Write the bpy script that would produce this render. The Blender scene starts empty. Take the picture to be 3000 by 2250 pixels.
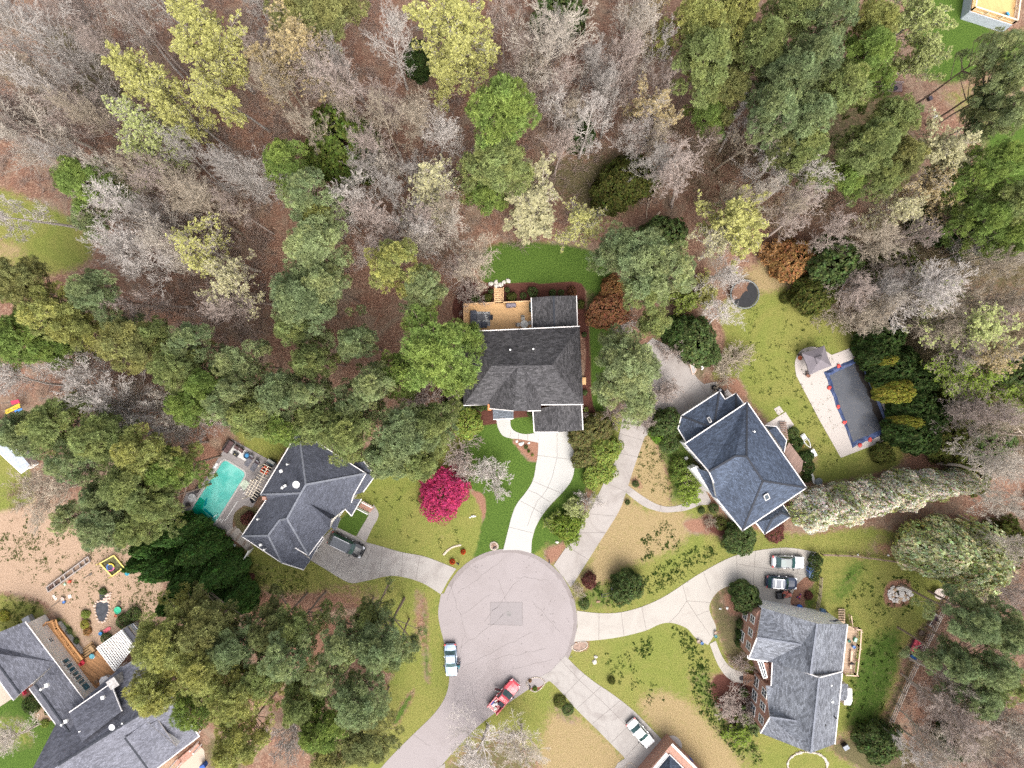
import bpy, bmesh, math, random
import numpy as np
from mathutils import Vector, Matrix

# ------------------------------------------------------------------ camera, sky, sun, exposure
scene = bpy.context.scene
COL = scene.collection
CAM_H = 100.0            # drone height in metres: straight down, 150 m of ground across the frame
PXM = 20.0               # photograph pixels per metre on the ground
cam_d = bpy.data.cameras.new("drone_camera")
cam_d.sensor_width = 36.0
cam_d.lens = 24.0
cam_d.clip_end = 2000.0
cam = bpy.data.objects.new("drone_camera", cam_d)
cam.location = (0, 0, CAM_H)
COL.objects.link(cam)
scene.camera = cam

SUN_EL, SUN_AZ = 57.0, 158.0      # azimuth clockwise from image-top
world = bpy.data.worlds.new("World")
scene.world = world
world.use_nodes = True
wn = world.node_tree
wn.nodes.clear()
sky = wn.nodes.new("ShaderNodeTexSky")
sky.sky_type = 'NISHITA'
sky.sun_disc = False
sky.sun_elevation = math.radians(SUN_EL)
sky.sun_rotation = math.radians(SUN_AZ)
sky.air_density = 1.0
sky.dust_density = 6.0
sky.ozone_density = 1.0
hs = wn.nodes.new("ShaderNodeHueSaturation")
hs.inputs["Saturation"].default_value = 0.35
bg = wn.nodes.new("ShaderNodeBackground")
bg.inputs["Strength"].default_value = 0.15
wo = wn.nodes.new("ShaderNodeOutputWorld")
wn.links.new(sky.outputs[0], hs.inputs["Color"])
wn.links.new(hs.outputs[0], bg.inputs["Color"])
wn.links.new(bg.outputs[0], wo.inputs["Surface"])
sun_d = bpy.data.lights.new("sun", 'SUN')
sun_d.energy = 0.8
sun_d.angle = math.radians(40)
sun_d.color = (1.0, 0.96, 0.9)
sun = bpy.data.objects.new("sun", sun_d)
COL.objects.link(sun)
_d = Vector((math.sin(math.radians(SUN_AZ)) * math.cos(math.radians(SUN_EL)),
             math.cos(math.radians(SUN_AZ)) * math.cos(math.radians(SUN_EL)),
             math.sin(math.radians(SUN_EL))))
sun.rotation_euler = (-_d).to_track_quat('-Z', 'Y').to_euler()
scene.view_settings.view_transform = 'Standard'
scene.view_settings.look = 'None'
scene.view_settings.gamma = 1.0
scene.view_settings.exposure = 1.18
scene.cycles.max_bounces = 6
scene.cycles.diffuse_bounces = 4
scene.cycles.glossy_bounces = 2
scene.cycles.transmission_bounces = 3
scene.cycles.transparent_max_bounces = 4
scene.cycles.use_denoising = False


def W(px, py, h=0.0):
    """a point of the photograph at height h, as a place in the world"""
    k = (1.0 - h / CAM_H) / PXM
    return Vector(((px - 1500.0) * k, (1125.0 - py) * k, h))


# ------------------------------------------------------------------ materials
class NT:
    def __init__(self, name):
        self.m = bpy.data.materials.new(name)
        self.m.use_nodes = True
        self.t = self.m.node_tree
        self.t.nodes.clear()
        self.out = self.t.nodes.new("ShaderNodeOutputMaterial")

    def n(self, kind, **kw):
        nd = self.t.nodes.new(kind)
        for k, v in kw.items():
            setattr(nd, k, v)
        return nd

    def link(self, a, b):
        self.t.links.new(a, b)

    def put(self, sock, v):
        if hasattr(v, "is_output") or isinstance(v, bpy.types.NodeSocket):
            self.link(v, sock)
        else:
            sock.default_value = v

    def noise(self, scale, detail=4.0, rough=0.6, vec=None, dist=0.0):
        nd = self.n("ShaderNodeTexNoise")
        nd.inputs["Scale"].default_value = scale
        nd.inputs["Detail"].default_value = detail
        nd.inputs["Roughness"].default_value = rough
        nd.inputs["Distortion"].default_value = dist
        if vec is not None:
            self.link(vec, nd.inputs["Vector"])
        return nd.outputs["Fac"]

    def ramp(self, fac, lo, hi, a=0.0, b=1.0):
        nd = self.n("ShaderNodeMapRange")
        nd.interpolation_type = 'SMOOTHSTEP'
        self.put(nd.inputs[0], fac)
        nd.inputs[1].default_value = lo
        nd.inputs[2].default_value = hi
        nd.inputs[3].default_value = a
        nd.inputs[4].default_value = b
        return nd.outputs[0]

    def mix(self, fac, a, b, mode='MIX'):
        nd = self.n("ShaderNodeMix", data_type='RGBA', blend_type=mode)
        self.put(nd.inputs[0], fac)
        for s, v in ((nd.inputs[6], a), (nd.inputs[7], b)):
            if isinstance(v, tuple):
                s.default_value = (*v, 1.0) if len(v) == 3 else v
            else:
                self.link(v, s)
        return nd.outputs[2]

    def math(self, op, a, b=0.0):
        nd = self.n("ShaderNodeMath", operation=op)
        self.put(nd.inputs[0], a)
        self.put(nd.inputs[1], b)
        return nd.outputs[0]

    def coords(self, kind="Object"):
        return self.n("ShaderNodeTexCoord").outputs[kind]

    def world(self):
        return self.n("ShaderNodeNewGeometry").outputs["Position"]

    def finish(self, color, rough=0.8, metal=0.0, spec=0.3, bump=None, bump_d=0.02, bump_s=0.5):
        p = self.n("ShaderNodeBsdfPrincipled")
        if isinstance(color, tuple):
            p.inputs["Base Color"].default_value = (*color, 1.0)
        else:
            self.link(color, p.inputs["Base Color"])
        self.put(p.inputs["Roughness"], rough)
        p.inputs["Metallic"].default_value = metal
        p.inputs["Specular IOR Level"].default_value = spec
        if bump is not None:
            b = self.n("ShaderNodeBump")
            b.inputs["Strength"].default_value = bump_s
            b.inputs["Distance"].default_value = bump_d
            self.link(bump, b.inputs["Height"])
            self.link(b.outputs[0], p.inputs["Normal"])
        self.link(p.outputs[0], self.out.inputs["Surface"])
        return self.m


MATS = {}


def plain(name, col, rough=0.6, metal=0.0, var=0.18, scale=3.0, spec=0.3):
    """one colour with uneven wear"""
    if name in MATS:
        return MATS[name]
    t = NT(name)
    n1 = t.noise(scale, 5, 0.65, t.world())
    f = t.ramp(n1, 0.3, 0.7)
    a = tuple(max(0.0, c * (1 - var)) for c in col)
    b = tuple(min(1.0, c * (1 + var)) for c in col)
    MATS[name] = t.finish(t.mix(f, a, b), rough, metal, spec)
    return MATS[name]


def leaf_mat(name, trans=0.4, fine=0.25):
    """colour of the plant (object colour) times the tone of each leaf"""
    t = NT(name)
    oi = t.n("ShaderNodeObjectInfo")
    at = t.n("ShaderNodeAttribute", attribute_name="tone")
    c = t.mix(1.0, oi.outputs["Color"], at.outputs["Color"], 'MULTIPLY')
    d = t.n("ShaderNodeBsdfDiffuse")
    t.link(c, d.inputs["Color"])
    tr = t.n("ShaderNodeBsdfTranslucent")
    t.link(c, tr.inputs["Color"])
    ms = t.n("ShaderNodeMixShader")
    ms.inputs[0].default_value = trans
    t.link(d.outputs[0], ms.inputs[1])
    t.link(tr.outputs[0], ms.inputs[2])
    t.link(ms.outputs[0], t.out.inputs["Surface"])
    return t.m


def bark_mat(name):
    t = NT(name)
    oi = t.n("ShaderNodeObjectInfo")
    n1 = t.noise(4.0, 5, 0.7, t.world())
    c = t.mix(t.ramp(n1, 0.3, 0.7), (0.7, 0.68, 0.66), (1.15, 1.13, 1.1))
    return t.finish(t.mix(1.0, oi.outputs["Color"], c, 'MULTIPLY'), 0.9, spec=0.15)


def roof_mat(name, col, speck=0.35, course=0.35, warm=0.0):
    """asphalt shingles: UVs run along the eave and up the slope, in metres"""
    t = NT(name)
    uv = t.n("ShaderNodeUVMap").outputs[0]
    br = t.n("ShaderNodeTexBrick")
    br.inputs["Scale"].default_value = 1.0
    br.inputs["Brick Width"].default_value = 0.46
    br.inputs["Row Height"].default_value = 0.21
    br.inputs["Mortar Size"].default_value = 0.012
    br.inputs["Bias"].default_value = 0.0
    t.link(uv, br.inputs["Vector"])
    br.inputs["Color1"].default_value = (*[c * (1 - course) for c in col], 1)
    br.inputs["Color2"].default_value = (*[c * (1 + course) for c in col], 1)
    br.inputs["Mortar"].default_value = (*[c * 0.45 for c in col], 1)
    n1 = t.noise(6.0, 6, 0.75, uv)
    c = t.mix(t.ramp(n1, 0.35, 0.68), (1 - speck,) * 3, (1 + speck + warm, 1 + speck, 1 + speck - warm))
    c = t.mix(1.0, br.outputs["Color"], c, 'MULTIPLY')
    n2 = t.noise(0.22, 4, 0.6, t.world(), 0.6)
    c = t.mix(1.0, c, t.mix(t.ramp(n2, 0.35, 0.7), (0.86, 0.86, 0.88), (1.12, 1.12, 1.12)), 'MULTIPLY')
    MATS[name] = t.finish(c, 0.75, spec=0.35, bump=br.outputs["Fac"], bump_d=0.012, bump_s=0.4)
    return MATS[name]


def concrete_mat(name, col, stain=0.2, stain_col=(0.30, 0.25, 0.23), scale=0.25):
    t = NT(name)
    w = t.world()
    n1 = t.noise(scale, 6, 0.7, w, 1.2)
    n2 = t.noise(9.0, 4, 0.7, w)
    n3 = t.noise(1.3, 6, 0.8, w, 0.5)
    c = t.mix(t.ramp(n1, 0.42, 0.75, 0, stain), col, stain_col)
    c = t.mix(t.ramp(n3, 0.5, 0.8, 0, stain * 0.8), c, tuple(x * 0.6 for x in col))
    c = t.mix(1.0, c, t.mix(n2, (0.88,) * 3, (1.1,) * 3), 'MULTIPLY')
    MATS[name] = t.finish(c, 0.9, spec=0.15, bump=n2, bump_d=0.004, bump_s=0.3)
    return MATS[name]


def plank_mat(name, col, width=0.14, angle=0.0, contrast=0.3, var=0.2):
    t = NT(name)
    mp = t.n("ShaderNodeMapping")
    mp.inputs["Rotation"].default_value = (0, 0, math.radians(angle))
    t.link(t.world(), mp.inputs["Vector"])
    br = t.n("ShaderNodeTexBrick")
    br.inputs["Scale"].default_value = 1.0
    br.inputs["Brick Width"].default_value = 3.6
    br.inputs["Row Height"].default_value = width
    br.inputs["Mortar Size"].default_value = 0.008
    t.link(mp.outputs[0], br.inputs["Vector"])
    br.inputs["Color1"].default_value = (*[c * (1 - var) for c in col], 1)
    br.inputs["Color2"].default_value = (*[c * (1 + var) for c in col], 1)
    br.inputs["Mortar"].default_value = (*[c * (1 - contrast) for c in col], 1)
    n = t.noise(1.2, 6, 0.7, t.world(), 0.4)
    c = t.mix(1.0, br.outputs["Color"], t.mix(n, (0.82,) * 3, (1.14,) * 3), 'MULTIPLY')
    MATS[name] = t.finish(c, 0.8, spec=0.2)
    return MATS[name]


def brick_mat(name, col):
    t = NT(name)
    uv = t.n("ShaderNodeUVMap").outputs[0]
    br = t.n("ShaderNodeTexBrick")
    br.inputs["Scale"].default_value = 1.0
    br.inputs["Brick Width"].default_value = 0.22
    br.inputs["Row Height"].default_value = 0.075
    br.inputs["Mortar Size"].default_value = 0.008
    t.link(uv, br.inputs["Vector"])
    br.inputs["Color1"].default_value = (*[c * 0.75 for c in col], 1)
    br.inputs["Color2"].default_value = (*[c * 1.25 for c in col], 1)
    br.inputs["Mortar"].default_value = (0.42, 0.38, 0.34, 1)
    MATS[name] = t.finish(br.outputs["Color"], 0.9, spec=0.1)
    return MATS[name]


def glass_mat(name, col, rough=0.08):
    t = NT(name)
    n = t.noise(0.8, 3, 0.5, t.world())
    MATS[name] = t.finish(t.mix(t.ramp(n, 0.35, 0.65), tuple(c * 0.7 for c in col), tuple(c * 1.4 for c in col)), rough, spec=0.8)
    return MATS[name]


M_LEAF = leaf_mat("leaves")
M_BARK = bark_mat("bark")
M_WHITE = plain("white_trim", (0.78, 0.77, 0.75), 0.5, var=0.06)
M_GLASS = glass_mat("window_glass", (0.02, 0.035, 0.05))
M_CARGLASS = glass_mat("car_glass", (0.025, 0.06, 0.06), 0.04)
M_BLACK = plain("black_rubber", (0.02, 0.02, 0.022), 0.7)
M_CHROME = plain("bright_metal", (0.6, 0.6, 0.62), 0.25, 0.9)
M_CONC = concrete_mat("pale_concrete", (0.40, 0.39, 0.37), 0.12)
M_CONC2 = concrete_mat("worn_concrete", (0.33, 0.30, 0.28), 0.55, (0.205, 0.175, 0.16))
M_POOLDECK = concrete_mat("cream_pool_deck", (0.43, 0.385, 0.355), 0.15, (0.45, 0.38, 0.34))
M_STONEDECK = concrete_mat("grey_stone_deck", (0.27, 0.245, 0.24), 0.4, (0.17, 0.155, 0.15), 0.6)
M_JOINT = plain("joint_line", (0.14, 0.12, 0.11), 0.95)
M_CRACK = plain("crack_line", (0.17, 0.15, 0.145), 0.95)
M_BRICK = brick_mat("red_brick", (0.34, 0.15, 0.10))
M_STONE = plain("stone", (0.5, 0.47, 0.42), 0.9, var=0.3, scale=4)


# ------------------------------------------------------------------ mesh builder
class MB:
    def __init__(self):
        self.v, self.f, self.mi = [], [], []

    def add(self, verts, faces, m=0):
        o = len(self.v)
        self.v.extend([tuple(p) for p in verts])
        for fc in faces:
            self.f.append(tuple(i + o for i in fc))
            self.mi.append(m)
        return self

    def poly(self, pts, m=0):
        return self.add(pts, [tuple(range(len(pts)))], m)

    def box(self, c, s, rz=0.0, m=0, taper=1.0):
        cx, cy, cz = c
        sx, sy, sz = s[0] / 2, s[1] / 2, s[2] / 2
        co, si = math.cos(rz), math.sin(rz)
        vs = []
        for z, k in ((-sz, 1.0), (sz, taper)):
            for x, y in ((-sx, -sy), (sx, -sy), (sx, sy), (-sx, sy)):
                x, y = x * k, y * k
                vs.append((cx + x * co - y * si, cy + x * si + y * co, cz + z))
        return self.add(vs, [(3, 2, 1, 0), (4, 5, 6, 7), (0, 1, 5, 4), (1, 2, 6, 5), (2, 3, 7, 6), (3, 0, 4, 7)], m)

    def beam(self, a, b, w, h, m=0):
        """a square bar from a to b"""
        a, b = Vector(a), Vector(b)
        d = (b - a).normalized()
        up = Vector((0, 0, 1)) if abs(d.z) < 0.95 else Vector((1, 0, 0))
        s = d.cross(up).normalized() * (w / 2)
        u = s.cross(d).normalized() * (h / 2)
        vs = [p + q for p in (a, b) for q in (-s - u, s - u, s + u, -s + u)]
        return self.add(vs, [(0, 1, 2, 3), (7, 6, 5, 4), (0, 4, 5, 1), (1, 5, 6, 2), (2, 6, 7, 3), (3, 7, 4, 0)], m)

    def prism(self, pts, z0, z1, m=0, mtop=None, bottom=True):
        n = len(pts)
        pts = [(p[0], p[1]) for p in pts]
        if sum(pts[i - 1][0] * pts[i][1] - pts[i][0] * pts[i - 1][1] for i in range(n)) < 0:
            pts = pts[::-1]
        vs = [(x, y, z0) for x, y in pts] + [(x, y, z1) for x, y in pts]
        fs = [(i, (i + 1) % n, n + (i + 1) % n, n + i) for i in range(n)]
        self.add(vs, fs, m)
        self.add([(x, y, z1) for x, y in pts], [tuple(range(n))], m if mtop is None else mtop)
        if bottom:
            self.add([(x, y, z0) for x, y in pts], [tuple(range(n))[::-1]], m)
        return self

    def tube(self, path, radii, n=6, m=0, cap=True):
        path = [Vector(p) for p in path]
        if not hasattr(radii, "__len__"):
            radii = [radii] * len(path)
        o = len(self.v)
        for i, p in enumerate(path):
            d = (path[min(i + 1, len(path) - 1)] - path[max(i - 1, 0)]).normalized()
            a = d.cross(Vector((0.31, 0.17, 0.93)) if abs(d.z) < 0.9 else Vector((1, 0.1, 0))).normalized()
            b = d.cross(a)
            for k in range(n):
                an = 2 * math.pi * k / n
                self.v.append(tuple(p + (a * math.cos(an) + b * math.sin(an)) * radii[i]))
        for i in range(len(path) - 1):
            for k in range(n):
                self.f.append((o + i * n + k, o + i * n + (k + 1) % n, o + (i + 1) * n + (k + 1) % n, o + (i + 1) * n + k))
                self.mi.append(m)
        if cap:
            self.f.append(tuple(o + k for k in range(n))[::-1]); self.mi.append(m)
            e = o + (len(path) - 1) * n
            self.f.append(tuple(e + k for k in range(n))); self.mi.append(m)
        return self

    def cyl(self, c, r, h, n=16, m=0, r2=None):
        r2 = r if r2 is None else r2
        return self.tube([(c[0], c[1], c[2]), (c[0], c[1], c[2] + h)], [r, r2], n, m)

    def lathe(self, c, prof, n=16, m=0):
        """prof: (radius, z) pairs from the bottom up"""
        o = len(self.v)
        for r, z in prof:
            for k in range(n):
                an = 2 * math.pi * k / n
                self.v.append((c[0] + r * math.cos(an), c[1] + r * math.sin(an), c[2] + z))
        for i in range(len(prof) - 1):
            for k in range(n):
                self.f.append((o + i * n + k, o + i * n + (k + 1) % n, o + (i + 1) * n + (k + 1) % n, o + (i + 1) * n + k))
                self.mi.append(m)
        e = o + (len(prof) - 1) * n
        self.f.append(tuple(e + k for k in range(n))); self.mi.append(m)
        self.f.append(tuple(o + k for k in range(n))[::-1]); self.mi.append(m)
        return self

    def lump(self, c, r, seed=0, m=0, seg=8, rough=0.2):
        """an uneven rounded lump (rock, bag)"""
        rg = random.Random(seed)
        rings = seg // 2 + 1
        o = len(self.v)
        for i in range(rings + 1):
            th = math.pi * i / rings
            for k in range(seg):
                ph = 2 * math.pi * k / seg
                q = 1 + rg.uniform(-rough, rough)
                self.v.append((c[0] + r[0] * q * math.sin(th) * math.cos(ph), c[1] + r[1] * q * math.sin(th) * math.sin(ph),
                               c[2] + r[2] * (1 + rg.uniform(-rough, rough) * 0.5) * math.cos(th)))
        for i in range(rings):
            for k in range(seg):
                self.f.append((o + i * seg + k, o + (i + 1) * seg + k, o + (i + 1) * seg + (k + 1) % seg, o + i * seg + (k + 1) % seg))
                self.mi.append(m)
        return self

    def mesh(self, name, mats, origin=(0, 0, 0), smooth=False, slope_uv=False):
        me = bpy.data.meshes.new(name)
        ox, oy, oz = origin
        me.from_pydata([(x - ox, y - oy, z - oz) for x, y, z in self.v], [], self.f)
        for mm in (mats if isinstance(mats, (list, tuple)) else [mats]):
            me.materials.append(mm)
        me.polygons.foreach_set("material_index", self.mi)
        if smooth:
            me.polygons.foreach_set("use_smooth", [True] * len(self.f))
        if slope_uv:
            uv = me.uv_layers.new(name="UVMap")
            for p in me.polygons:
                n = p.normal
                u = Vector((0, 0, 1)).cross(n)
                u = u.normalized() if u.length > 1e-3 else Vector((1, 0, 0))
                v = n.cross(u)
                for li in p.loop_indices:
                    co = me.vertices[me.loops[li].vertex_index].co
                    uv.data[li].uv = (co.dot(u) + ox * u.x + oy * u.y, co.dot(v) + ox * v.x + oy * v.y)
        me.update()
        return me

    def out(self, name, mats, parent=None, origin=None, smooth=False, slope_uv=False):
        """link as one object; inside a parent the points are taken as world points unless the parent is turned"""
        if origin is None:
            origin = (0, 0, 0)
        me = self.mesh(name, mats, origin, smooth, slope_uv)
        o = bpy.data.objects.new(name, me)
        COL.objects.link(o)
        if parent is not None:
            o.parent = parent
        return o


def tag(o, label=None, cat=None, group=None, kind=None):
    if label: o["label"] = label
    if cat: o["category"] = cat
    if group: o["group"] = group
    if kind: o["kind"] = kind
    return o


def thing(name, label, cat, loc=(0, 0, 0), rz=0.0, group=None):
    o = bpy.data.objects.new(name, None)
    o.empty_display_size = 0.3
    COL.objects.link(o)
    o.location = loc
    o.rotation_euler = (0, 0, rz)
    return tag(o, label, cat, group)


def single(mb, name, mats, label, cat, loc=None, rz=0.0, group=None, smooth=False):
    """a thing that is one mesh, its points local to loc"""
    o = mb.out(name, mats, smooth=smooth)
    if loc is not None:
        o.location = loc
        o.rotation_euler = (0, 0, rz)
    return tag(o, label, cat, group)


def dup(root, loc, rz=0.0, label=None, scale=None):
    r = root.copy()
    COL.objects.link(r)
    r.location = loc
    r.rotation_euler = (0, 0, rz)
    if scale is not None:
        r.scale = scale
    if label:
        r["label"] = label
    for ch in list(root.children):
        c = ch.copy()
        COL.objects.link(c)
        c.parent = r
        for g in list(ch.children):
            d = g.copy()
            COL.objects.link(d)
            d.parent = c
    return r


def smooth_path(pts, n=6, closed=False):
    """Catmull-Rom through the points"""
    P_ = [Vector((p[0], p[1], 0)) for p in pts]
    N = len(P_)
    res = []
    rng = range(N) if closed else range(N - 1)
    for i in rng:
        if closed:
            a, b, c, d = P_[(i - 1) % N], P_[i], P_[(i + 1) % N], P_[(i + 2) % N]
        else:
            a, b, c, d = P_[max(i - 1, 0)], P_[i], P_[i + 1], P_[min(i + 2, N - 1)]
        for k in range(n):
            t = k / n
            res.append(0.5 * ((2 * b) + (c - a) * t + (2 * a - 5 * b + 4 * c - d) * t * t + (3 * b - a - 3 * c + d) * t ** 3))
    if not closed:
        res.append(P_[-1])
    return [(p.x, p.y) for p in res]


def inset(poly, d):
    """move every edge of a polygon inwards by d"""
    n = len(poly)
    area = sum(poly[i - 1][0] * poly[i][1] - poly[i][0] * poly[i - 1][1] for i in range(n))
    sg = 1.0 if area > 0 else -1.0
    res = []
    for i in range(n):
        a, b, c = Vector(poly[i - 1][:2]), Vector(poly[i][:2]), Vector(poly[(i + 1) % n][:2])
        d1, d2 = (b - a).normalized(), (c - b).normalized()
        n1 = Vector((-d1.y, d1.x)) * sg
        n2 = Vector((-d2.y, d2.x)) * sg
        k = 1 + n1.dot(n2)
        res.append(tuple(b + (n1 + n2) * (d / max(k, 0.3))))
    return res
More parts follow.
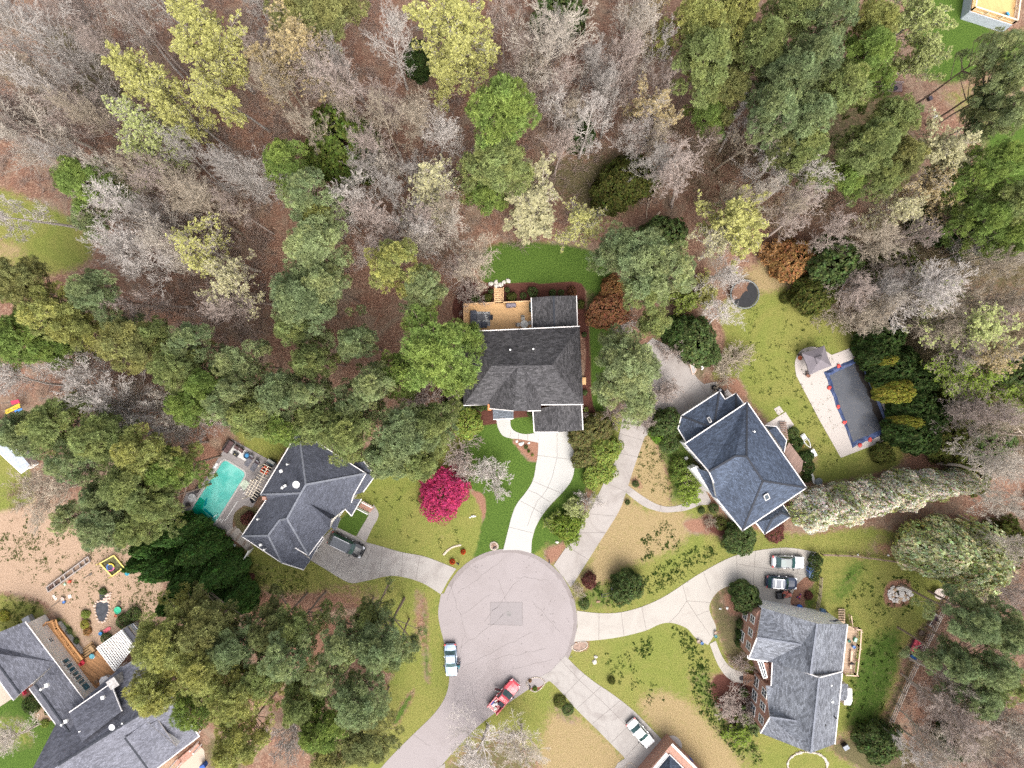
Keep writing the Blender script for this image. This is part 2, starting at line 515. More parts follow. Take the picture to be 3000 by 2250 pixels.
# ------------------------------------------------------------------ the ground: one sheet, its covers as soft-edged areas
# grass, lush, dry, dirt, clay, mulch, moss; where none is painted the ground is leaf litter
REG=[
("grassd",[(700,1620),(1050,1400),(1400,1250),(1700,1240),(1850,1200),(2010,1230),(2100,1500),(2400,1600),(2430,1800),(2500,2320),(1030,2320),(1110,2150),(1230,1900),(1150,1750),(900,1720)],1.5,1),
("grass",[(-60,560),(120,600),(215,655),(270,740),(160,800),(-60,780)],3.0,.9),
("dry",[(-60,690),(60,700),(80,760),(-60,780)],3,.7),
("moss",[(120,60),(330,90),(300,220),(130,160)],3,.6),
("moss",[(220,240),(330,230),(380,320),(250,330)],2.5,.8),
("moss",[(440,340),(600,340),(640,420),(470,420)],2.5,.6),
("moss",[(-40,170),(60,180),(60,250),(-40,240)],3,.5),

("moss",[(2170,820),(2420,830),(2560,950),(2700,1010),(2760,1200),(2660,1230),(2560,1000),(2420,900),(2200,880)],4,.6),
("moss",[(2640,900),(3050,960),(3060,1300),(2800,1290),(2700,1110)],5,.75),
("moss",[(2520,640),(3060,560),(3060,860),(2700,800)],5,.65),
("moss",[(1560,470),(1900,440),(1900,600),(1700,640)],4,.6),
("moss",[(1900,1010),(2080,960),(2060,1120),(1960,1040)],3,.6),
("moss",[(2270,300),(2640,200),(2700,420),(2500,520),(2200,420)],5,.5),

("lush",[(2680,-60),(2840,-40),(2850,55),(2960,90),(3060,80),(3060,200),(2880,190),(2780,235),(2690,150)],2.5,1),
("grass",[(2820,100),(2990,95),(3050,200),(2900,180)],4,.5),
("lush",[(2770,90),(2860,60),(2850,210),(2740,235),(2690,190)],2.5,.8),
("grass",[(2740,250),(3050,220),(3050,460),(2820,380)],4,.45),
("lush",[(2880,360),(3050,320),(3050,700),(2950,640)],4,.8),
("lush",[(2860,500),(2960,480),(2990,620),(2880,600)],3,.7),
("dirt",[(2610,200),(2680,190),(2740,290),(2750,350),(2700,340),(2640,270)],2,.45),

("lush",[(1430,730),(1600,715),(1770,760),(1800,900),(1800,1010),(1770,1080),(1760,1210),(1700,1210),(1730,1000),(1700,880),(1600,845),(1430,850)],2.0,1),
("moss",[(1700,850),(1780,850),(1790,960),(1730,960)],2,.6),
("lush",[(1385,1235),(1460,1225),(1480,1275),(1500,1290),(1545,1350),(1580,1360),(1570,1440),(1510,1500),(1480,1610),(1395,1640),(1340,1640),(1390,1540),(1410,1480),(1340,1390),(1360,1290)],1.2,1),
("lush",[(1490,1235),(1520,1215),(1560,1215),(1570,1270),(1520,1275)],.8,1),
("lush",[(1680,1270),(1720,1300),(1770,1370),(1730,1440),(1650,1530),(1610,1610),(1550,1630),(1560,1545),(1640,1450),(1680,1380)],1.2,1),
("mulch",[(1350,840),(1480,832),(1560,828),(1580,834),(1640,828),(1690,828),(1712,850),(1714,920),(1725,970),(1732,1040),(1735,1170),(1760,1235),(1740,1260),(1720,1300),(1690,1320),(1685,1240),(1700,1180),(1690,960),(1360,960)],.5,1),
("mulch",[(1360,1185),(1580,1185),(1570,1215),(1500,1225),(1490,1235),(1455,1240),(1400,1240)],.5,1),
("clay",[(1505,1288),(1578,1297),(1572,1352),(1545,1338),(1520,1312)],.3,1),
("clay",[(1372,1440),(1420,1450),(1422,1515),(1400,1530),(1378,1515)],.6,.9),
("lush",[(1730,960),(1765,970),(1775,1200),(1740,1190)],1,.7),

("grass",[(1690,1290),(1830,1215),(1800,1350),(1725,1510),(1630,1650),(1560,1630),(1630,1540),(1750,1390)],1.2,.8),
("lush",[(1690,1430),(1740,1400),(1700,1530),(1620,1630),(1600,1600)],1.4,.7),
("clay",[(1600,1610),(1650,1590),(1660,1610),(1625,1655),(1600,1650)],1.0,.7),
("clay",[(1700,1420),(1750,1400),(1745,1450),(1690,1560)],1.2,.5),

("grass",[(2110,900),(2190,850),(2330,830),(2430,900),(2530,1010),(2660,1290),(2660,1350),(2480,1400),(2360,1400),(2270,1260),(2160,1140),(2090,1110),(2130,1010)],1.6,1),
("lushy",[(2340,980),(2430,960),(2440,1040),(2350,1040)],2.2,.6),
("lushy",[(2150,960),(2220,900),(2260,1000),(2190,1120)],3,.4),
("dry",[(2170,790),(2330,740),(2360,830),(2280,870),(2170,870)],2.2,.65),
("clay",[(2100,1110),(2160,1100),(2190,1160),(2150,1160)],1.2,.8),
("dry",[(2190,1130),(2230,1180),(2300,1260),(2260,1260)],2.5,.4),
("dry",[(2370,1260),(2410,1330),(2400,1390),(2350,1380)],1.5,.6),
("clay",[(2620,1310),(2760,1240),(2770,1360),(2690,1420)],2.0,.55),
("lushy",[(1880,1290),(1990,1240),(2080,1440),(2040,1440),(1960,1480),(1950,1400)],1.5,.9),
("dry",[(1865,1310),(1910,1290),(1945,1390),(1950,1480),(1900,1465),(1840,1425)],1.2,1),
("clay",[(1845,1405),(1870,1390),(1890,1430),(1870,1440)],.7,.7),
("grassd",[(1815,1460),(1900,1495),(2090,1505),(2180,1565),(2330,1565),(2560,1540),(2680,1590),(2640,1640),(2400,1615),(2200,1612),(2050,1670),(1900,1750),(1780,1790),(1690,1780),(1680,1720)],1.2,1),
("dry",[(1810,1470),(1900,1500),(2000,1500),(2000,1580),(1880,1640),(1760,1680),(1720,1690)],2,.8),
("dry",[(1700,1690),(1780,1660),(1800,1690),(1720,1730)],1.0,.5),
("lushy",[(1690,1730),(1800,1700),(1880,1740),(1800,1785),(1690,1785)],1.2,.8),
("lushy",[(2060,1560),(2200,1560),(2340,1550),(2330,1590),(2200,1600),(2080,1590)],1.4,.55),
("clay",[(2000,1530),(2070,1520),(2080,1555),(2030,1560)],.9,.8),
("mulch",[(2070,1510),(2170,1560),(2140,1580),(2070,1550)],1,.8),
("clay",[(2560,1590),(2690,1600),(2660,1645),(2600,1640)],2.0,.6),

("grass",[(2402,1632),(2520,1630),(2650,1645),(2740,1660),(2770,1740),(2690,1900),(2600,2110),(2580,2160),(2480,2180),(2470,1980),(2480,1830),(2390,1790)],1.2,1),
("lush",[(2490,1940),(2560,1850),(2640,1830),(2650,1960),(2590,2110),(2540,2160),(2470,2150)],2.5,.55),
("lush",[(2470,1640),(2560,1640),(2500,1760),(2420,1770)],2.5,.5),
("clay",[(2588,1730),(2610,1700),(2665,1700),(2670,1760),(2640,1780),(2595,1775)],1.0,1),
("clay",[(2340,1700),(2365,1685),(2385,1695),(2380,1730),(2350,1790),(2325,1790),(2315,1770)],.6,1),
("lushy",[(2365,1720),(2390,1720),(2385,1790),(2355,1790)],.8,.9),
("clay",[(2650,1890),(2720,1840),(2690,1960),(2650,2000)],1.2,.6),
("moss",[(2720,1760),(2760,1760),(2590,2180),(2560,2170)],1.0,.5),
("moss",[(2440,2170),(2620,2150),(2720,2260),(2480,2260)],2.0,.7),

("grassd",[(1690,1890),(1800,1880),(1965,1835),(2030,1880),(2080,1905),(2140,1990),(2180,2030),(2230,2150),(2440,2210),(2520,2300),(2000,2300),(1990,2190),(1940,2160),(1800,2030),(1665,1920)],.9,1),
("dry",[(1880,2060),(1960,2040),(2060,2110),(2190,2300),(2000,2300),(1990,2180),(1940,2150)],2.2,.9),
("lushy",[(2010,1970),(2080,1950),(2110,2010),(2160,2100),(2230,2180),(2220,2250),(2130,2160),(2040,2050)],1.6,.8),
("mulch",[(2100,1980),(2160,1990),(2210,2020),(2220,2110),(2160,2130),(2090,2040)],1.0,1),
("moss",[(2100,1730),(2190,1720),(2200,1900),(2180,1960),(2130,1930),(2085,1790)],.8,.6),
("clay",[(2120,1745),(2170,1740),(2185,1790),(2140,1800)],1.2,.7),
("clay",[(1678,1885),(1720,1880),(1720,1900),(1690,1906)],.5,1),
("grassd",[(1555,2000),(1600,1995),(1700,2100),(1830,2225),(1800,2300),(1290,2300),(1300,2240),(1410,2130),(1490,2065)],.9,1),
("dry",[(1640,2080),(1700,2110),(1820,2220),(1780,2300),(1600,2300),(1600,2140)],2.2,.8),
("lushy",[(1610,2030),(1660,2060),(1690,2120),(1640,2110)],1.2,.7),
("moss",[(1320,2220),(1440,2150),(1560,2200),(1560,2300),(1300,2300)],2.5,.55),

("lushy",[(640,1240),(780,1220),(900,1250),(850,1300),(770,1400),(700,1300)],1.4,.9),
("grass",[(700,1270),(780,1250),(840,1290),(800,1350)],1.8,.7),
("clay",[(560,1260),(640,1250),(660,1290),(640,1330),(590,1380),(560,1340)],1.8,.8),
("dirt",[(600,1290),(650,1280),(640,1320)],1.0,.6),
("grass",[(1070,1380),(1200,1390),(1300,1380),(1400,1480),(1400,1600),(1345,1665),(1240,1632),(1090,1590),(985,1545),(1050,1450)],1.0,1),
("lush",[(985,1540),(1060,1470),(1085,1490),(1075,1520),(1044,1570)],.6,.8),
("dry",[(1200,1530),(1340,1500),(1370,1560),(1320,1640),(1240,1625)],2.5,.4),
("lushy",[(1060,1460),(1180,1400),(1160,1520),(1090,1560)],2.5,.35),
("moss",[(680,1510),(740,1480),(780,1530),(720,1580)],1.0,.8),
("lush",[(640,1600),(720,1610),(730,1650),(690,1700),(640,1660)],1.5,.9),
("grassd",[(700,1640),(760,1600),(900,1655),(1020,1712),(1180,1695),(1292,1745),(1285,1800),(1310,1960),(1290,2050),(1130,2225),(1050,2260),(1080,2100),(1160,1900),(980,1760),(850,1740),(720,1760)],1.2,1),
("lushy",[(740,1640),(880,1680),(900,1760),(760,1760)],2.2,.5),
("clay",[(960,1720),(1100,1740),(1080,1790),(900,1790)],2.5,.5),
("clay",[(1216,1740),(1234,1740),(1240,1810),(1230,1890),(1215,1850)],.8,.5),
("lush",[(1240,1745),(1252,1790),(1254,1900),(1260,1990),(1245,1990),(1238,1870)],.8,.6),
("lush",[(1150,2110),(1200,2030),(1212,2035),(1165,2120)],.7,.7),
("claY",[(700,1740),(790,1740),(930,1800),(1010,1810),(1000,1850),(930,1930),(870,1960),(820,1850),(730,1800)],1.6,1),
("dirt",[(915,1800),(1040,1780),(1050,1800),(940,1820)],.8,.6),

("dirt",[(-60,1470),(140,1440),(250,1560),(380,1600),(470,1700),(440,1830),(330,1900),(230,1900),(170,1800),(60,1740),(-60,1740)],2.0,1),
("grass",[(-60,1400),(60,1410),(100,1470),(-60,1500)],2,.8),
("lushy",[(30,1580),(90,1560),(150,1600),(100,1640)],2.0,.45),
("grassd",[(-60,1740),(60,1745),(150,1790),(80,1850),(-60,1880)],1.5,.9),
("lushy",[(225,1790),(262,1780),(280,1880),(235,1870)],1.5,.7),
("lushy",[(160,1820),(190,1810),(240,1890),(225,1900)],.6,.9),
("lush",[(-60,2050),(60,2040),(180,2120),(190,2300),(-60,2300)],1.5,.9),
("grass",[(-60,2090),(80,2090),(110,2200),(-60,2200)],3,.6),
("dirt",[(100,2080),(140,2080),(160,2110),(110,2110)],.8,.8),
("grass",[(-60,1340),(40,1340),(90,1390),(40,1420),(-60,1430)],1.5,.9),
("dirt",[(480,2230),(620,2190),(640,2300),(460,2300)],1.2,.7),
("moss",[(590,2180),(700,2150),(720,2300),(620,2300)],2,.6),
]
KINDS=["grass","lush","dry","dirt","clay","mulch","moss"]
BLEND={"lushy":{"grass":.45,"lush":.55},"grassd":{"grass":.62,"dry":.38},"claY":{"clay":.75,"litter":.25}}
def build_ground():
 xs=np.concatenate([[-420,-300,-200,-140,-110,-95],np.arange(-85,85.01,0.5),[95,110,140,200,300,420]])
 ys=np.concatenate([[-400,-280,-190,-130,-95,-78],np.arange(-68,68.01,0.5),[78,95,130,190,280,400]])
 X,Y=np.meshgrid(xs,ys)
 nx,ny=len(xs),len(ys)
 pts=np.stack([X.ravel(),Y.ravel()],1)
 Wt={k:np.zeros(len(pts)) for k in KINDS}
 for kind,poly,fe,al in REG:
  q=np.array([((px-1500)/PXM,(1125-py)/PXM) for px,py in smooth_path(poly,5, True )])
  lo,hi=q.min(0)-fe*2,q.max(0)+fe*2
  sel=np.where((pts[:,0]>lo[0])&(pts[:,0]<hi[0])&(pts[:,1]>lo[1])&(pts[:,1]<hi[1]))[0]
  p=pts[sel]
  ins=np.zeros(len(p),bool)
  dist=np.full(len(p),1e9)
  for i in range(len(q)):
   a,b=q[i-1],q[i]
   c=((a[1]>p[:,1])!=(b[1]>p[:,1]))
   with np.errstate(divide='ignore',invalid='ignore'):
    xi=(b[0]-a[0])*(p[:,1]-a[1])/(b[1]-a[1])+a[0]
   ins^=c&(p[:,0]<xi)
   ab=b-a
   t=np.clip(((p-a)@ab)/max(ab@ab,1e-9),0,1)
   dist=np.minimum(dist,np.linalg.norm(p-(a+t[:, None ]*ab),axis=1))
  sd=np.where(ins,dist,-dist)
  s=np.clip(sd/(2*fe)+0.5,0,1)
  s=s*s*(3-2*s)*al
  parts=BLEND.get(kind,{kind:1.0})
  for k in KINDS:
   Wt[k][sel]=Wt[k][sel]*(1-s)+s*parts.get(k,0.0)
 me=bpy.data.meshes.new("ground")
 vs=np.column_stack([pts,np.zeros(len(pts))])
 idx=np.arange(nx*ny).reshape(ny,nx)
 fs=np.stack([idx[:-1,:-1],idx[:-1,1:],idx[1:,1:],idx[1:,:-1]],-1).reshape(-1,4)
 me.vertices.add(len(vs));me.vertices.foreach_set("co",vs.ravel())
 me.loops.add(fs.size);me.loops.foreach_set("vertex_index",fs.ravel())
 me.polygons.add(len(fs))
 me.polygons.foreach_set("loop_start",np.arange(0,fs.size,4))
 me.polygons.foreach_set("loop_total",np.full(len(fs),4))
 me.update();me.validate()
 for k in KINDS:
  at=me.attributes.new("w_"+k,'FLOAT','POINT')
  at.data.foreach_set("value",Wt[k].astype(np.float32))
 me.materials.append(ground_mat())
 o=bpy.data.objects.new("ground",me)
 COL.objects.link(o)
 o["kind"]="structure"
def ground_mat():
 t=NT("ground_cover")
 w=t.world()
 nf=t.noise(7.0,4,0.8,w)
 nm=t.noise(1.4,5,0.7,w,0.5)
 nb=t.noise(0.16,5,0.65,w,1.0)
 vor=t.n("ShaderNodeTexVoronoi");vor.inputs["Scale"].default_value=5.0
 t.link(w,vor.inputs["Vector"])
 vc=t.n("ShaderNodeSeparateColor");t.link(vor.outputs["Color"],vc.inputs[0])
 cell=vc.outputs[0]
 # leaf litter
 lit=t.mix(t.ramp(nf,0.36,0.66),(0.075,0.038,0.027),(0.29,0.165,0.115))
 lit=t.mix(t.ramp(cell,0.55,1.0,0,0.6),lit,(0.36,0.235,0.165))
 lit=t.mix(t.ramp(nb,0.42,0.68,0,0.75),lit,t.mix(nf,(0.12,0.095,0.065),(0.33,0.255,0.19)))
 n0=t.noise(0.45,4,0.7,w,2.0)
 lit=t.mix(t.ramp(n0,0.52,0.7,0,0.6),lit,t.mix(nf,(0.09,0.04,0.025),(0.27,0.13,0.085)))
 lit=t.mix(t.ramp(nm,0.58,0.8,0,0.5),lit,(0.08,0.045,0.03))
 out=lit
 def cover(out,key,col,hard=0.16,amp=0.55):
  at=t.n("ShaderNodeAttribute",attribute_name="w_"+key)
  nn=t.math('ADD',t.math('MULTIPLY',nm,0.65),t.math('MULTIPLY',nf,0.35))
  e=t.math('ADD',at.outputs["Fac"],t.math('MULTIPLY',t.math('SUBTRACT',nn,0.5),amp*1.6))
  gate=t.ramp(at.outputs["Fac"],0.02,0.12)
  f=t.math('MULTIPLY',t.ramp(e,0.42-hard,0.42+hard),gate)
  return t.mix(f,out,col)
 blade=t.ramp(nf,0.36,0.64)
 moss=t.mix(blade,(0.04,0.04,0.016),(0.17,0.14,0.075))
 clay=t.mix(blade,(0.15,0.07,0.045),(0.32,0.18,0.125))
 dirt=t.mix(blade,(0.23,0.155,0.10),(0.42,0.30,0.22))
 dirt=t.mix(t.ramp(nm,0.54,0.72,0,0.6),dirt,(0.19,0.125,0.075))
 dry=t.mix(blade,(0.17,0.12,0.055),(0.36,0.275,0.15))
 dry=t.mix(t.ramp(nm,0.5,0.72,0,0.5),dry,t.mix(blade,(0.11,0.10,0.03),(0.25,0.22,0.085)))
 grass=t.mix(blade,(0.105,0.105,0.024),(0.26,0.25,0.075))
 grass=t.mix(t.ramp(nb,0.35,0.7,0,0.6),grass,t.mix(blade,(0.07,0.10,0.015),(0.19,0.225,0.05)))
 grass=t.mix(t.ramp(nm,0.5,0.75,0,0.65),grass,t.mix(blade,(0.045,0.07,0.012),(0.125,0.155,0.034)))
 lush=t.mix(blade,(0.022,0.05,0.008),(0.105,0.165,0.03))
 lush=t.mix(t.ramp(nm,0.5,0.75,0,0.5),lush,(0.028,0.06,0.010))
 mulch=t.mix(blade,(0.05,0.02,0.014),(0.125,0.052,0.04))
 for k,c,am in (("moss",moss,0.9),("clay",clay,0.6),("dirt",dirt,0.6),("dry",dry,0.75),("grass",grass,0.6),
("lush",lush,0.45),("mulch",mulch,0.15)):
  out=cover(out,k,c,amp=am)
 return t.finish(out,0.95,spec=0.1,bump=nf,bump_d=0.05,bump_s=0.6)
build_ground()
# ------------------------------------------------------------------ paved sheets, lying a few mm above each other
def sheet(name,pts,z,m,smooth= None ,joints=(),jw=0.05,jm=M_JOINT,thick=0.04,extra= None ):
 """a paved sheet from photograph pixels, its joints or cracks in the same mesh as thin strips"""
 if smooth:
  pts=smooth_path(pts,smooth, True )
 b=MB()
 q=[W(*p) for p in pts]
 b.prism([(p.x,p.y) for p in q],z-thick,z,0,bottom= False )
 for ln in joints:
  strip(b,ln,z+0.004,jw,1)
 if extra:
  extra(b)
 o=b.out(name,[m,jm])
 o["kind"]="structure"
 return o
def strip(b,ln,z,w,m):
 for i in range(len(ln)-1):
  a,c=W(*ln[i]),W(*ln[i+1])
  d=(c-a);d.z=0
  if d.length<1e-4:
   continue
  d.normalize()
  s=Vector((-d.y,d.x,0))*(w/2)
  e=d*(w*0.3)
  pts=[a-e-s,c+e-s,c+e+s,a-e+s]
  zz=z+0.0004*(i%2)
  b.poly([(p.x,p.y,zz) for p in pts],m)
rgc=random.Random(5)
def wander(a,b,n,amp):
 r=[a]
 for i in range(1,n):
  t=i/n
  r.append((a[0]+(b[0]-a[0])*t+rgc.uniform(-amp,amp),a[1]+(b[1]-a[1])*t+rgc.uniform(-amp,amp)))
 return r+[b]
 # the road: a cul-de-sac bulb and its stem
bulb=[(1488+203*math.cos(a),1822+214*math.sin(a)) for a in [math.radians(x) for x in range(-157,66,4)]]
road_pts=bulb+smooth_path([(1555,2015),(1482,2065),(1405,2124),(1351,2178),(1296,2240),(1180,2380)],5)+smooth_path([(1010,2380),(1128,2236),(1211,2151),(1270,2093),(1304,2042),(1316,1990),(1311,1930),(1300,1878),(1288,1830),(1284,1790),(1292,1740)],5)
cracks=[wander((1320,1715),(1365,1860),9,4),wander((1365,1860),(1330,1960),6,4),wander((1345,1900),(1490,1790),10,4),
wander((1350,1960),(1560,1850),12,4),wander((1340,1740),(1470,1640),9,3),wander((1420,1820),(1520,1700),8,4),
wander((1510,1690),(1610,1700),7,4),wander((1440,1930),(1600,1900),9,5),wander((1350,1800),(1440,1740),6,4),
wander((1560,1760),(1640,1850),7,4),wander((1500,1960),(1620,1930),7,3),wander((1380,2000),(1400,2080),5,3),
wander((1210,2150),(1260,2185),5,3),wander((1330,1690),(1310,1760),5,2),wander((1460,1700),(1480,1760),5,3)]
M_ROAD=concrete_mat("worn_asphalt",(0.285,0.252,0.25),0.42,(0.215,0.185,0.178),0.14)
def road_extra(b):
 ring_r=[(1488+197*math.cos(a_),1822+208*math.sin(a_)) for a_ in [math.radians(x) for x in range(-150,58,4)]]
 for i in range(len(ring_r)-1):
  p_,q_=W(*ring_r[i]),W(*ring_r[i+1])
  dv=(q_-p_);dv.normalize();nv=Vector((-dv.y,dv.x,0))*rgc.uniform(.2,.38)
  b.poly([(p.x,p.y,.0325) for p in (p_-nv,q_-nv,q_+nv,p_+nv)][::-1],4)
 c=[W(*p) for p in [(1437,1764),(1530,1764),(1531,1832),(1436,1830)]]
 b.poly([(p.x,p.y,0.034) for p in c][::-1],2)
 for i in range(4):
  p_,q_=c[i],c[(i+1)%4]
  b.beam((p_.x,p_.y,0.034),(q_.x,q_.y,0.034),0.05,0.008,1)
 m=W(1491,1798)
 b.cyl((m.x,m.y,0.0),0.38,0.040,18,3)
 k=random.Random(3)
 for (cx,cy,n,sp) in ((1345,2060,26,14),(1395,1662,16,8),(1400,1800,14,80),(1500,1900,16,90),(1615,1740,12,30),(1560,1660,10,20),(1620,1810,14,25)):
  for _ in range(n):
   p=W(cx+k.gauss(0,sp),cy+k.gauss(0,sp))
   an=k.uniform(0,6)
   L=k.uniform(0.06,0.3)
   b.beam((p.x,p.y,0.03),(p.x+L*math.cos(an),p.y+L*math.sin(an),0.03),k.uniform(.05,.12),0.012,1)
road=sheet("road",road_pts,0.03,M_ROAD, None ,cracks,0.045,M_CRACK,extra=road_extra)
road.data.materials.append(concrete_mat("patch_asphalt",(0.25,0.225,0.225),0.3,(0.20,0.175,0.172),0.5))
road.data.materials.append(plain("manhole_iron",(0.2,0.185,0.18),0.7))
road.data.materials.append(concrete_mat("gutter_grime",(0.235,0.205,0.20),0.5,(0.17,0.145,0.138),0.7))
DRIVE_A=smooth_path([(1577,1262),(1577,1300),(1575,1335),(1571,1357),(1562,1405),(1542,1440),(1515,1475),(1500,1510),(1487,1560),(1474,1612)],5)+[(1487,1611),(1520,1611),(1556,1620)]+smooth_path([(1558,1585),(1568,1548),(1587,1512),(1612,1480),(1650,1440),(1674,1407),(1683,1370),(1683,1320),(1683,1255)],5)
sheet("driveway",DRIVE_A,0.05,M_CONC, None ,
[[(1632,1262),(1632,1340),(1617,1400),(1604,1430),(1590,1452),(1575,1466),(1560,1500),(1545,1540)],[(1576,1334),(1632,1341),(1682,1347)],
[(1562,1410),(1604,1428),(1648,1446)],[(1524,1467),(1556,1484),(1592,1506)],[(1492,1544),(1560,1561)],[(1550,1437),(1574,1446),(1587,1456),(1612,1470)]],0.045)
sheet("front_path",smooth_path([(1454,1222),(1458,1250),(1472,1275),(1495,1284),(1525,1287),(1577,1297)],5)+
smooth_path([(1577,1267),(1540,1272),(1512,1265),(1497,1250),(1495,1222)],5),0.042,M_CONC, None ,
[[(1493,1283),(1497,1262)],[(1519,1286),(1519,1268)],[(1546,1290),(1546,1272)]],0.04)
DRIVE_B=[(1912,990),(1955,1012),(2000,1046),(2022,1080),(2046,1112),(2062,1125),(2100,1118),(2112,1148),(2030,1215),(1990,1262),(1925,1255)]+smooth_path([(1889,1279),(1862,1356),(1834,1442),(1812,1500),(1744,1608),(1672,1722)],4)+[(1650,1690),(1622,1656)]+smooth_path([(1640,1630),(1721,1509),(1767,1419),(1794,1356),(1825,1220),(1840,1130),(1870,1030)],4)
sheet("driveway",DRIVE_B,0.05,M_CONC2, None ,
[[(1802,1325),(1868,1338)],[(1770,1412),(1845,1445)],[(1725,1505),(1806,1512)],[(1690,1560),(1775,1560)],[(1660,1600),(1725,1640)],[(1945,1220),(2045,1112)],
[(1990,1145),(2012,1175),(2020,1205)],[(2045,1115),(2080,1170)],[(1815,1270),(1885,1290)]],0.04)
sheet("front_path",smooth_path([(1840,1422),(1875,1448),(1916,1473),(1952,1484),(1997,1478),(2030,1455),(2046,1430),(2060,1424)],4)+
[(2083,1468),(2076,1478),(2050,1480)]+smooth_path([(2036,1486),(2006,1496),(1960,1501),(1929,1498),(1884,1482),(1834,1444)],4),0.042,M_CONC2, None ,
[[(1936,1478),(1932,1498)],[(1995,1478),(1998,1498)],[(2028,1455),(2040,1484)]],0.04)
DRIVE_E=smooth_path([(1690,1789),(1753,1796),(1816,1794),(1884,1776),(1952,1744),(2042,1685),(2124,1640),(2178,1621),(2250,1608),(2318,1605),(2392,1618)],4)+smooth_path([(2390,1660),(2386,1688),(2360,1690),(2335,1712),(2318,1748),(2318,1775),(2345,1800)],3)+[(2350,1825),(2230,1825),(2225,1770)]+smooth_path([(2205,1726),(2169,1711),(2133,1717),(2101,1735),(2080,1767),(2080,1794),(2097,1834),(2094,1857),(2074,1889)],4)+smooth_path([(2050,1878),(2033,1864),(2011,1840),(1970,1825),(1934,1828),(1889,1848),(1816,1866),(1749,1875),(1681,1880)],4)+[(1692,1835)]
sheet("driveway",DRIVE_E,0.05,concrete_mat("warm_concrete",(0.375,0.345,0.31),0.4,(0.255,0.22,0.195)), None ,
[[(1755,1796),(1754,1874)],[(1820,1794),(1828,1862)],[(1880,1778),(1893,1845)],[(2000,1714),(2012,1760),(1985,1800),(1960,1824)],[(2012,1760),(2080,1765)],
[(2040,1803),(2078,1788)],[(2040,1803),(2012,1760)],[(2060,1675),(2082,1730)],[(2158,1627),(2160,1710)],[(2213,1614),(2205,1726)],[(2287,1606),(2280,1664),(2272,1730),(2270,1800)],
[(2160,1652),(2230,1663),(2290,1672),(2350,1683)],[(2206,1712),(2270,1726),(2318,1736)],[(2337,1608),(2335,1680)],[(2040,1803),(2080,1860)]],0.045)
sheet("front_path",smooth_path([(2079,1886),(2097,1934),(2119,1972),(2146,1995),(2180,2002)],4)+smooth_path([(2180,1970),(2148,1960),(2128,1942),(2112,1915),(2097,1877)],4),
0.042,MATS["warm_concrete"], None ,[[(2112,1958),(2126,1942)]],0.04)
DRIVE_F=smooth_path([(1656,1920),(1690,1955),(1735,1993),(1794,2033),(1853,2079),(1907,2133),(1940,2168)],4)+smooth_path([(1950,2162),(1970,2154),(1990,2165),(1998,2185),(1990,2205)],4)+[(1985,2260),(1900,2330),(1790,2330),(1795,2262),(1810,2235),(1830,2222)]+smooth_path([(1828,2217),(1798,2187),(1749,2137),(1690,2079),(1654,2038),(1613,1997),(1581,1984)],4)+[(1615,1965)]
sheet("driveway",DRIVE_F,0.05,concrete_mat("stained_concrete",(0.33,0.305,0.285),0.75,(0.20,0.172,0.16)), None ,
[[(1640,1930),(1700,1995),(1770,2060),(1860,2150),(1905,2190)],[(1655,2035),(1712,1975)],[(1690,2075),(1762,2010)],[(1735,2120),(1820,2050)],[(1790,2175),(1870,2100)],[(1835,2215),(1905,2140)]],0.045)
DRIVE_C=[(915,1615),(930,1590),(971,1552),(985,1543),(1044,1572),(1066,1586)]+smooth_path([(1070,1588),(1112,1599),(1179,1618),(1247,1631),(1337,1666)],4)+[(1312,1702),(1292,1740)]+smooth_path([(1290,1740),(1238,1708),(1179,1690),(1134,1688),(1066,1703),(1021,1706),(953,1667),(908,1640)],4)
sheet("driveway",DRIVE_C,0.05,MATS["stained_concrete"], None ,
[[(1005,1632),(980,1676)],[(1092,1598),(1058,1682)],[(1120,1604),(1112,1690)],[(1180,1620),(1176,1690)],[(1230,1630),(1218,1698)]],0.045)
sheet("front_path",smooth_path([(1044,1571),(1062,1540),(1080,1509),(1082,1492)],4)+smooth_path([(1095,1478),(1108,1500),(1107,1518),(1090,1548),(1072,1588)],4),
0.042,MATS["worn_concrete"], None ,[[(1062,1540),(1090,1550)]],0.04)
sheet("driveway",[(-60,1980),(0,1996),(37,2046),(0,2070),(-60,2100)],0.05,concrete_mat("buff_concrete",(0.42,0.35,0.28),0.15,(0.5,0.42,0.34)))
sheet("driveway",[(1304,2236),(1304,2330),(1240,2330),(1278,2252)],0.052,MATS["worn_concrete"])
sheet("front_path",smooth_path([(560,2195),(590,2190),(600,2215),(590,2300),(520,2300),(530,2240)],3, True ),0.045,MATS["buff_concrete"])
# stones and slabs beside house B
sheet("patio",[(2240,1245),(2301,1207),(2326,1245),(2262,1290)],0.05,M_POOLDECK)
sheet("patio",[(2267,1198),(2283,1189),(2296,1206),(2280,1217)],0.046,M_POOLDECK)
# pool decks
sheet("pool_deck",smooth_path([(2332,1100),(2329,1060),(2345,1028),(2375,1016),(2405,1020)],4)+[(2436,1040),(2520,1009),(2628,1277),(2463,1341),(2400,1230)],0.06,M_POOLDECK, None ,[],thick=0.1)
STONE_DECK=[(655,1319),(679,1286),(740,1320),(815,1362),(790,1405),(762,1449),(740,1487)]+smooth_path([(715,1480),(690,1500),(683,1520),(682,1545)],4)+[(640,1575)]+smooth_path([(631,1568),(594,1540),(560,1522),(540,1512),(534,1490),(545,1448),(560,1436),(583,1434)],4)
sheet("pool_deck",STONE_DECK,0.06,M_STONEDECK, None ,[],thick=0.1)
sheet("gravel_path",[(682,1545),(700,1548),(718,1572),(742,1604),(722,1612),(700,1592),(670,1572),(640,1574)],0.04,concrete_mat("pale_gravel",(0.40,0.36,0.325),0.4,(0.28,0.24,0.21),1.5))
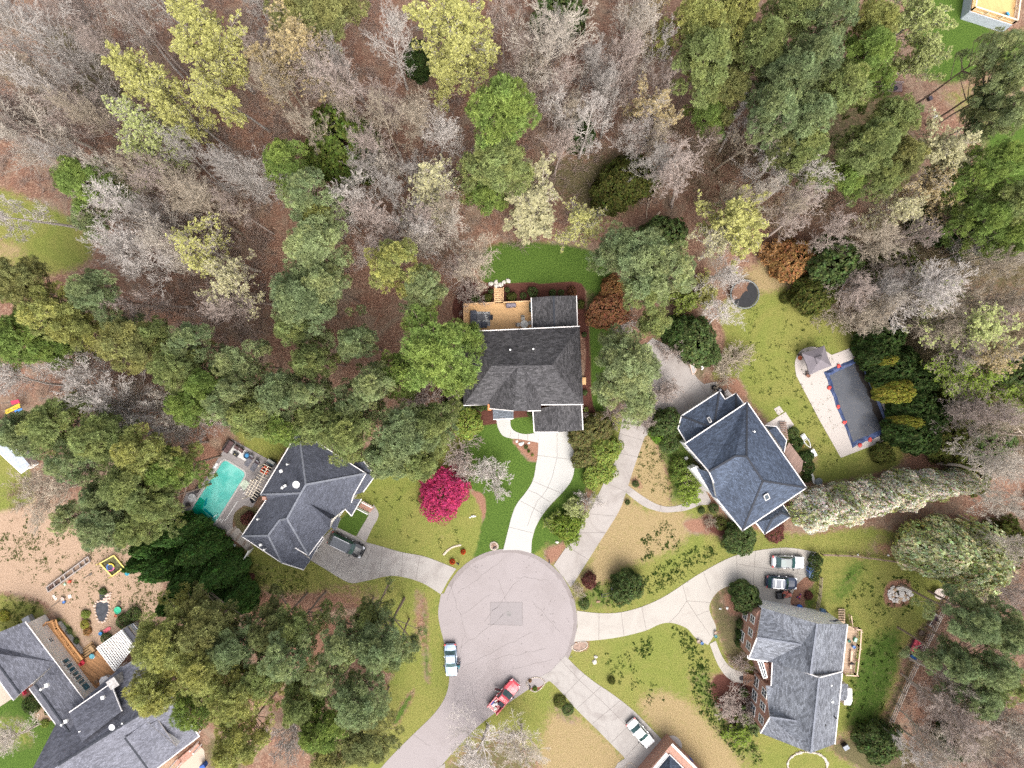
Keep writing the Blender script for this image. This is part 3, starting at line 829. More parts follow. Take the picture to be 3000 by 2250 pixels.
from mathutils.geometry import tessellate_polygon
# ------------------------------------------------------------------ houses
roof_mat("charcoal_shingle",(0.060,0.060,0.066),0.55,0.5,0.10)
roof_mat("slate_blue_shingle",(0.060,0.078,0.115),0.45,0.35)
roof_mat("blue_grey_shingle",(0.085,0.092,0.118),0.35,0.25)
roof_mat("steel_grey_shingle",(0.135,0.138,0.165),0.30,0.3)
roof_mat("light_grey_shingle",(0.165,0.175,0.198),0.35,0.4)
M_SIDING=plain("white_siding",(0.80,0.79,0.77),0.6,var=0.07,scale=1.5)
M_CREAM=plain("cream_siding",(0.62,0.59,0.53),0.6,var=0.07,scale=1.5)
M_RIDGE=plain("ridge_cap",(0.03,0.033,0.042),0.8)
M_GUT=plain("white_gutter",(0.74,0.70,0.68),0.5,var=0.08)
M_DECKA=plank_mat("honey_deck",(0.60,0.375,0.185),0.15,2.0,0.3,0.08)
M_DECKB=plank_mat("brown_deck",(0.245,0.165,0.135),0.15,-56.0,0.35)
M_DECKD=plank_mat("orange_deck",(0.36,0.19,0.09),0.14,35.0,0.35,0.3)
M_DECKE=plank_mat("pale_deck",(0.40,0.29,0.205),0.14,4.0,0.3)
M_DECKG=plank_mat("golden_deck",(0.60,0.37,0.16),0.14,70.0,0.25,0.08)
class House:
 def __init__(self,name,label,px,py):
  self.o=thing(name,label,"house",W(px,py))
  self.org=tuple(self.o.location)
 def part(self,mb,name,mats,parent= None ,uv= False ,smooth= False ):
  return mb.out(name,mats,parent or self.o,self.org,smooth,uv)
 def roof(self,V,faces,mat,gutters=(),ridges=(),gable=(),gable_mat= None ,name="roof",thick=0.16):
  """V: key -> (px, py, h); faces: strings of keys; gutters: runs of keys along the eaves; gable: upright faces"""
  P_={k:W(*v) for k,v in V.items()}
  b=MB()
  for f in faces:
   pts=[P_[k] for k in f.split()]
   n=Vector((0,0,0))
   for i in range(len(pts)):
    a,c=pts[i-1],pts[i]
    n+=Vector(((a.y-c.y)*(a.z+c.z),(a.z-c.z)*(a.x+c.x),(a.x-c.x)*(a.y+c.y)))
   if n.z<0:
    pts=pts[::-1]
   tri=tessellate_polygon([pts])
   for t_ in tri:
    q_=[pts[i] for i in t_]
    if (q_[1]-q_[0]).cross(q_[2]-q_[0]).z<0:
     q_=q_[::-1]
    b.poly(q_,0)
    b.poly([p-Vector((0,0,thick)) for p in q_][::-1],1)
   for i in range(len(pts)):
    a,c=pts[i-1],pts[i]
    dz=Vector((0,0,thick))
    b.poly([a,a-dz,c-dz,c],1)
  for f in gable:
   b.poly([P_[k] for k in f.split()],2)
  r=self.part(b,name,[mat,M_GUT,gable_mat or M_SIDING],uv= True )
  if gutters:
   g=MB()
   for run in gutters:
    ks=run.split()
    for i in range(len(ks)-1):
     a,c=P_[ks[i]]+Vector((0,0,-0.03)),P_[ks[i+1]]+Vector((0,0,-0.03))
     g.beam(a,c,0.13,0.14,0)
   self.part(g,"gutter",[M_GUT],r)
  if ridges:
   g=MB()
   for run in ridges:
    ks=run.split()
    for i in range(len(ks)-1):
     a,c=P_[ks[i]]+Vector((0,0,0.012)),P_[ks[i+1]]+Vector((0,0,0.012))
     g.beam(a,c,0.26,0.05,0)
   self.part(g,"ridge_cap",[M_RIDGE if mat!=MATS["light_grey_shingle"] and mat!=MATS["blue_grey_shingle"] else plain("pale_ridge_cap",(0.17,0.18,0.21),0.8)],r)
  return r
 def walls(self,pts,h,mat,ins=0.35,z0=0.0,he= None ):
  """pts: eave pixels at height he (default h)"""
  q=[W(x,y,he if he is not None else h) for x,y in pts]
  poly=inset([(p.x,p.y) for p in q],ins)
  b=MB().prism(poly,z0,h,0)
  self.part(b,"wall",[mat],uv= True )
  return poly
 def window(self,poly,i,t,z,w,h,frame= None ,name="window",glass= None ,bars= True ):
  """a framed pane on wall i of the footprint, t along it, sill at z"""
  n=len(poly)
  a,c=Vector((*poly[i],0)),Vector((*poly[(i+1)%n],0))
  area=sum(poly[k-1][0]*poly[k][1]-poly[k][0]*poly[k-1][1] for k in range(n))
  d=(c-a).normalized()
  nrm=Vector((d.y,-d.x,0))*(1 if area>0 else -1)
  p=a+(c-a)*t
  b=MB()
  for (u0,u1,v0,v1) in ((-w/2-.09,w/2+.09,-.1,0),(-w/2-.09,w/2+.09,h,h+.1),(-w/2-.09,-w/2,0,h),(w/2,w/2+.09,0,h),(-.025,.025,0,h),(-w/2,-.025,h/2-.02,h/2+.02),(.025,w/2,h/2-.02,h/2+.02))[:7 if bars else 4]:
   A=p+d*((u0+u1)/2)+nrm*0.03
   b.box((A.x,A.y,z+(v0+v1)/2),(u1-u0,0.08,v1-v0),math.atan2(d.y,d.x))
  f=self.part(b,name,[frame or M_WHITE])
  g=MB()
  A=p+nrm*0.012
  g.box((A.x,A.y,z+h/2),(w,0.02,h),math.atan2(d.y,d.x))
  self.part(g,"pane",[glass or M_GLASS],f)
 def vent(self,px,py,h,r=0.09,m= None ,tall=0.35):
  p=W(px,py,h)
  b=MB().cyl((p.x,p.y,p.z-0.5),r,0.5+tall,12)
  b.cyl((p.x,p.y,p.z+tall),r*1.35,0.05,12)
  self.part(b,"vent_pipe",[m or M_WHITE],smooth= False )
 def box_vent(self,px,py,h,s=0.4,m= None ):
  p=W(px,py,h)
  b=MB().box((p.x,p.y,p.z),(s,s,0.3),0.3,taper=0.8)
  b.box((p.x,p.y,p.z+0.18),(s*1.1,s*1.1,0.05),0.3)
  self.part(b,"roof_vent",[m or M_WHITE])
 def skylight(self,pts,h,dz=0.12):
  q=[W(x,y,hh) for (x,y),hh in zip(pts,h)]
  b=MB()
  for i in range(4):
   b.beam(q[i-1]+Vector((0,0,dz)),q[i]+Vector((0,0,dz)),0.12,0.14)
  f=self.part(b,"skylight",[plain("skylight_frame",(0.45,0.43,0.42),0.4)])
  c=sum(q,Vector())/4
  self.part(MB().poly([c+(p-c)*0.9+Vector((0,0,dz+0.02)) for p in q]),"pane",[M_GLASS],f)
 def dish(self,px,py,h,r=0.45):
  p=W(px,py,h)
  b=MB()
  b.tube([(p.x,p.y,p.z-0.3),(p.x,p.y,p.z+0.5),(p.x+.1,p.y-.1,p.z+.7)],0.03,6)
  prof=[(0.02,0.62),(r*.5,0.66),(r*.85,0.76),(r,0.84),(r*.84,0.79),(r*.5,0.69),(0.02,0.65)]
  b.lathe((p.x,p.y,p.z),prof,16)
  self.part(b,"satellite_dish",[plain("dish_grey",(0.6,0.6,0.62),0.5)],smooth= True )
  # ---------------------------------------------------------------- the charcoal-roofed house with the wooden deck (middle)
A=House("house","wide house with charcoal hip roof and honey wooden back deck, middle of the photo",1530,1080)
e,r=5.8,9.4
VA={"nw":(1351,972,e),"ne":(1698,956,e),"se":(1709,1185,e),"sw":(1358,1188,e),"r0":(1440,1072,r),"r1":(1616,1070,r),
"g0":(1434,1197,e),"g1":(1583,1202,e),"gr":(1507,1076,r-.1),"ga":(1512,1205,8.6),"gw":(1434,1184,e),"ge":(1583,1186,e)}
A.roof(VA,["nw ne r1 r0","ne se r1","se sw r0 r1","sw nw r0"],MATS["charcoal_shingle"],["nw ne","sw gw","ge se"],["nw r0 r1 ne"][:0])
A.roof({"a":(1434,1197,e+.05),"b":(1505,1204,7.9),"c":(1516,1078,9.3),"d":(1434,1160,e+.6),"e":(1584,1203,e+.05),"f":(1586,1160,e+.6),"h":(1545,1204,7.9),"i":(1535,1078,9.3)},
["a b c d","b h i c","h e f i"],MATS["charcoal_shingle"],["a b","h e"],gable=["a e h b"])
A.roof({"a":(1586,972,3.6),"b":(1692,966,3.6),"c":(1689,866,3.6),"d":(1556,872,3.6),"m":(1622,867,4.7),"n":(1625,970,4.7),"a2":(1560,972,3.6)},
["d m n a2","m c b n"],MATS["charcoal_shingle"],["d a2","c b"],["m n"])
A.roof({"a":(1443,1190,3.3),"b":(1505,1190,3.3),"c":(1504,1227,2.9),"d":(1445,1229,2.9)},["a b c d"],roof_mat("weathered_shingle",(0.10,0.115,0.135),0.5,0.3),["d c"])
A.roof({"a":(1561,1202,3.3),"b":(1704,1186,3.3),"c":(1708,1260,3.3),"d":(1565,1266,3.3),"m":(1633,1186,4.8),"n":(1636,1266,4.8)},
["a m n d","m b c n"],MATS["charcoal_shingle"],["a d","b c","d n"],gable=["d c n"])
pA=A.walls([(1351,972),(1698,956),(1709,1185),(1583,1190),(1583,1203),(1434,1198),(1434,1187),(1358,1188)],e-0.1,M_CREAM)
A.walls([(1556,872),(1689,866),(1692,966),(1560,972)],3.5,M_CREAM)
A.walls([(1561,1195),(1704,1180),(1708,1260),(1565,1266)],3.2,M_CREAM)
for i,tt in ((0,.3),(0,.6),(1,.3),(1,.7)):
 A.window(pA,i,tt,3.4,1.0,1.5)
for i,tt in ((1,.5),(7,.5)):
 A.window(pA,i,tt,1.0,1.0,1.5)
b=MB()
for q in ((1458,1228),(1492,1227)):
 p=W(q[0],q[1],1.4)
 b.box((p.x,p.y,1.4),(.2,.2,2.8))
A.part(b,"porch_post",[M_WHITE])
A.vent(1495,1025,8.3);A.vent(1519,1020,8.2,m=M_BLACK,tall=.15);A.vent(1562,1023,8.2);A.box_vent(1526,974,6.4,.35,M_BLACK)
p0=W(1434,1190,5.9)
b=MB().box((p0.x,p0.y-.1,5.75),(.5,1.0,.3))
A.part(b,"flashing",[plain("copper_flashing",(0.55,0.20,0.07),0.5)])
# side stoop
c4=[W(1706,1106,.5),W(1717,1106,.5),W(1717,1127,.5),W(1706,1127,.5)]
A.part(MB().prism([(p.x,p.y) for p in c4],0,.5,0),"side_stoop",[M_DECKA])
def railing(b,pts,z,h=0.95,post=0.12,every=1.8,m=0,top=0.14):
 for i in range(len(pts)-1):
  a,c=Vector((*pts[i],z)),Vector((*pts[i+1],z))
  L=(c-a).length
  n=max(1,round(L/every))
  up=Vector((0,0,h))
  b.beam(a+up,c+up,top,0.05,m)
  b.beam(a+up*0.15,c+up*0.15,0.04,0.06,m)
  for k in range(n+1):
   p=a+(c-a)*(k/n)
   b.box((p.x,p.y,z+h/2-.03),(post,post,h-.06),0,m)
  nb=int(L/0.35)
  for k in range(1,nb):
   p=a+(c-a)*(k/nb)
   b.box((p.x,p.y,z+h/2-.03),(.03,.03,h-.1),0,m)
def xy(pts,h=0.0):
 return [(W(x,y,h).x,W(x,y,h).y) for x,y in pts]
zA=0.9
dk=thing("wooden_deck","honey coloured wooden deck with rail and stairs behind the charcoal roofed house","deck",W(1460,930))
og=tuple(dk.location)
floor=xy([(1361,893),(1449,889),(1474,888),(1556,884),(1590,884),(1590,990),(1361,990)],zA)
MB().prism(floor,zA-0.15,zA,0).out("deck_floor",[M_DECKA],dk,og)
b=MB()
railing(b,xy([(1361,985),(1361,893),(1449,889)],zA),zA,top=.16)
railing(b,xy([(1475,888),(1556,884)],zA),zA,top=.16)
b.out("railing",[plain("honey_rail",(0.62,0.40,0.22),0.7)],dk,og)
b=MB()
for k in range(7):
 q=xy([(1449,886-k*6.0),(1475,885-k*6.0),(1475,880-k*6.0),(1449,881-k*6.0)],zA-.12*(k+1))
 b.prism(q,zA-.12*(k+1)-.05,zA-.12*(k+1),0)
for sx in (1448.5,1474.5):
 a,c=W(sx,888,zA+.6),W(sx,842,.75)
 b.beam(a,c,.1,.08);b.beam(W(sx,888,zA-.2),W(sx,842,.08),.06,.22)
 b.box((c.x,c.y,.4),(.1,.1,.8))
b.out("stairs",[MATS["honey_rail"]],dk,og)
b=MB()
for q in ((1363,895),(1405,893),(1500,889),(1550,887)):
 p=W(q[0],q[1],0)
 b.box((p.x,p.y,(zA-.15)/2),(.15,.15,zA-.15))
b.out("deck_post",[MATS["honey_rail"]],dk,og)
# ---------------------------------------------------------------- the slate-blue roofed house (right)
B=House("house","white walled house with slate blue roof turned diagonally beside a covered pool",2170,1350)
e,r=5.6,9.0
VB={"N":(2189,1178,e),"E":(2363,1429,e),"S":(2175,1555,e),"Wc":(2006,1300,e),"C":(2187,1337,r),"D":(2235,1409,r),"Bq":(2155,1336,r-.25),
"A":(2077,1382,7.9),"P1":(2091,1414,7.0),"F":(2100,1462,e),"F2":(2097,1455,5.7)}
B.roof(VB,["N Wc A Bq C","N E D C","E S D","F S D","F D C","F C Bq","F Bq A P1"],MATS["slate_blue_shingle"],
["Wc N","N E","E S","S F","Wc A P1"],["N C","E D","S D","C Bq A","C D"])
B.roof({"a":(2041,1372,3.7),"b":(2077,1383,4.6),"c":(2100,1424,4.4),"d":(2103,1462,3.7),"q":(2088,1455,3.5)},["a b c d q"],MATS["slate_blue_shingle"])
pB=B.walls([(2189,1178),(2363,1429),(2175,1555),(2100,1462),(2097,1455),(2077,1382),(2006,1300)],e-.1,M_SIDING)
# SW wing fronts: a closed white gable wall under the rake
b=MB()
g0,g1,g2,g3=W(2012,1301,e-.1),W(2079,1383,7.7),W(2079,1383,e-.1),W(2092,1414,6.8)
b.poly([g0,g2,g1]);b.poly([g2,W(2092,1414,e-.1),g3,g1])
B.part(b,"gable_wall",[M_SIDING],uv= True )
q=[W(2022,1372,3),W(2041,1364,3),W(2092,1432,3),W(2085,1448,3)]
MB().prism([(p.x,p.y) for p in q],0,3.4,0).out("entry_wall",[M_SIDING],B.o,B.org)
B.roof({"n":(2108,1146,3.4),"n2":(2124,1170,3.4),"x":(2156,1152,3.4),"x2":(2180,1184,3.4),"m2":(2010,1295,3.4),"w":(1996,1219,3.4),"s":(1986,1256,3.4),
"j":(2093,1243,5.2),"k":(2157,1196,4.9),"l":(2078,1250,5.2),"z":(2104,1240,5.0)},
["w n j l","w l s","s l j z m2","n n2 k j","n2 x k","x x2 k","x2 m2 z j k"],MATS["slate_blue_shingle"],["w n","n n2 x x2","w s","s m2"],["w l j n","j k x"])
B.walls([(1996,1219),(2108,1146),(2124,1170),(2156,1152),(2180,1184),(2010,1295)],3.3,M_SIDING)
B.roof({"a":(2294,1479,3.2),"b":(2317,1513,3.2),"c":(2240,1565,3.2),"d":(2214,1531,3.2),"m":(2262,1520,4.4),"n":(2290,1503,4.4)},
["a b n","b c m n","c d m","a d m n"],MATS["slate_blue_shingle"],["b c","c d","a b"],["c m n b"])
B.walls([(2294,1479),(2317,1513),(2240,1565),(2214,1531)],3.1,M_SIDING)
B.roof({"a":(2242,1247,3.2),"b":(2275,1250,3.0),"c":(2304,1290,3.0),"d":(2297,1325,3.0),"m":(2254,1260,4.2),"n":(2290,1312,4.2)},
["a b m","b c n m","c d n","a m n d"],MATS["slate_blue_shingle"],["a b c d"])
B.walls([(2246,1250),(2275,1253),(2302,1291),(2296,1322),(2288,1322)],2.9,M_SIDING,.15)
for i,tt,zz in ((2,.2,3.3),(2,.75,3.3),(5,.3,3.2),(5,.65,3.2),(5,.3,.9),(5,.7,.9),(0,.3,3.3),(0,.7,3.3),(2,.45,.8)):
 B.window(pB,i,tt,zz,1.0,1.5)
B.skylight([(2071,1225),(2077,1222),(2084,1235),(2078,1238)],[4.7,4.7,5.1,5.1])
B.skylight([(2236,1452),(2248,1445),(2254,1459),(2242,1466)],[7.9,7.9,7.5,7.5],.16)
B.vent(2208,1264,7.6)
zB=2.3
bd=thing("wooden_deck","brown wooden deck with stairs behind the slate blue roofed house","deck",W(2320,1340))
og=tuple(bd.location)
MB().prism(xy([(2296,1324),(2312,1296),(2353,1351),(2349,1378),(2338,1389)],zB),zB-.2,zB,0).out("deck_floor",[M_DECKB],bd,og)
b=MB()
for k in range(8):
 t0,t1=k/8,(k+.8)/8
 z=zB-.1-k*.27
 L= lambda t:(2305+(2285-2305)*t*0+(2284-2291)*t,1291+(1236-1291)*t)
 a0,a1=(2291+(2284-2291)*t0,1288-54*t0),(2291+(2284-2291)*t1,1288-54*t1)
 b.prism(xy([a0,(a0[0]+19,a0[1]+1),(a1[0]+19,a1[1]+1),a1],z),z-.06,z,0)
b.out("stairs",[M_DECKB],bd,og)
b=MB()
for q in ((2312,1300),(2350,1352),(2346,1377)):
 p=W(q[0],q[1],1);b.box((p.x,p.y,(zB-.2)/2),(.14,.14,zB-.2))
b.out("deck_post",[M_DECKB],bd,og)
# ---------------------------------------------------------------- the blue-grey roofed house with the turquoise pool (left of the middle)
C=House("house","house with blue grey many-gabled roof beside the turquoise pool",880,1480)
e,r=4.6,8.6
VC={"N":(875,1261,e),"E":(1072,1387,e),"E2":(1036,1451,e),"E3":(1029,1473,e),"E4":(1011,1491,e),"J":(896,1420,r),"K":(882,1445,r),"Wc":(763,1449,e),
"L":(908,1476,7.6),"M":(970,1523,7.0),"M2":(984,1512,5.2),"M3":(967,1549,e),"S3":(946,1572,e),"T":(841,1520,8.0),"S2":(904,1628,e),"U":(819,1524,7.0),
"X":(865,1605,5.0),"R0":(786,1569,7.2),"Q":(708,1571,e),"Sb":(826,1649,e),"B1":(889,1669,3.4),"B0":(911,1641,3.7),"W2":(781,1462,e)}
C.roof(VC,["N E J","N J K Wc","J E E2 L K","L E2 E3 E4 M2 M","L M M3 S3","K L S3","K S3 S2 T","T S2 X U","Wc K T U R0 Q W2","Q R0 Sb","R0 U X B0 B1 Sb"],
MATS["blue_grey_shingle"],["Q W2","Wc N","N E","E E2 E3","S3 S2 X","Q Sb","B1 Sb"],["N J","Wc K J E","Q R0 U","R0 Sb","T S2","U T K"])
C.roof({"a":(904,1629,3.9),"b":(945,1573,3.9),"c":(949,1576,3.3),"d":(889,1669,3.3),"x":(911,1640,3.7)},["a b c d x"],MATS["blue_grey_shingle"],["c d"])
C.roof({"a":(1028,1358,3.6),"b":(1066,1352,3.1),"c":(1100,1393,3.1),"d":(1064,1442,3.1),"e":(1036,1451,3.8),"f":(1072,1388,3.8)},["a b c f","f c d e"],MATS["blue_grey_shingle"],["b c d"])
C.roof({"a":(1011,1491,3.7),"b":(1035,1462,3.7),"c":(1059,1462,3.1),"d":(1030,1512,3.1)},["a b c d"],MATS["blue_grey_shingle"],["a d c"])
C.roof({"a":(985,1513,3.5),"b":(998,1518,3.0),"c":(984,1553,3.0),"d":(969,1545,3.5)},["a b c d"],MATS["blue_grey_shingle"],[])
pC=C.walls([(763,1449),(875,1261),(1072,1387),(1036,1451),(1029,1473),(1011,1491),(970,1545),(946,1572),(904,1628),(865,1607),(822,1640),(708,1571),(781,1462)],e-.15,M_CREAM,.3)
C.walls([(865,1600),(908,1632),(888,1664),(826,1646)],3.2,M_CREAM,.25)
C.walls([(1030,1360),(1066,1356),(1096,1393),(1062,1440),(1036,1451),(1072,1388)],3.0,M_CREAM,.1)
for i,tt in ((0,.3),(0,.7),(2,.5),(5,.3),(5,.7)):
 C.window(pC,i,tt,1.0,1.1,1.4)
C.window(pC,8,.5,.15,3.2,2.2,name="garage_door")
q=xy([(1049,1485),(1063,1469),(1096,1487),(1083,1502)],.3)
st=MB().prism(q,0,.3,0)
C.part(st,"front_step",[M_BRICK],uv= True )
b=MB()
railing(b,xy([(1063,1468),(1093,1484)],.3),.3,1.0,.1,1.0,top=.12)
railing(b,xy([(1050,1487),(1081,1503)],.3),.3,1.0,.1,1.0,top=.12)
C.part(b,"railing",[M_WHITE])
C.dish(873,1417,8.0,.5);C.box_vent(824,1380,6.6,.35);C.vent(843,1360,6.3);C.vent(829,1428,7.0,.13);C.box_vent(836,1423,7.1,.3)
C.vent(757,1520,5.5);C.box_vent(764,1596,6.0,.3);C.vent(776,1609,5.6)
b=MB()
p=W(776,1459,4.9);b.box((p.x,p.y,4.9),(.5,.5,.8))
C.part(b,"chimney",[M_BRICK],uv= True )
# pergola over the pool side of that house
pg=thing("pergola","slatted cream pergola fixed along the pool side of the blue grey roofed house","pergola",W(765,1430))
og=tuple(pg.location)
b=MB()
z=2.9
nd=Vector((.83,.55,0))
for k in range(13):
 t=k/12
 a=W(797-53*t,1372+88*t,z);c=W(773-53*t,1360+88*t,z)
 if t>.55:
  a=W(797-53*t+4,1372+88*t+6,z);c=W(757-41*t,1352+92*t,z)
 b.beam(a,c,.06,.14)
b.out("rafter",[plain("cream_wood",(0.62,0.55,0.45),0.7)],pg,og)
b=MB()
for o_ in (0,9,18):
 a,c=W(786-o_,1366-o_*.3,z-.12),W(738-o_,1455-o_*.3,z-.12)
 if o_:a=a+(c-a)*.5
 b.beam(a,c,.08,.15)
b.out("beam",[MATS["cream_wood"]],pg,og)
b=MB()
for q in ((722,1456),(745,1405),(768,1362)):
 p=W(q[0],q[1],1.4);b.box((p.x,p.y,1.4),(.13,.13,2.8))
b.out("post",[MATS["cream_wood"]],pg,og)
# ---------------------------------------------------------------- the steel-grey roofed house with pergola (bottom left)
D=House("house","large steel grey roofed house with white rear wall and pergola, bottom left corner",220,2080)
e=4.2
D.roof({"n":(74,1821,e),"x":(248,2052,e),"r2":(207,2152,6.4),"r1":(102,2005,6.4),"xm":(164,1940,e),"q":(86,2017,6.2),"q2":(58,2033,7.0),"r0":(-30,1912,7.0),"n0":(-70,1910,e),"w":(-70,1880,6.6)},
["n xm q2 r0 w","xm x r2 r1"],MATS["steel_grey_shingle"],["n x"],["r1 r2","r0 q2"])
D.roof({"r0":(-30,1912,7.0),"q2":(58,2033,7.0),"a":(40,2052,e),"b":(-70,1900,e)},["r0 q2 a b"],MATS["steel_grey_shingle"],["a b"])
D.roof({"r1":(102,2005,6.4),"r2":(207,2152,6.4),"a":(165,2124,e),"b":(85,2016,e)},["r1 r2 a b"],MATS["steel_grey_shingle"],["a b"])
q=[W(*p) for p in ((74,1821,e),(248,2052,e),(190,2110,e),(90,2010,e),(40,2046,e),(-60,1910,e))]
pD=inset([(p.x,p.y) for p in q],.3)
D.part(MB().prism(pD,0,e-.1,0),"wall",[M_SIDING],uv= True )
V2={"p":(203,2087,6.6),"q":(325,2002,6.0),"s":(357,2083,8.8),"t":(240,2175,9.2)}
D.roof(V2,["p q s t"],MATS["steel_grey_shingle"],["p q","q s"],[])
b=MB()
b.poly([W(325,2002,5.8),W(357,2083,8.6),W(348,2068,5.2),W(334,2000,4.2)])
b.poly([W(205,2087,6.5),W(325,2003,5.9),W(335,1996,3.0),W(215,2080,3.0)])
D.part(b,"dormer_wall",[M_SIDING],uv= True )
VD={"r0":(170,2242,9.4),"r1":(411,2092,9.4),"r2":(500,2037,9.4),"n0":(165,2119,4.4),"n1":(345,1962,4.4),"n2":(420,1915,4.4),"s0":(462,2250,e),"s1":(584,2157,e),"s2":(549,2104,6.4),
"s00":(300,2390,e),"rl":(60,2320,9.4)}
D.roof(VD,["n0 r0 r1 r2 n2 n1","r0 s00 s0 s1 s2 r2 r1","rl r0 s00","rl n0 r0"],MATS["steel_grey_shingle"],["s0 s1","s1 s2"],["r0 r1 r2"])
D.roof({"a":(366,2162,8.6),"b":(462,2110,8.0),"c":(516,2188,6.4),"d":(440,2262,5.6)},["a b c d"],MATS["steel_grey_shingle"],[],["a d"])
D.roof({"a":(430,2115,8.4),"b":(517,2188,6.6),"d":(366,2162,8.5)},["a b d"],MATS["steel_grey_shingle"],[],[])
b=MB()
b.poly([W(432,2117,8.4),W(517,2188,6.5),W(528,2172,5.2),W(497,2146,6.0)])
D.part(b,"dormer_wall",[M_SIDING],uv= True )
q=[W(*p) for p in ((170,2240,4),(345,1965,4),(500,1990,4),(580,2157,4),(462,2246,4),(300,2380,4))]
D.part(MB().prism(inset([(p.x,p.y) for p in q],.4),0,4.0,0),"wall",[M_BRICK],uv= True )
D.roof({"a":(338,1965,3.6),"b":(350,1955,3.4),"c":(385,1998,3.4),"d":(379,2012,3.6),"e":(400,1940,3.4),"f":(440,1990,3.8)},["a b e f d"],MATS["steel_grey_shingle"],[])
D.dish(338,2122,8.9,.42);D.vent(353,2126,9.0,.1);D.box_vent(302,2043,7.3,.4);D.vent(124,2017,6.9,.12);D.box_vent(138,2007,6.9,.45);D.box_vent(194,2112,6.9,.4);D.vent(184,2121,6.9,.1)
D.vent(362,2116,9.1,.08);D.box_vent(236,2143,8.2,.25)
# the white rear wall's windows: panes in pairs
npD=len(pD)
area=0
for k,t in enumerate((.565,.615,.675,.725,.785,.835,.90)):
 D.window(pD,0,t,1.6 if k<6 else 1.5,.78 if k<6 else 1.1,1.25,M_WHITE,glass=glass_mat("blue_glass",(.04,.13,.18)) if "blue_glass" not in MATS else MATS["blue_glass"],bars= False )  # teal pane colour has the sky's reflection painted in
D.window(pD,0,.28,1.8,.6,.6)
b=MB()
p=W(347,1990,5.2)
b.box((p.x,p.y,3.2),(1.2,1.2,6.4),.6)
b.box((p.x,p.y,6.5),(1.35,1.35,.2),.6)
D.part(b,"chimney",[plain("stone_chimney",(0.36,0.34,0.33),0.9,var=.3,scale=3)])
b=MB();p=W(570,2115,3.0)
b.prism(xy([(545,2106),(560,2090),(592,2130),(580,2150)],2.6),2.4,2.6,0)
D.part(b,"side_deck",[M_DECKD])
b=MB();railing(b,xy([(560,2090),(594,2132),(582,2152)],2.6),2.6,top=.12);D.part(b,"railing",[M_WHITE])
q=xy([(510,2235),(578,2176),(590,2190),(522,2250)],.4)
D.part(MB().prism(q,0,.4,0),"front_porch",[M_BRICK],uv= True )
b=MB()
for q_ in ((508,2236),(520,2246),(570,2185),(580,2192)):
 p=W(q_[0],q_[1],1.5);b.box((p.x,p.y,1.7),(.16,.16,2.6))
D.part(b,"porch_post",[M_WHITE])
zD=0.9
dd=thing("wooden_deck","orange brown wooden deck with ramp behind the steel grey roofed house","deck",W(280,1960))
og=tuple(dd.location)
MB().prism(xy([(217,1945),(247,1930),(288,1904),(338,1967),(322,2010),(275,2045),(210,1955)],zD),zD-.2,zD,0).out("deck_floor",[M_DECKD],dd,og)
M_RAMP=plank_mat("ramp_boards",(0.50,0.265,0.115),0.5,48.0,.35,.15)
MB().prism(xy([(137,1829),(160,1818),(246,1932),(225,1952),(200,1960)],zD),zD-.25,zD-.02,0).out("ramp",[M_RAMP],dd,og)
b=MB()
railing(b,xy([(137,1829),(147,1817),(166,1815),(172,1838),(242,1933)],zD),zD,.9,.1,1.6,top=.14)
b.out("railing",[plain("orange_rail",(0.42,0.21,0.09),0.7)],dd,og)
b=MB()
b.prism(xy([(147,1817),(165,1815),(171,1838),(243,1931),(232,1936),(160,1842)],zD+.45),zD+.39,zD+.44)
b.out("bench_shelf",[M_RAMP],dd,og)
b=MB()
for k in range(4):
 z=zD-.2*(k+1)
 q=[(243-k*2,1929-k*6),(284-k*4,1903-k*6.5),(281-k*4,1898-k*6.5),(241-k*2,1924-k*6)]
 b.prism(xy(q,z),z-.06,z)
railing(b,xy([(271,1888),(283,1903)],.5),.3,.9,.1,.8,top=.5)
b.out("stairs",[plain("brown_boards",(0.27,0.17,0.085),0.8)],dd,og)
wl=MB()
q=[W(*p) for p in ((172,1822,.5),(242,1912,.5),(238,1918,.5),(168,1828,.5))]
wl.prism([(p.x,p.y) for p in q],0,.75)
single(wl,"low_wall",[plain("pale_wall",(0.5,0.5,0.52),.8)],"low pale wall along the orange ramp of the bottom left house","wall")
pz=3.0
pd=thing("pergola","white lattice pergola over the deck of the steel grey roofed house","pergola",W(340,1905))
og=tuple(pd.location)
c00,c10,c11,c01=W(285,1897,pz),W(357,1846,pz),W(393,1893,pz),W(338,1966,pz)
c01=W(337,1965,pz)
b=MB()
for k in range(14):
 t=k/13
 b.beam(c00.lerp(c10,t)+Vector((0,0,.14)),c01.lerp(c11,t)+Vector((0,0,.14)),.10,.08)
b.out("lattice_slat",[M_WHITE],pd,og)
b=MB()
for k in range(15):
 t=k/14
 b.beam(c00.lerp(c01,t),c10.lerp(c11,t),.10,.12)
b.beam(c00-Vector((0,0,.1)),c01-Vector((0,0,.1)),.14,.2);b.beam(c10-Vector((0,0,.1)),c11-Vector((0,0,.1)),.14,.2)
b.out("joist",[M_WHITE],pd,og)
b=MB()
for c in (c00,c10,c11,c01):
 b.box((c.x,c.y,1.45),(.14,.14,2.9))
b.out("post",[M_WHITE],pd,og)
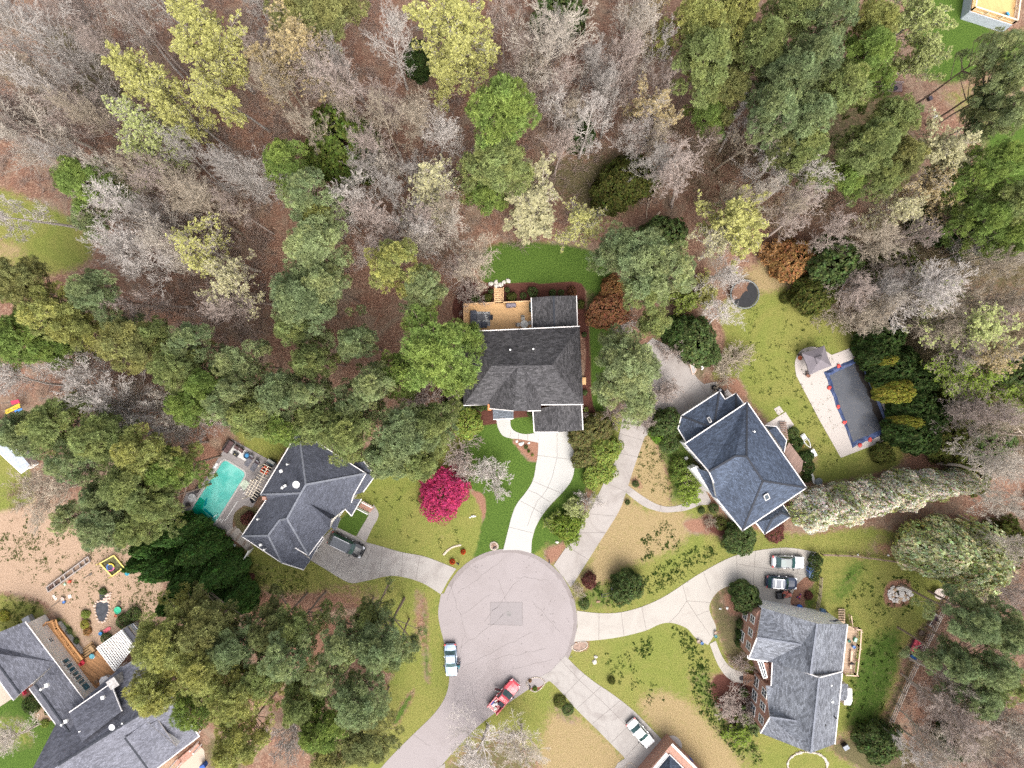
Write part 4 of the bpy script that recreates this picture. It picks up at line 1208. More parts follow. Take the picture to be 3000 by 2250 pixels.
# grey roofed store beside it
sh=thing("garden_store","small grey flat roofed store beside the white lattice pergola","shed",W(378,1860))
og=tuple(sh.location)
MB().prism(xy([(358,1848),(372,1838),(398,1870),(394,1888)],2.6),0,2.6).out("wall",[M_WHITE],sh,og)
MB().prism(xy([(356,1847),(373,1836),(401,1871),(394,1891)],2.75),2.6,2.75).out("roof",[MATS["steel_grey_shingle"]],sh,og)
b=MB()
for k in range(4):
 b.beam(W(374+k*5,1834-k*2.5,1.6),W(402+k*5,1868-k*2.5,1.6),.14,.06)
b.out("bench_slat",[plain("grey_slats",(.42,.44,.48),.7)],sh,og)
# ---------------------------------------------------------------- the light-grey roofed brick house (bottom right)
E=House("house","brick fronted house with light grey double roof beside the fenced yard, bottom right",2350,1980)
e,r=5.6,9.2
E.roof({"rn":(2394,1827,r),"rs":(2374,1975,r),"ne":(2483,1829,e),"se":(2467,1972,e),"nw":(2232,1780,e),"w1":(2214,1797,e),"sw":(2193,1930,e),"s2":(2250,1938,5.9),"gw":(2218,1868,7.3),"ge":(2348,1889,7.6),"nw2":(2216,1790,e)},
["rn ne se rs","nw gw ge","nw ge rn","rn ge rs","ge s2 rs","gw ge s2 sw"],MATS["light_grey_shingle"],["ne se","gw sw","sw s2"],["rn rs","gw ge"],gable=["nw gw sw"],gable_mat=M_BRICK)
E.roof({"rn":(2400,1985,r+.3),"rs":(2376,2206,r+.3),"ne":(2468,1967,e),"se":(2446,2180,e),"nw":(2263,1932,e),"w1":(2259,2009,e),"w2":(2244,2010,e),"sw":(2228,2148,e),"gw":(2256,2101,7.4),"ge":(2334,2113,7.8),"gn":(2252,2075,5.9)},
["rn ne se rs","nw ge rn","nw w1 ge","w1 w2 gn gw ge","rn ge rs","gw ge rs sw"],MATS["light_grey_shingle"],["ne se","nw w1","gw sw","nw rn","rn ne"],["rn rs","gw ge"],gable=["gn gw sw"],gable_mat=M_BRICK)
pE=[(p.x,p.y) for p in [W(x,y,e) for x,y in ((2228,1788),(2478,1834),(2463,1972),(2262,1940),(2198,1928),(2218,1796))]]
E.part(MB().prism(pE,0,e-.1),"wall",[M_BRICK],uv= True )
pE2=[(p.x,p.y) for p in [W(x,y,e) for x,y in ((2266,1938),(2463,1972),(2440,2176),(2234,2143),(2250,2012),(2263,2010))]]
E.part(MB().prism(pE2,0,e-.12),"wall",[M_BRICK],uv= True )
b=MB()
for (q0,qr,q1) in (((2234,1786),(2394,1831),(2478,1832)),((2266,1936),(2400,1989),(2463,1969))):
 a,m,c=W(*q0,e),W(*qr,r-.15),W(*q1,e)
 n_=Vector((.1,.99,0))*.02
 b.poly([Vector((a.x,a.y,0))+n_,a+n_,m+n_,c+n_,Vector((c.x,c.y,0))+n_])
E.part(b,"gable_wall",[M_SIDING],uv= True )
E.roof({"a":(2210,1797,3.3),"b":(2217,1797,3.7),"c":(2198,1930,3.7),"d":(2190,1929,3.3)},["a b c d"],MATS["light_grey_shingle"],["a d"],name="skirt_roof")
E.roof({"a":(2244,2011,3.4),"b":(2250,2011,3.8),"c":(2234,2140,3.8),"d":(2226,2147,3.4)},["a b c d"],MATS["light_grey_shingle"],[],name="skirt_roof")
for i,t,z,w_ in ((4,.2,3.7,.9),(4,.5,3.7,.9),(4,.8,3.7,.9),(4,.25,.9,1.3),(4,.75,.9,1.3)):
 E.window(pE,i,t,z,w_,1.4)
for i,t,z,w_ in ((3,.2,3.9,.9),(3,.5,3.9,.9),(3,.8,3.9,.9),(3,.18,.7,1.3),(3,.5,.7,1.3),(3,.82,.7,1.3)):
 E.window(pE2,i,t,z,w_,1.6)
 # entry bay, porch, side bay, dormer cap
q=[W(*p) for p in ((2219,1936,4),(2249,1938,4),(2252,1985,4),(2240,1988,4))]
E.part(MB().prism([(p.x,p.y) for p in q],0,4.6),"entry_wall",[M_BRICK],uv= True )
b=MB();pts=[W(2220,1937,4.7),W(2234,1936,5.3),W(2247,1984,5.3),W(2237,1987,4.7)]
b.poly(pts[::-1])
for i in range(4):b.beam(pts[i-1]+Vector((0,0,.03)),pts[i]+Vector((0,0,.03)),.14,.1,1)
b.beam(pts[0].lerp(pts[3],.5)+Vector((0,0,.03)),pts[1].lerp(pts[2],.5)+Vector((0,0,.03)),.09,.08,1);b.beam(pts[0].lerp(pts[1],.5)+Vector((0,0,.03)),pts[3].lerp(pts[2],.5)+Vector((0,0,.03)),.09,.08,1)
E.part(b,"bay_window",[M_GLASS,M_WHITE])
b=MB()
for k in range(4):
 b.prism(xy([(2178+k*6,1972),(2212,1976),(2208,2010),(2178+k*6,2006)],.2),.18*k,.18*(k+1))
E.part(b,"porch_steps",[plain("brown_brick_step",(.27,.15,.10),.9,var=.3,scale=6)])
q=[W(*p) for p in ((2462,2004,1.5),(2482,2005,1.5),(2483,2040,1.5),(2478,2053,1.5),(2459,2052,1.5))]
E.part(MB().prism([(p.x,p.y) for p in q],0,2.9),"side_bay",[M_SIDING])
E.roof({"a":(2463,2003,3.4),"b":(2484,2005,3.0),"c":(2484,2038,3.0),"d":(2479,2053,3.0),"e":(2461,2052,3.4)},["a b c d e"],MATS["light_grey_shingle"],[],name="bay_roof")
E.roof({"a":(2396,1824,5.2),"b":(2455,1814,5.0),"c":(2458,1819,4.7),"d":(2400,1830,4.9)},["a b c d"],MATS["light_grey_shingle"],[],name="eave_return")
E.vent(2421,1964,6.9,.1,M_BLACK);E.vent(2436,2053,6.6,.13);E.box_vent(2431,2047,6.8,.25);E.vent(2433,2005,6.9,.08);E.vent(2445,2100,6.3,.1,M_BLACK);E.vent(2415,2121,7.3,.1,M_BLACK);E.box_vent(2435,2000,6.8,.25,M_BLACK)
zE=1.7
ed=thing("wooden_deck","narrow pale wooden deck with railing along the light grey roofed house","deck",W(2495,1900))
og=tuple(ed.location)
MB().prism(xy([(2476,1830),(2500,1838),(2514,1838),(2502,1972),(2468,1972)],zE),zE-.2,zE).out("deck_floor",[M_DECKE],ed,og)
b=MB()
railing(b,xy([(2500,1838),(2514,1838),(2511,1888),(2501,1972),(2470,1970)],zE),zE,.95,.14,1.7,top=.17)
railing(b,xy([(2483,1797),(2489,1838)],.6),.8,.9,.1,1.2,top=.12)
b.out("railing",[plain("pale_rail",(0.55,0.40,0.30),.7)],ed,og)
b=MB()
for k in range(6):
 z=zE-.05-.27*k
 y=1826-k*7.2
 b.prism(xy([(2457,y),(2476,y),(2476,y-6),(2456,y-6)],z),z-.06,z)
b.out("stairs",[M_DECKE],ed,og)
b=MB()
for q in ((2512,1842),(2508,1890),(2500,1968)):
 p=W(*q);b.box((p.x,p.y,(zE-.2)/2),(.14,.14,zE-.2))
b.out("deck_post",[MATS["pale_rail"]],ed,og)
# ---------------------------------------------------------------- the corner of a brick house cut by the bottom edge
F=House("house","brick house corner with dark blue roof and white garage wall at the bottom edge",1960,2290)
e=3.3
dirA,dirB=Vector((71,70)),Vector((-61,72))
def FP(u,v,h): return (1968+71*u-61*v,2180+70*u+72*v,h)
F.roof({"n":FP(.15,.28,e),"a":FP(1.9,.28,e),"b":FP(1.9,2.5,e),"c":FP(.15,2.5,e),"r0":FP(1.0,1.2,7.0),"r1":FP(1.0,1.7,7.0)},
["n a r0","a b r1 r0","b c r1","c n r0 r1"],MATS["slate_blue_shingle"],["n a","c n"],[])
q=[W(*FP(u,v,e)) for u,v in ((.02,.03),(1.8,.03),(1.8,2.5),(.02,2.5))]
F.part(MB().prism([(p.x,p.y) for p in q],0,e-.2),"wall",[M_BRICK],uv= True )
q=[W(*FP(u,v,2.9)) for u,v in ((0.0,.3),(.15,.3),(.15,2.0),(0.0,2.0))]
F.part(MB().prism([(p.x,p.y) for p in q],0,3.2),"garage_wall",[M_SIDING])
b=MB();b.beam(W(*FP(.0,.0,3.25)),W(*FP(1.8,.0,3.25)),.3,.12);F.part(b,"gutter",[M_GUT])
# deck of a house cut by the top edge
G=thing("wooden_deck","golden raised wooden deck with white rails at the top right edge","deck",W(2900,30))
og=tuple(G.location)
zG=2.2
MB().prism(xy([(2858,-60),(2846,30),(2968,69),(2984,-60)],zG),zG-.2,zG).out("deck_floor",[M_DECKG],G,og)
b=MB();railing(b,xy([(2858,-50),(2846,30),(2968,69),(2984,-50)],zG),zG,.95,.16,2.2,top=.2);b.out("railing",[plain("cream_rail",(.72,.62,.44),.6)],G,og)
b=MB();b.prism(xy([(2857,-50),(2843,32),(2968,72),(2985,-50)],zG),0,zG-.2);b.out("skirting",[plain("blue_grey_lattice",(.42,.46,.52),.7,var=.2,scale=5)],G,og)
# roof corner of the outbuilding at the left edge
H=thing("outbuilding","pale grey roofed outbuilding cut by the left edge of the photo","shed",W(20,1340))
og=tuple(H.location)
b=MB();P4=[W(-70,1240,3.6),W(10,1270,3.6),W(90,1366,2.8),W(62,1386,2.6),W(-30,1300,2.6)]
b.poly(P4[::-1]);b.poly([p-Vector((0,0,.15)) for p in P4])
for i in range(5):b.poly([P4[i-1],P4[i],P4[i]-Vector((0,0,.15)),P4[i-1]-Vector((0,0,.15))],1)
b.beam(P4[3],P4[4],.12,.12,1);b.beam(P4[2],P4[3],.2,.12,1)
b.out("roof",[plain("pale_metal_roof",(.34,.37,.42),.5,var=.15),M_GUT],H,og)
MB().prism(xy([(-60,1255),(5,1280),(80,1364),(60,1378),(-20,1300)],2.5),0,2.5).out("wall",[M_SIDING],H,og)
# ------------------------------------------------------------------ plants: shared meshes first
def np_mesh(name,V,F,tone= None ,mats=(),mi= None ):
 me=bpy.data.meshes.new(name)
 V=np.asarray(V,np.float32);F=np.asarray(F,np.int32)
 k=F.shape[1]
 me.vertices.add(len(V));me.vertices.foreach_set("co",V.ravel())
 me.loops.add(F.size);me.loops.foreach_set("vertex_index",F.ravel())
 me.polygons.add(len(F))
 me.polygons.foreach_set("loop_start",np.arange(0,F.size,k,dtype=np.int32))
 me.polygons.foreach_set("loop_total",np.full(len(F),k,np.int32))
 for m in mats:me.materials.append(m)
 if mi is not None :me.polygons.foreach_set("material_index",np.asarray(mi,np.int32))
 me.update(calc_edges= True )
 if tone is not None :
  at=me.attributes.new("tone",'FLOAT_COLOR','POINT')
  at.data.foreach_set("color",np.column_stack([tone,np.ones(len(V))]).astype(np.float32).ravel())
 return me
def unit(a):
 return a/np.maximum(np.linalg.norm(a,axis=-1,keepdims= True ),1e-9)
def tufts(rg,P_,D,K,L,wd,spread=1.0,tone= None ,flat= False ):
 """K slim kites fan out from every point along its direction: needle bunches, leaf sprays"""
 T=len(P_)
 d=unit(D[:, None ,:]*0.55+unit(rg.normal(size=(T,K,3)))*spread)
 ln=L*rg.uniform(.7,1.25,(T,K,1))
 if flat:
  d=unit(np.cross(np.repeat(D[:, None ,:],K,1),rg.normal(size=(T,K,3))))+D[:, None ,:]*rg.uniform(-.25,.6,(T,K,1))
  d=unit(d)
 s=unit(np.cross(d,D[:, None ,:]+.45*rg.normal(size=(T,K,3))))*(wd*rg.uniform(.7,1.3,(T,K,1)))
 p=np.repeat(P_[:, None ,:],K,1)
 V=np.stack([p,p+d*ln*.62+s,p+d*ln,p+d*ln*.62-s],2).reshape(-1,3)
 F=np.arange(len(V)).reshape(-1,4)
 tn=np.repeat(np.ones((T,3)) if tone is None else tone,K*4,0)
 return V,F,tn
def segs_mesh(name,S,n,mats):
 """S rows: a(3) b(3) ra rb"""
 S=np.asarray(S,float)
 a,b=S[:,0:3],S[:,3:6]
 d=unit(b-a)
 ref=np.where(np.abs(d[:,2:3])<.9,np.array([[0,0,1.0]]),np.array([[1.0,0,0]]))
 u=unit(np.cross(d,ref));v=np.cross(d,u)
 an=np.arange(n)*2*np.pi/n
 ring=u[:, None ,:]*np.cos(an)[ None ,:, None ]+v[:, None ,:]*np.sin(an)[ None ,:, None ]
 V=np.concatenate([a[:, None ,:]+ring*S[:,6][:, None , None ],b[:, None ,:]+ring*S[:,7][:, None , None ]],1)
 F=np.array([[k,(k+1)%n,n+(k+1)%n,n+k] for k in range(n)])
 F=(np.arange(len(S))*2*n)[:, None , None ]+F[ None ]
 return np_mesh(name,V.reshape(-1,3),F.reshape(-1,4),mats=mats)
class Sk:
 """a branching skeleton"""
 def __init__(self,seed,gnarl=.16,up=.05,kids=(9,1.5,1.6,1.5),ang=(38,42,45,42),ratio=(.42,.5,.5,.5),thin=1.0):
  self.r=random.Random(seed);self.g=gnarl;self.up=up
  self.kids,self.ang,self.ratio=kids,ang,ratio
  self.big,self.small,self.tips,self.thin=[],[],[],thin
 def side(self,d,deg):
  r=self.r
  p=d.cross(Vector((r.gauss(0,1),r.gauss(0,1),r.gauss(0,1)))).normalized()
  a=math.radians(deg*r.uniform(.75,1.25))
  return (d*math.cos(a)+p*math.sin(a)).normalized()
 def go(self,p,d,L,rad,lev,last=4):
  r=self.r
  ns=(9,6,4,3,2)[lev]
  st=L/ns
  acc=0.0
  for i in range(ns):
   g=self.g*(1.4 if lev else .35)
   d=(d+Vector((r.gauss(0,g),r.gauss(0,g),r.gauss(0,g)+self.up*(1 if lev else .5)))).normalized()
   q=p+d*st
   f0,f1=1-.8*i/ns,1-.8*(i+1)/ns
   (self.big if lev<2 else self.small).append((*p,*q,max(rad*f0,.017),max(rad*f1,.012)))
   t=(i+1)/ns
   if lev==0:
    if t>self.first:
     m=self.kids[0]/(ns*(1-self.first))
     acc+=m
     while acc>=1:
      acc-=1
      k=(t-self.first)/(1-self.first)
      self.go(p.lerp(q,r.random()),self.side(d,self.ang[0]*(1.25-.55*k)),L*self.ratio[0]*r.uniform(.7,1.15)*(1.05-.5*k),rad*f1*r.uniform(.4,.62),1)
   elif lev<last and (i>0 or lev>1):
    acc+=self.kids[lev]
    while acc>=1:
     acc-=1
     self.go(p.lerp(q,r.random()),self.side(d,self.ang[lev]),L*self.ratio[lev]*r.uniform(.6,1.25)*(1.1-.45*t),max(rad*f1*.6,.018),lev+1)
   p=q
  self.tips.append((*p,*d))
  return self
def fit(skel,H,R):
 B=np.array(skel.big);Sm=np.array(skel.small)
 allp=np.concatenate([B[:,3:6],Sm[:,3:6]])
 rr=np.percentile(np.hypot(allp[:,0],allp[:,1]),97)
 s=np.array([R/rr,R/rr,H/allp[:,2].max()])
 for a in (B,Sm):
  a[:,0:3]*=s;a[:,3:6]*=s
 tips=np.array(skel.tips)
 tips[:,0:3]*=s
 return B,Sm,tips
BARE,BUD,PINE=[],[],[]
# bare crowns, 22 m high and 5 m in radius; later scaled to each tree
for sd,gn,first,kids,ang in ((1,.11,.38,(24,1.6,1.9,1.7),(40,38,40,38)),(2,.13,.5,(20,1.7,1.9,1.7),(46,42,42,40)),(3,.24,.5,(12,1.6,2.1,2.0),(52,48,48,46)),
(4,.12,.3,(28,1.5,1.8,1.6),(38,36,38,38)),(5,.27,.55,(11,1.7,2.2,1.9),(56,50,48,48)),(6,.16,.42,(19,1.7,1.9,1.7),(44,42,44,40))):
 k=Sk(sd,gn,.06,kids,ang);k.first=first
 k.go(Vector((0,0,0)),Vector((k.r.gauss(0,.03),k.r.gauss(0,.03),1)).normalized(),18,.27,0)
 B_,S_,T_=fit(k,22,5)
 BARE.append((segs_mesh("bare_trunk",B_,6,[M_BARK]),segs_mesh("bare_crown",S_,3,[M_BARK])))
 if sd in (1,2,5,6):
  rg=np.random.default_rng(sd)
  pts=np.concatenate([T_[:,:3],S_[rg.random(len(S_))<.06,3:6]])
  pts=pts[pts[:,2]>8] if False else pts
  pts=pts+rg.normal(size=pts.shape)*.07
  tn=rg.uniform(.65,1.3,(len(pts),1))*np.ones((1,3))
  V,F,tn=tufts(rg,pts,np.tile([0,0,1.0],(len(pts),1)),4,.16,.085,1.3,tn, True )
  full=np_mesh("bud_leaves",V,F,tn,[M_LEAF])
  keep=rg.random(len(pts))<.36
  kk=np.repeat(keep,16)
  sp=np_mesh("bud_leaves_sparse",V[kk],np.arange(kk.sum()).reshape(-1,4),tn[kk],[M_LEAF])
  BUD.append((BARE[-1][0],BARE[-1][1],full,sp))
def pine_mesh(seed,R=5.0,H=20.0,dens=1.0,loose=0.0):
 rg=np.random.default_rng(100+seed)
 lobes=rg.uniform(0,6.28,3),rg.uniform(.10,.26,3)
 P_,D_,TN=[],[],[]
 ncl=int(54*dens)
 cents=[]
 for i in range(ncl):
  u=(i+.5)/ncl
  th=i*2.39996+rg.normal()*.3
  rr=R*math.sqrt(u)*rg.uniform(.78,1.0)
  rr*=1+sum(a*math.sin((j+2)*th+p) for j,(p,a) in enumerate(zip(*lobes)))
  zt=H-.9-(rr/R)**1.8*H*rg.uniform(.18,.36)+rg.normal()*.45
  cents.append((rr*math.cos(th),rr*math.sin(th),zt,rg.uniform(.75,1.35)*(1-.15*rr/R)))
  if rg.random()<.55:
   cents.append((rr*.95*math.cos(th+.3),rr*.95*math.sin(th+.3),zt-rg.uniform(1.5,4.0),rg.uniform(.8,1.4)))
 limbs=[]
 for cx,cy,cz,cr in cents:
  n=int(27*cr*cr*(1-loose*.4))+6
  d=unit(rg.normal(size=(n,3)));d[:,2]=np.abs(d[:,2])*1.0-.18
  d=unit(d)
  q=d*np.array([cr,cr,cr*.62])*rg.uniform(.72,1.05,(n,1))+np.array([cx,cy,cz])
  out=np.array([cx,cy,0])/max(R,1)*.5
  P_.append(q);D_.append(unit(d*.8+np.array([0,0,.7])+out))
  ct=rg.uniform(.82,1.16)
  warm=rg.uniform(-.05,.07)
  tn=rg.uniform(.6,1.4,(n,1))*ct*np.array([[1+warm,1,1-warm]])
  TN.append(tn)
  limbs.append((0,0,max(cz-rg.uniform(1.5,3.0),H*.4),cx,cy,cz-.1,.09,.03))
 P_,D_,TN=np.concatenate(P_),np.concatenate(D_),np.concatenate(TN)
 V,F,tn=tufts(rg,P_,D_,14,.46,.042,.9,TN)
 V[:,:2]*=.88
 crown=np_mesh("pine_crown",V,F,tn,[M_LEAF])
 tr=[(0,0,H*i/8,.12*math.sin(i+seed),.12*math.cos(i*1.3+seed),H*(i+1)/8,.27*(1-.095*i),.27*(1-.095*(i+1))) for i in range(8)]
 for i in range(1,8):
  tr[i]=(*tr[i-1][3:6],*tr[i][3:])
 tr[-1]=(*tr[-1][:5],H-.8,*tr[-1][6:])
 trunk=segs_mesh("pine_trunk",tr+limbs,6,[M_BARK])
 return trunk,crown
for sd,de,lo in ((1,1.0,0),(2,.85,0),(3,1.1,0),(4,.8,.3),(5,.62,.5),(6,.95,.1)):
 PINE.append(pine_mesh(sd,dens=de,loose=lo))
def leaf_shell(name,seed,N,size,prof,K=3,lump=.16,aspect=.42,depth=.35,spread=1.1,flat= True ):
 """broad-leaved plant, radius 1 and height 1: leaves through an uneven shell given by prof(z)->radius"""
 rg=np.random.default_rng(seed)
 z=rg.uniform(0.02,1,N*3)
 w=np.array([prof(a) for a in z])+.06
 z=z[rg.random(len(z))<w/w.max()][:N]
 th=rg.uniform(0,2*np.pi,len(z))
 R=np.array([prof(a) for a in z])
 ph=rg.uniform(0,6.28,8)
 bump=1+lump*(np.sin(3*th+ph[0]+4*z)*.5+np.sin(5*th-7*z+ph[1])*.5+np.sin(9*th+11*z+ph[2])*.4+np.sin(2*th+ph[3])*.5)
 dp=1-depth*rg.random(len(z))**2.2
 rr=R*bump*dp
 P_=np.stack([rr*np.cos(th),rr*np.sin(th),z*(1-.1*(1-dp))*(1+.4*lump*np.sin(7*th+ph[4])*np.sin(9*rr+ph[5]))],1)
 e=.02
 dz=np.array([(prof(min(a+e,1))-prof(max(a-e,0)))/(2*e) for a in z])
 D=unit(np.stack([np.cos(th),np.sin(th),np.clip(-dz,-.3,6)],1))
 D=unit(D+np.array([0,0,.35]))
 cl=.85+.3*(np.sin(6*th+ph[6]+5*z)*np.sin(8*z+ph[7])*.5+.5)
 tn=(rg.uniform(.65,1.3,len(z))*cl)[:, None ]*np.ones((1,3))
 tn=tn*(1+rg.normal(size=tn.shape)*.09)
 P_[:,:2]*=.86
 V,F,tn=tufts(rg,P_,D,K,size,size*aspect,spread,tn,flat)
 return np_mesh(name,V,F,tn,[M_LEAF])
dome= lambda z:math.sqrt(max(0,1-((z-.35)/.65)**2)) if z>.35 else .72+.28*math.sin(z/.35*math.pi/2)
egg= lambda z:(math.sin(math.pi*min(1,(z*.96+.04))**.72))**.75
cone= lambda z:(1-z)**.72*(1-.55*max(0,.12-z)/.12)
SHRUB=[leaf_shell("shrub_leaves",11,900,.10,dome,3,.08),leaf_shell("shrub_leaves",12,800,.13,dome,3,.18),leaf_shell("shrub_leaves",13,1000,.09,dome,3,.05)]
HOLLY=[leaf_shell("holly_leaves",21,3600,.065,dome,4,.18,.45),leaf_shell("holly_leaves",22,3600,.065,dome,4,.24,.45)]
CYP=[leaf_shell("cypress_sprays",31,3600,.085,cone,5,.16,.3,.3,.9),leaf_shell("cypress_sprays",32,3600,.085,cone,5,.2,.3,.3,.9)]
PEARL=[leaf_shell("pear_leaves",41,2200,.05,egg,4,.2,.45,.5),leaf_shell("pear_leaves",42,2200,.05,egg,4,.25,.45,.5)]
PEARB=[leaf_shell("pear_blossom",43,4600,.045,egg,4,.2,.5,.3),leaf_shell("pear_blossom",44,4600,.045,egg,4,.25,.5,.3)]
PINK=[leaf_shell("pink_blossom",51,5200,.05,dome,4,.2,.3,.6)]
TWIG=[]
for sd in (61,62,63):
 k=Sk(sd,.2,.04,(0,1.5,1.7,1.4),(40,42,46,44),(.5,.5,.5,.5))
 for i in range(11):
  a=i*2.4
  k.go(Vector((.05*math.cos(a),.05*math.sin(a),0)),Vector((math.cos(a)*k.r.uniform(.35,.95),math.sin(a)*k.r.uniform(.35,.95),.9)).normalized(),3.2,.05,1)
 B_,S_,T_=fit(k,3.0,2.5)
 rg=np.random.default_rng(sd)
 pts=T_[:,:3]+rg.normal(size=(len(T_),3))*.05
 tn=rg.uniform(.65,1.3,(len(pts),1))*np.ones((1,3))
 V,F,tn=tufts(rg,pts,np.tile([0,0,1.0],(len(pts),1)),4,.13,.06,1.3,tn, True )
 TWIG.append((segs_mesh("shrub_stems",B_,5,[M_BARK]),segs_mesh("shrub_twigs",S_,3,[M_BARK]),np_mesh("shrub_buds",V,F,tn,[M_LEAF])))
k=Sk(71,.1,.0,(0,0,0,0))
SHRUBTRUNK=segs_mesh("short_trunk",[(0,0,0,.02,0,.25,.055,.045),(.02,0,.25,0,.02,.6,.045,.02),(.02,0,.2,.3,.1,.55,.03,.012),(.02,0,.2,-.25,.2,.55,.03,.012),(.0,0,.2,0,-.3,.55,.03,.012)],6,[M_BARK])
# ------------------------------------------------------------------ where each plant stands
TINT={
"p":(0.29,0.335,0.13),
"pb":(0.275,0.335,0.165),
"py":(0.37,0.385,0.135),
"pg":(0.255,0.34,0.095),
"pd":(0.22,0.24,0.1),
"po":(0.3,0.305,0.12),
"pl":(0.36,0.41,0.2),
"w":(0.55,0.51,0.48),
"c":(0.52,0.47,0.41),
"k":(0.43,0.36,0.325),
"g":(0.42,0.39,0.365),
"t":(0.43,0.37,0.295),
"d":(0.2,0.155,0.12),
"ly":(0.52,0.51,0.19),
"lg":(0.42,0.46,0.19),
"lt":(0.46,0.37,0.2),
"lc":(0.52,0.49,0.29),
"lv":(0.24,0.32,0.06),
"lo":(0.36,0.2,0.085),
"lr":(0.34,0.17,0.09),
"h":(0.17,0.23,0.055),
"hd":(0.07,0.11,0.035),
"hm":(0.12,0.165,0.06),
"ho":(0.119,0.131,0.037),
"hy":(0.36,0.35,0.07),
"hb":(0.163,0.081,0.044),
"hr":(0.163,0.069,0.056),
"cy":(0.1,0.185,0.05),
"hg":(0.125,0.213,0.031),
"hl":(0.27,0.33,0.08),
"hx":(0.525,0.075,0.025),
"mg":(0.5,0.06,0.16),
"pk":(0.3,0.18,0.13),
"hv":(0.2,0.194,0.075),
}
PROTO={}
def protos():
 def mk(key,name,cat,group,parts):
  o=bpy.data.objects.new(name, None )
  o["category"]=cat;o["group"]=group
  ch=[]
  for pn,me in parts:
   c=bpy.data.objects.new(pn,me);ch.append(c)
  PROTO.setdefault(key,[]).append((o,ch))
 for t,c in PINE:mk("pine","pine_tree","tree","tall pine trees",[("trunk",t),("crown",c)])
 for t,c in BARE:mk("bare","bare_tree","tree","leafless trees",[("trunk",t),("crown",c)])
 for t,c,l,s in BUD:
  mk("bud","budding_tree","tree","trees in young leaf",[("trunk",t),("crown",c),("leaves",l)])
  mk("spr","budding_tree","tree","trees in young leaf",[("trunk",t),("crown",c),("leaves",s)])
 for m in HOLLY:mk("holly","evergreen_tree","tree","broad leaved evergreen trees",[("trunk",SHRUBTRUNK),("crown",m)])
 for m in CYP:mk("cyp","cypress_tree","tree","dark evergreen screen trees",[("trunk",SHRUBTRUNK),("crown",m)])
 for l,b in zip(PEARL,PEARB):mk("pear","blossoming_tree","tree","white blossoming trees",[("trunk",SHRUBTRUNK),("crown",l),("blossom",b)])
 for m in PINK:mk("pink","blossoming_tree","tree","pink blossoming trees",[("trunk",SHRUBTRUNK),("crown",m)])
 for m in SHRUB:mk("shrub","shrub","shrub","rounded garden shrubs",[("stem",SHRUBTRUNK),("foliage",m)])
 for s,t,b in TWIG:
  mk("twig","twiggy_shrub","shrub","leafless shrubs",[("stems",s),("twigs",t)])
  mk("twl","twiggy_shrub","shrub","shrubs in young leaf",[("stems",s),("twigs",t),("leaves",b)])
protos()
# kind -> (nominal radius, nominal height, share of the height at which the crown is widest as seen from above)
NOM={"pine":(5,20,.82),"bare":(5,22,.68),"bud":(5,22,.68),"spr":(5,22,.68),"holly":(1,1,.55),"cyp":(1,1,.4),"pear":(1,1,.5),"pink":(1,1,.6),"shrub":(1,1,.5),"twig":(2.5,3,.6),"twl":(2.5,3,.6)}
rgp=random.Random(77)
COUNT={}
def plant(kind,px,py,r,h,tint,label,bark="t"):
 nr,nh,fr=NOM[kind]
 base_given=isinstance(px,str)
 hc=h*fr
 p=W(float(px),float(py),0 if base_given else hc)
 R=r/PXM*(1-hc/CAM_H)
 i=COUNT.get(kind,0);COUNT[kind]=i+1
 pr=PROTO[kind]
 src,kids=pr[i%len(pr)]
 o=src.copy();COL.objects.link(o)
 o.location=(p.x,p.y,0)
 o.rotation_euler=(0,0,rgp.uniform(0,6.28))
 o["label"]=label
 s=R/nr
 for c0 in kids:
  c=c0.copy();COL.objects.link(c);c.parent=o
  c.scale=(s,s,h/nh)
  nm=c0.name.split(".")[0]
  if nm in ("trunk","stem","stems"):
   if kind in ("pine","holly","cyp","pear","pink","shrub"):
    bk=TINT["d"] if kind!="pine" else (.26,.20,.165)
   else :
    bk=TINT[bark]
   if kind in ("pine","bare","bud","spr"):
    c.scale=(max(s,.55),max(s,.55),h/nh) if kind=="pine" else (s,s,h/nh)
   c.color=(*bk,1)
  elif nm in ("crown","twigs") and kind in ("bare","bud","spr","twig","twl"):
   c.color=(*TINT[bark],1)
  elif nm=="blossom":
   c.color=(.80,.76,.64,1) if h<9.5 else (.66,.68,.42,1)
   c.scale=(s*1.05,s*1.05,h/nh*1.03)
  else :
   j=rgp.uniform(.93,1.07)
   c.color=(*[min(1,v*j) for v in TINT[tint]],1)
 return o
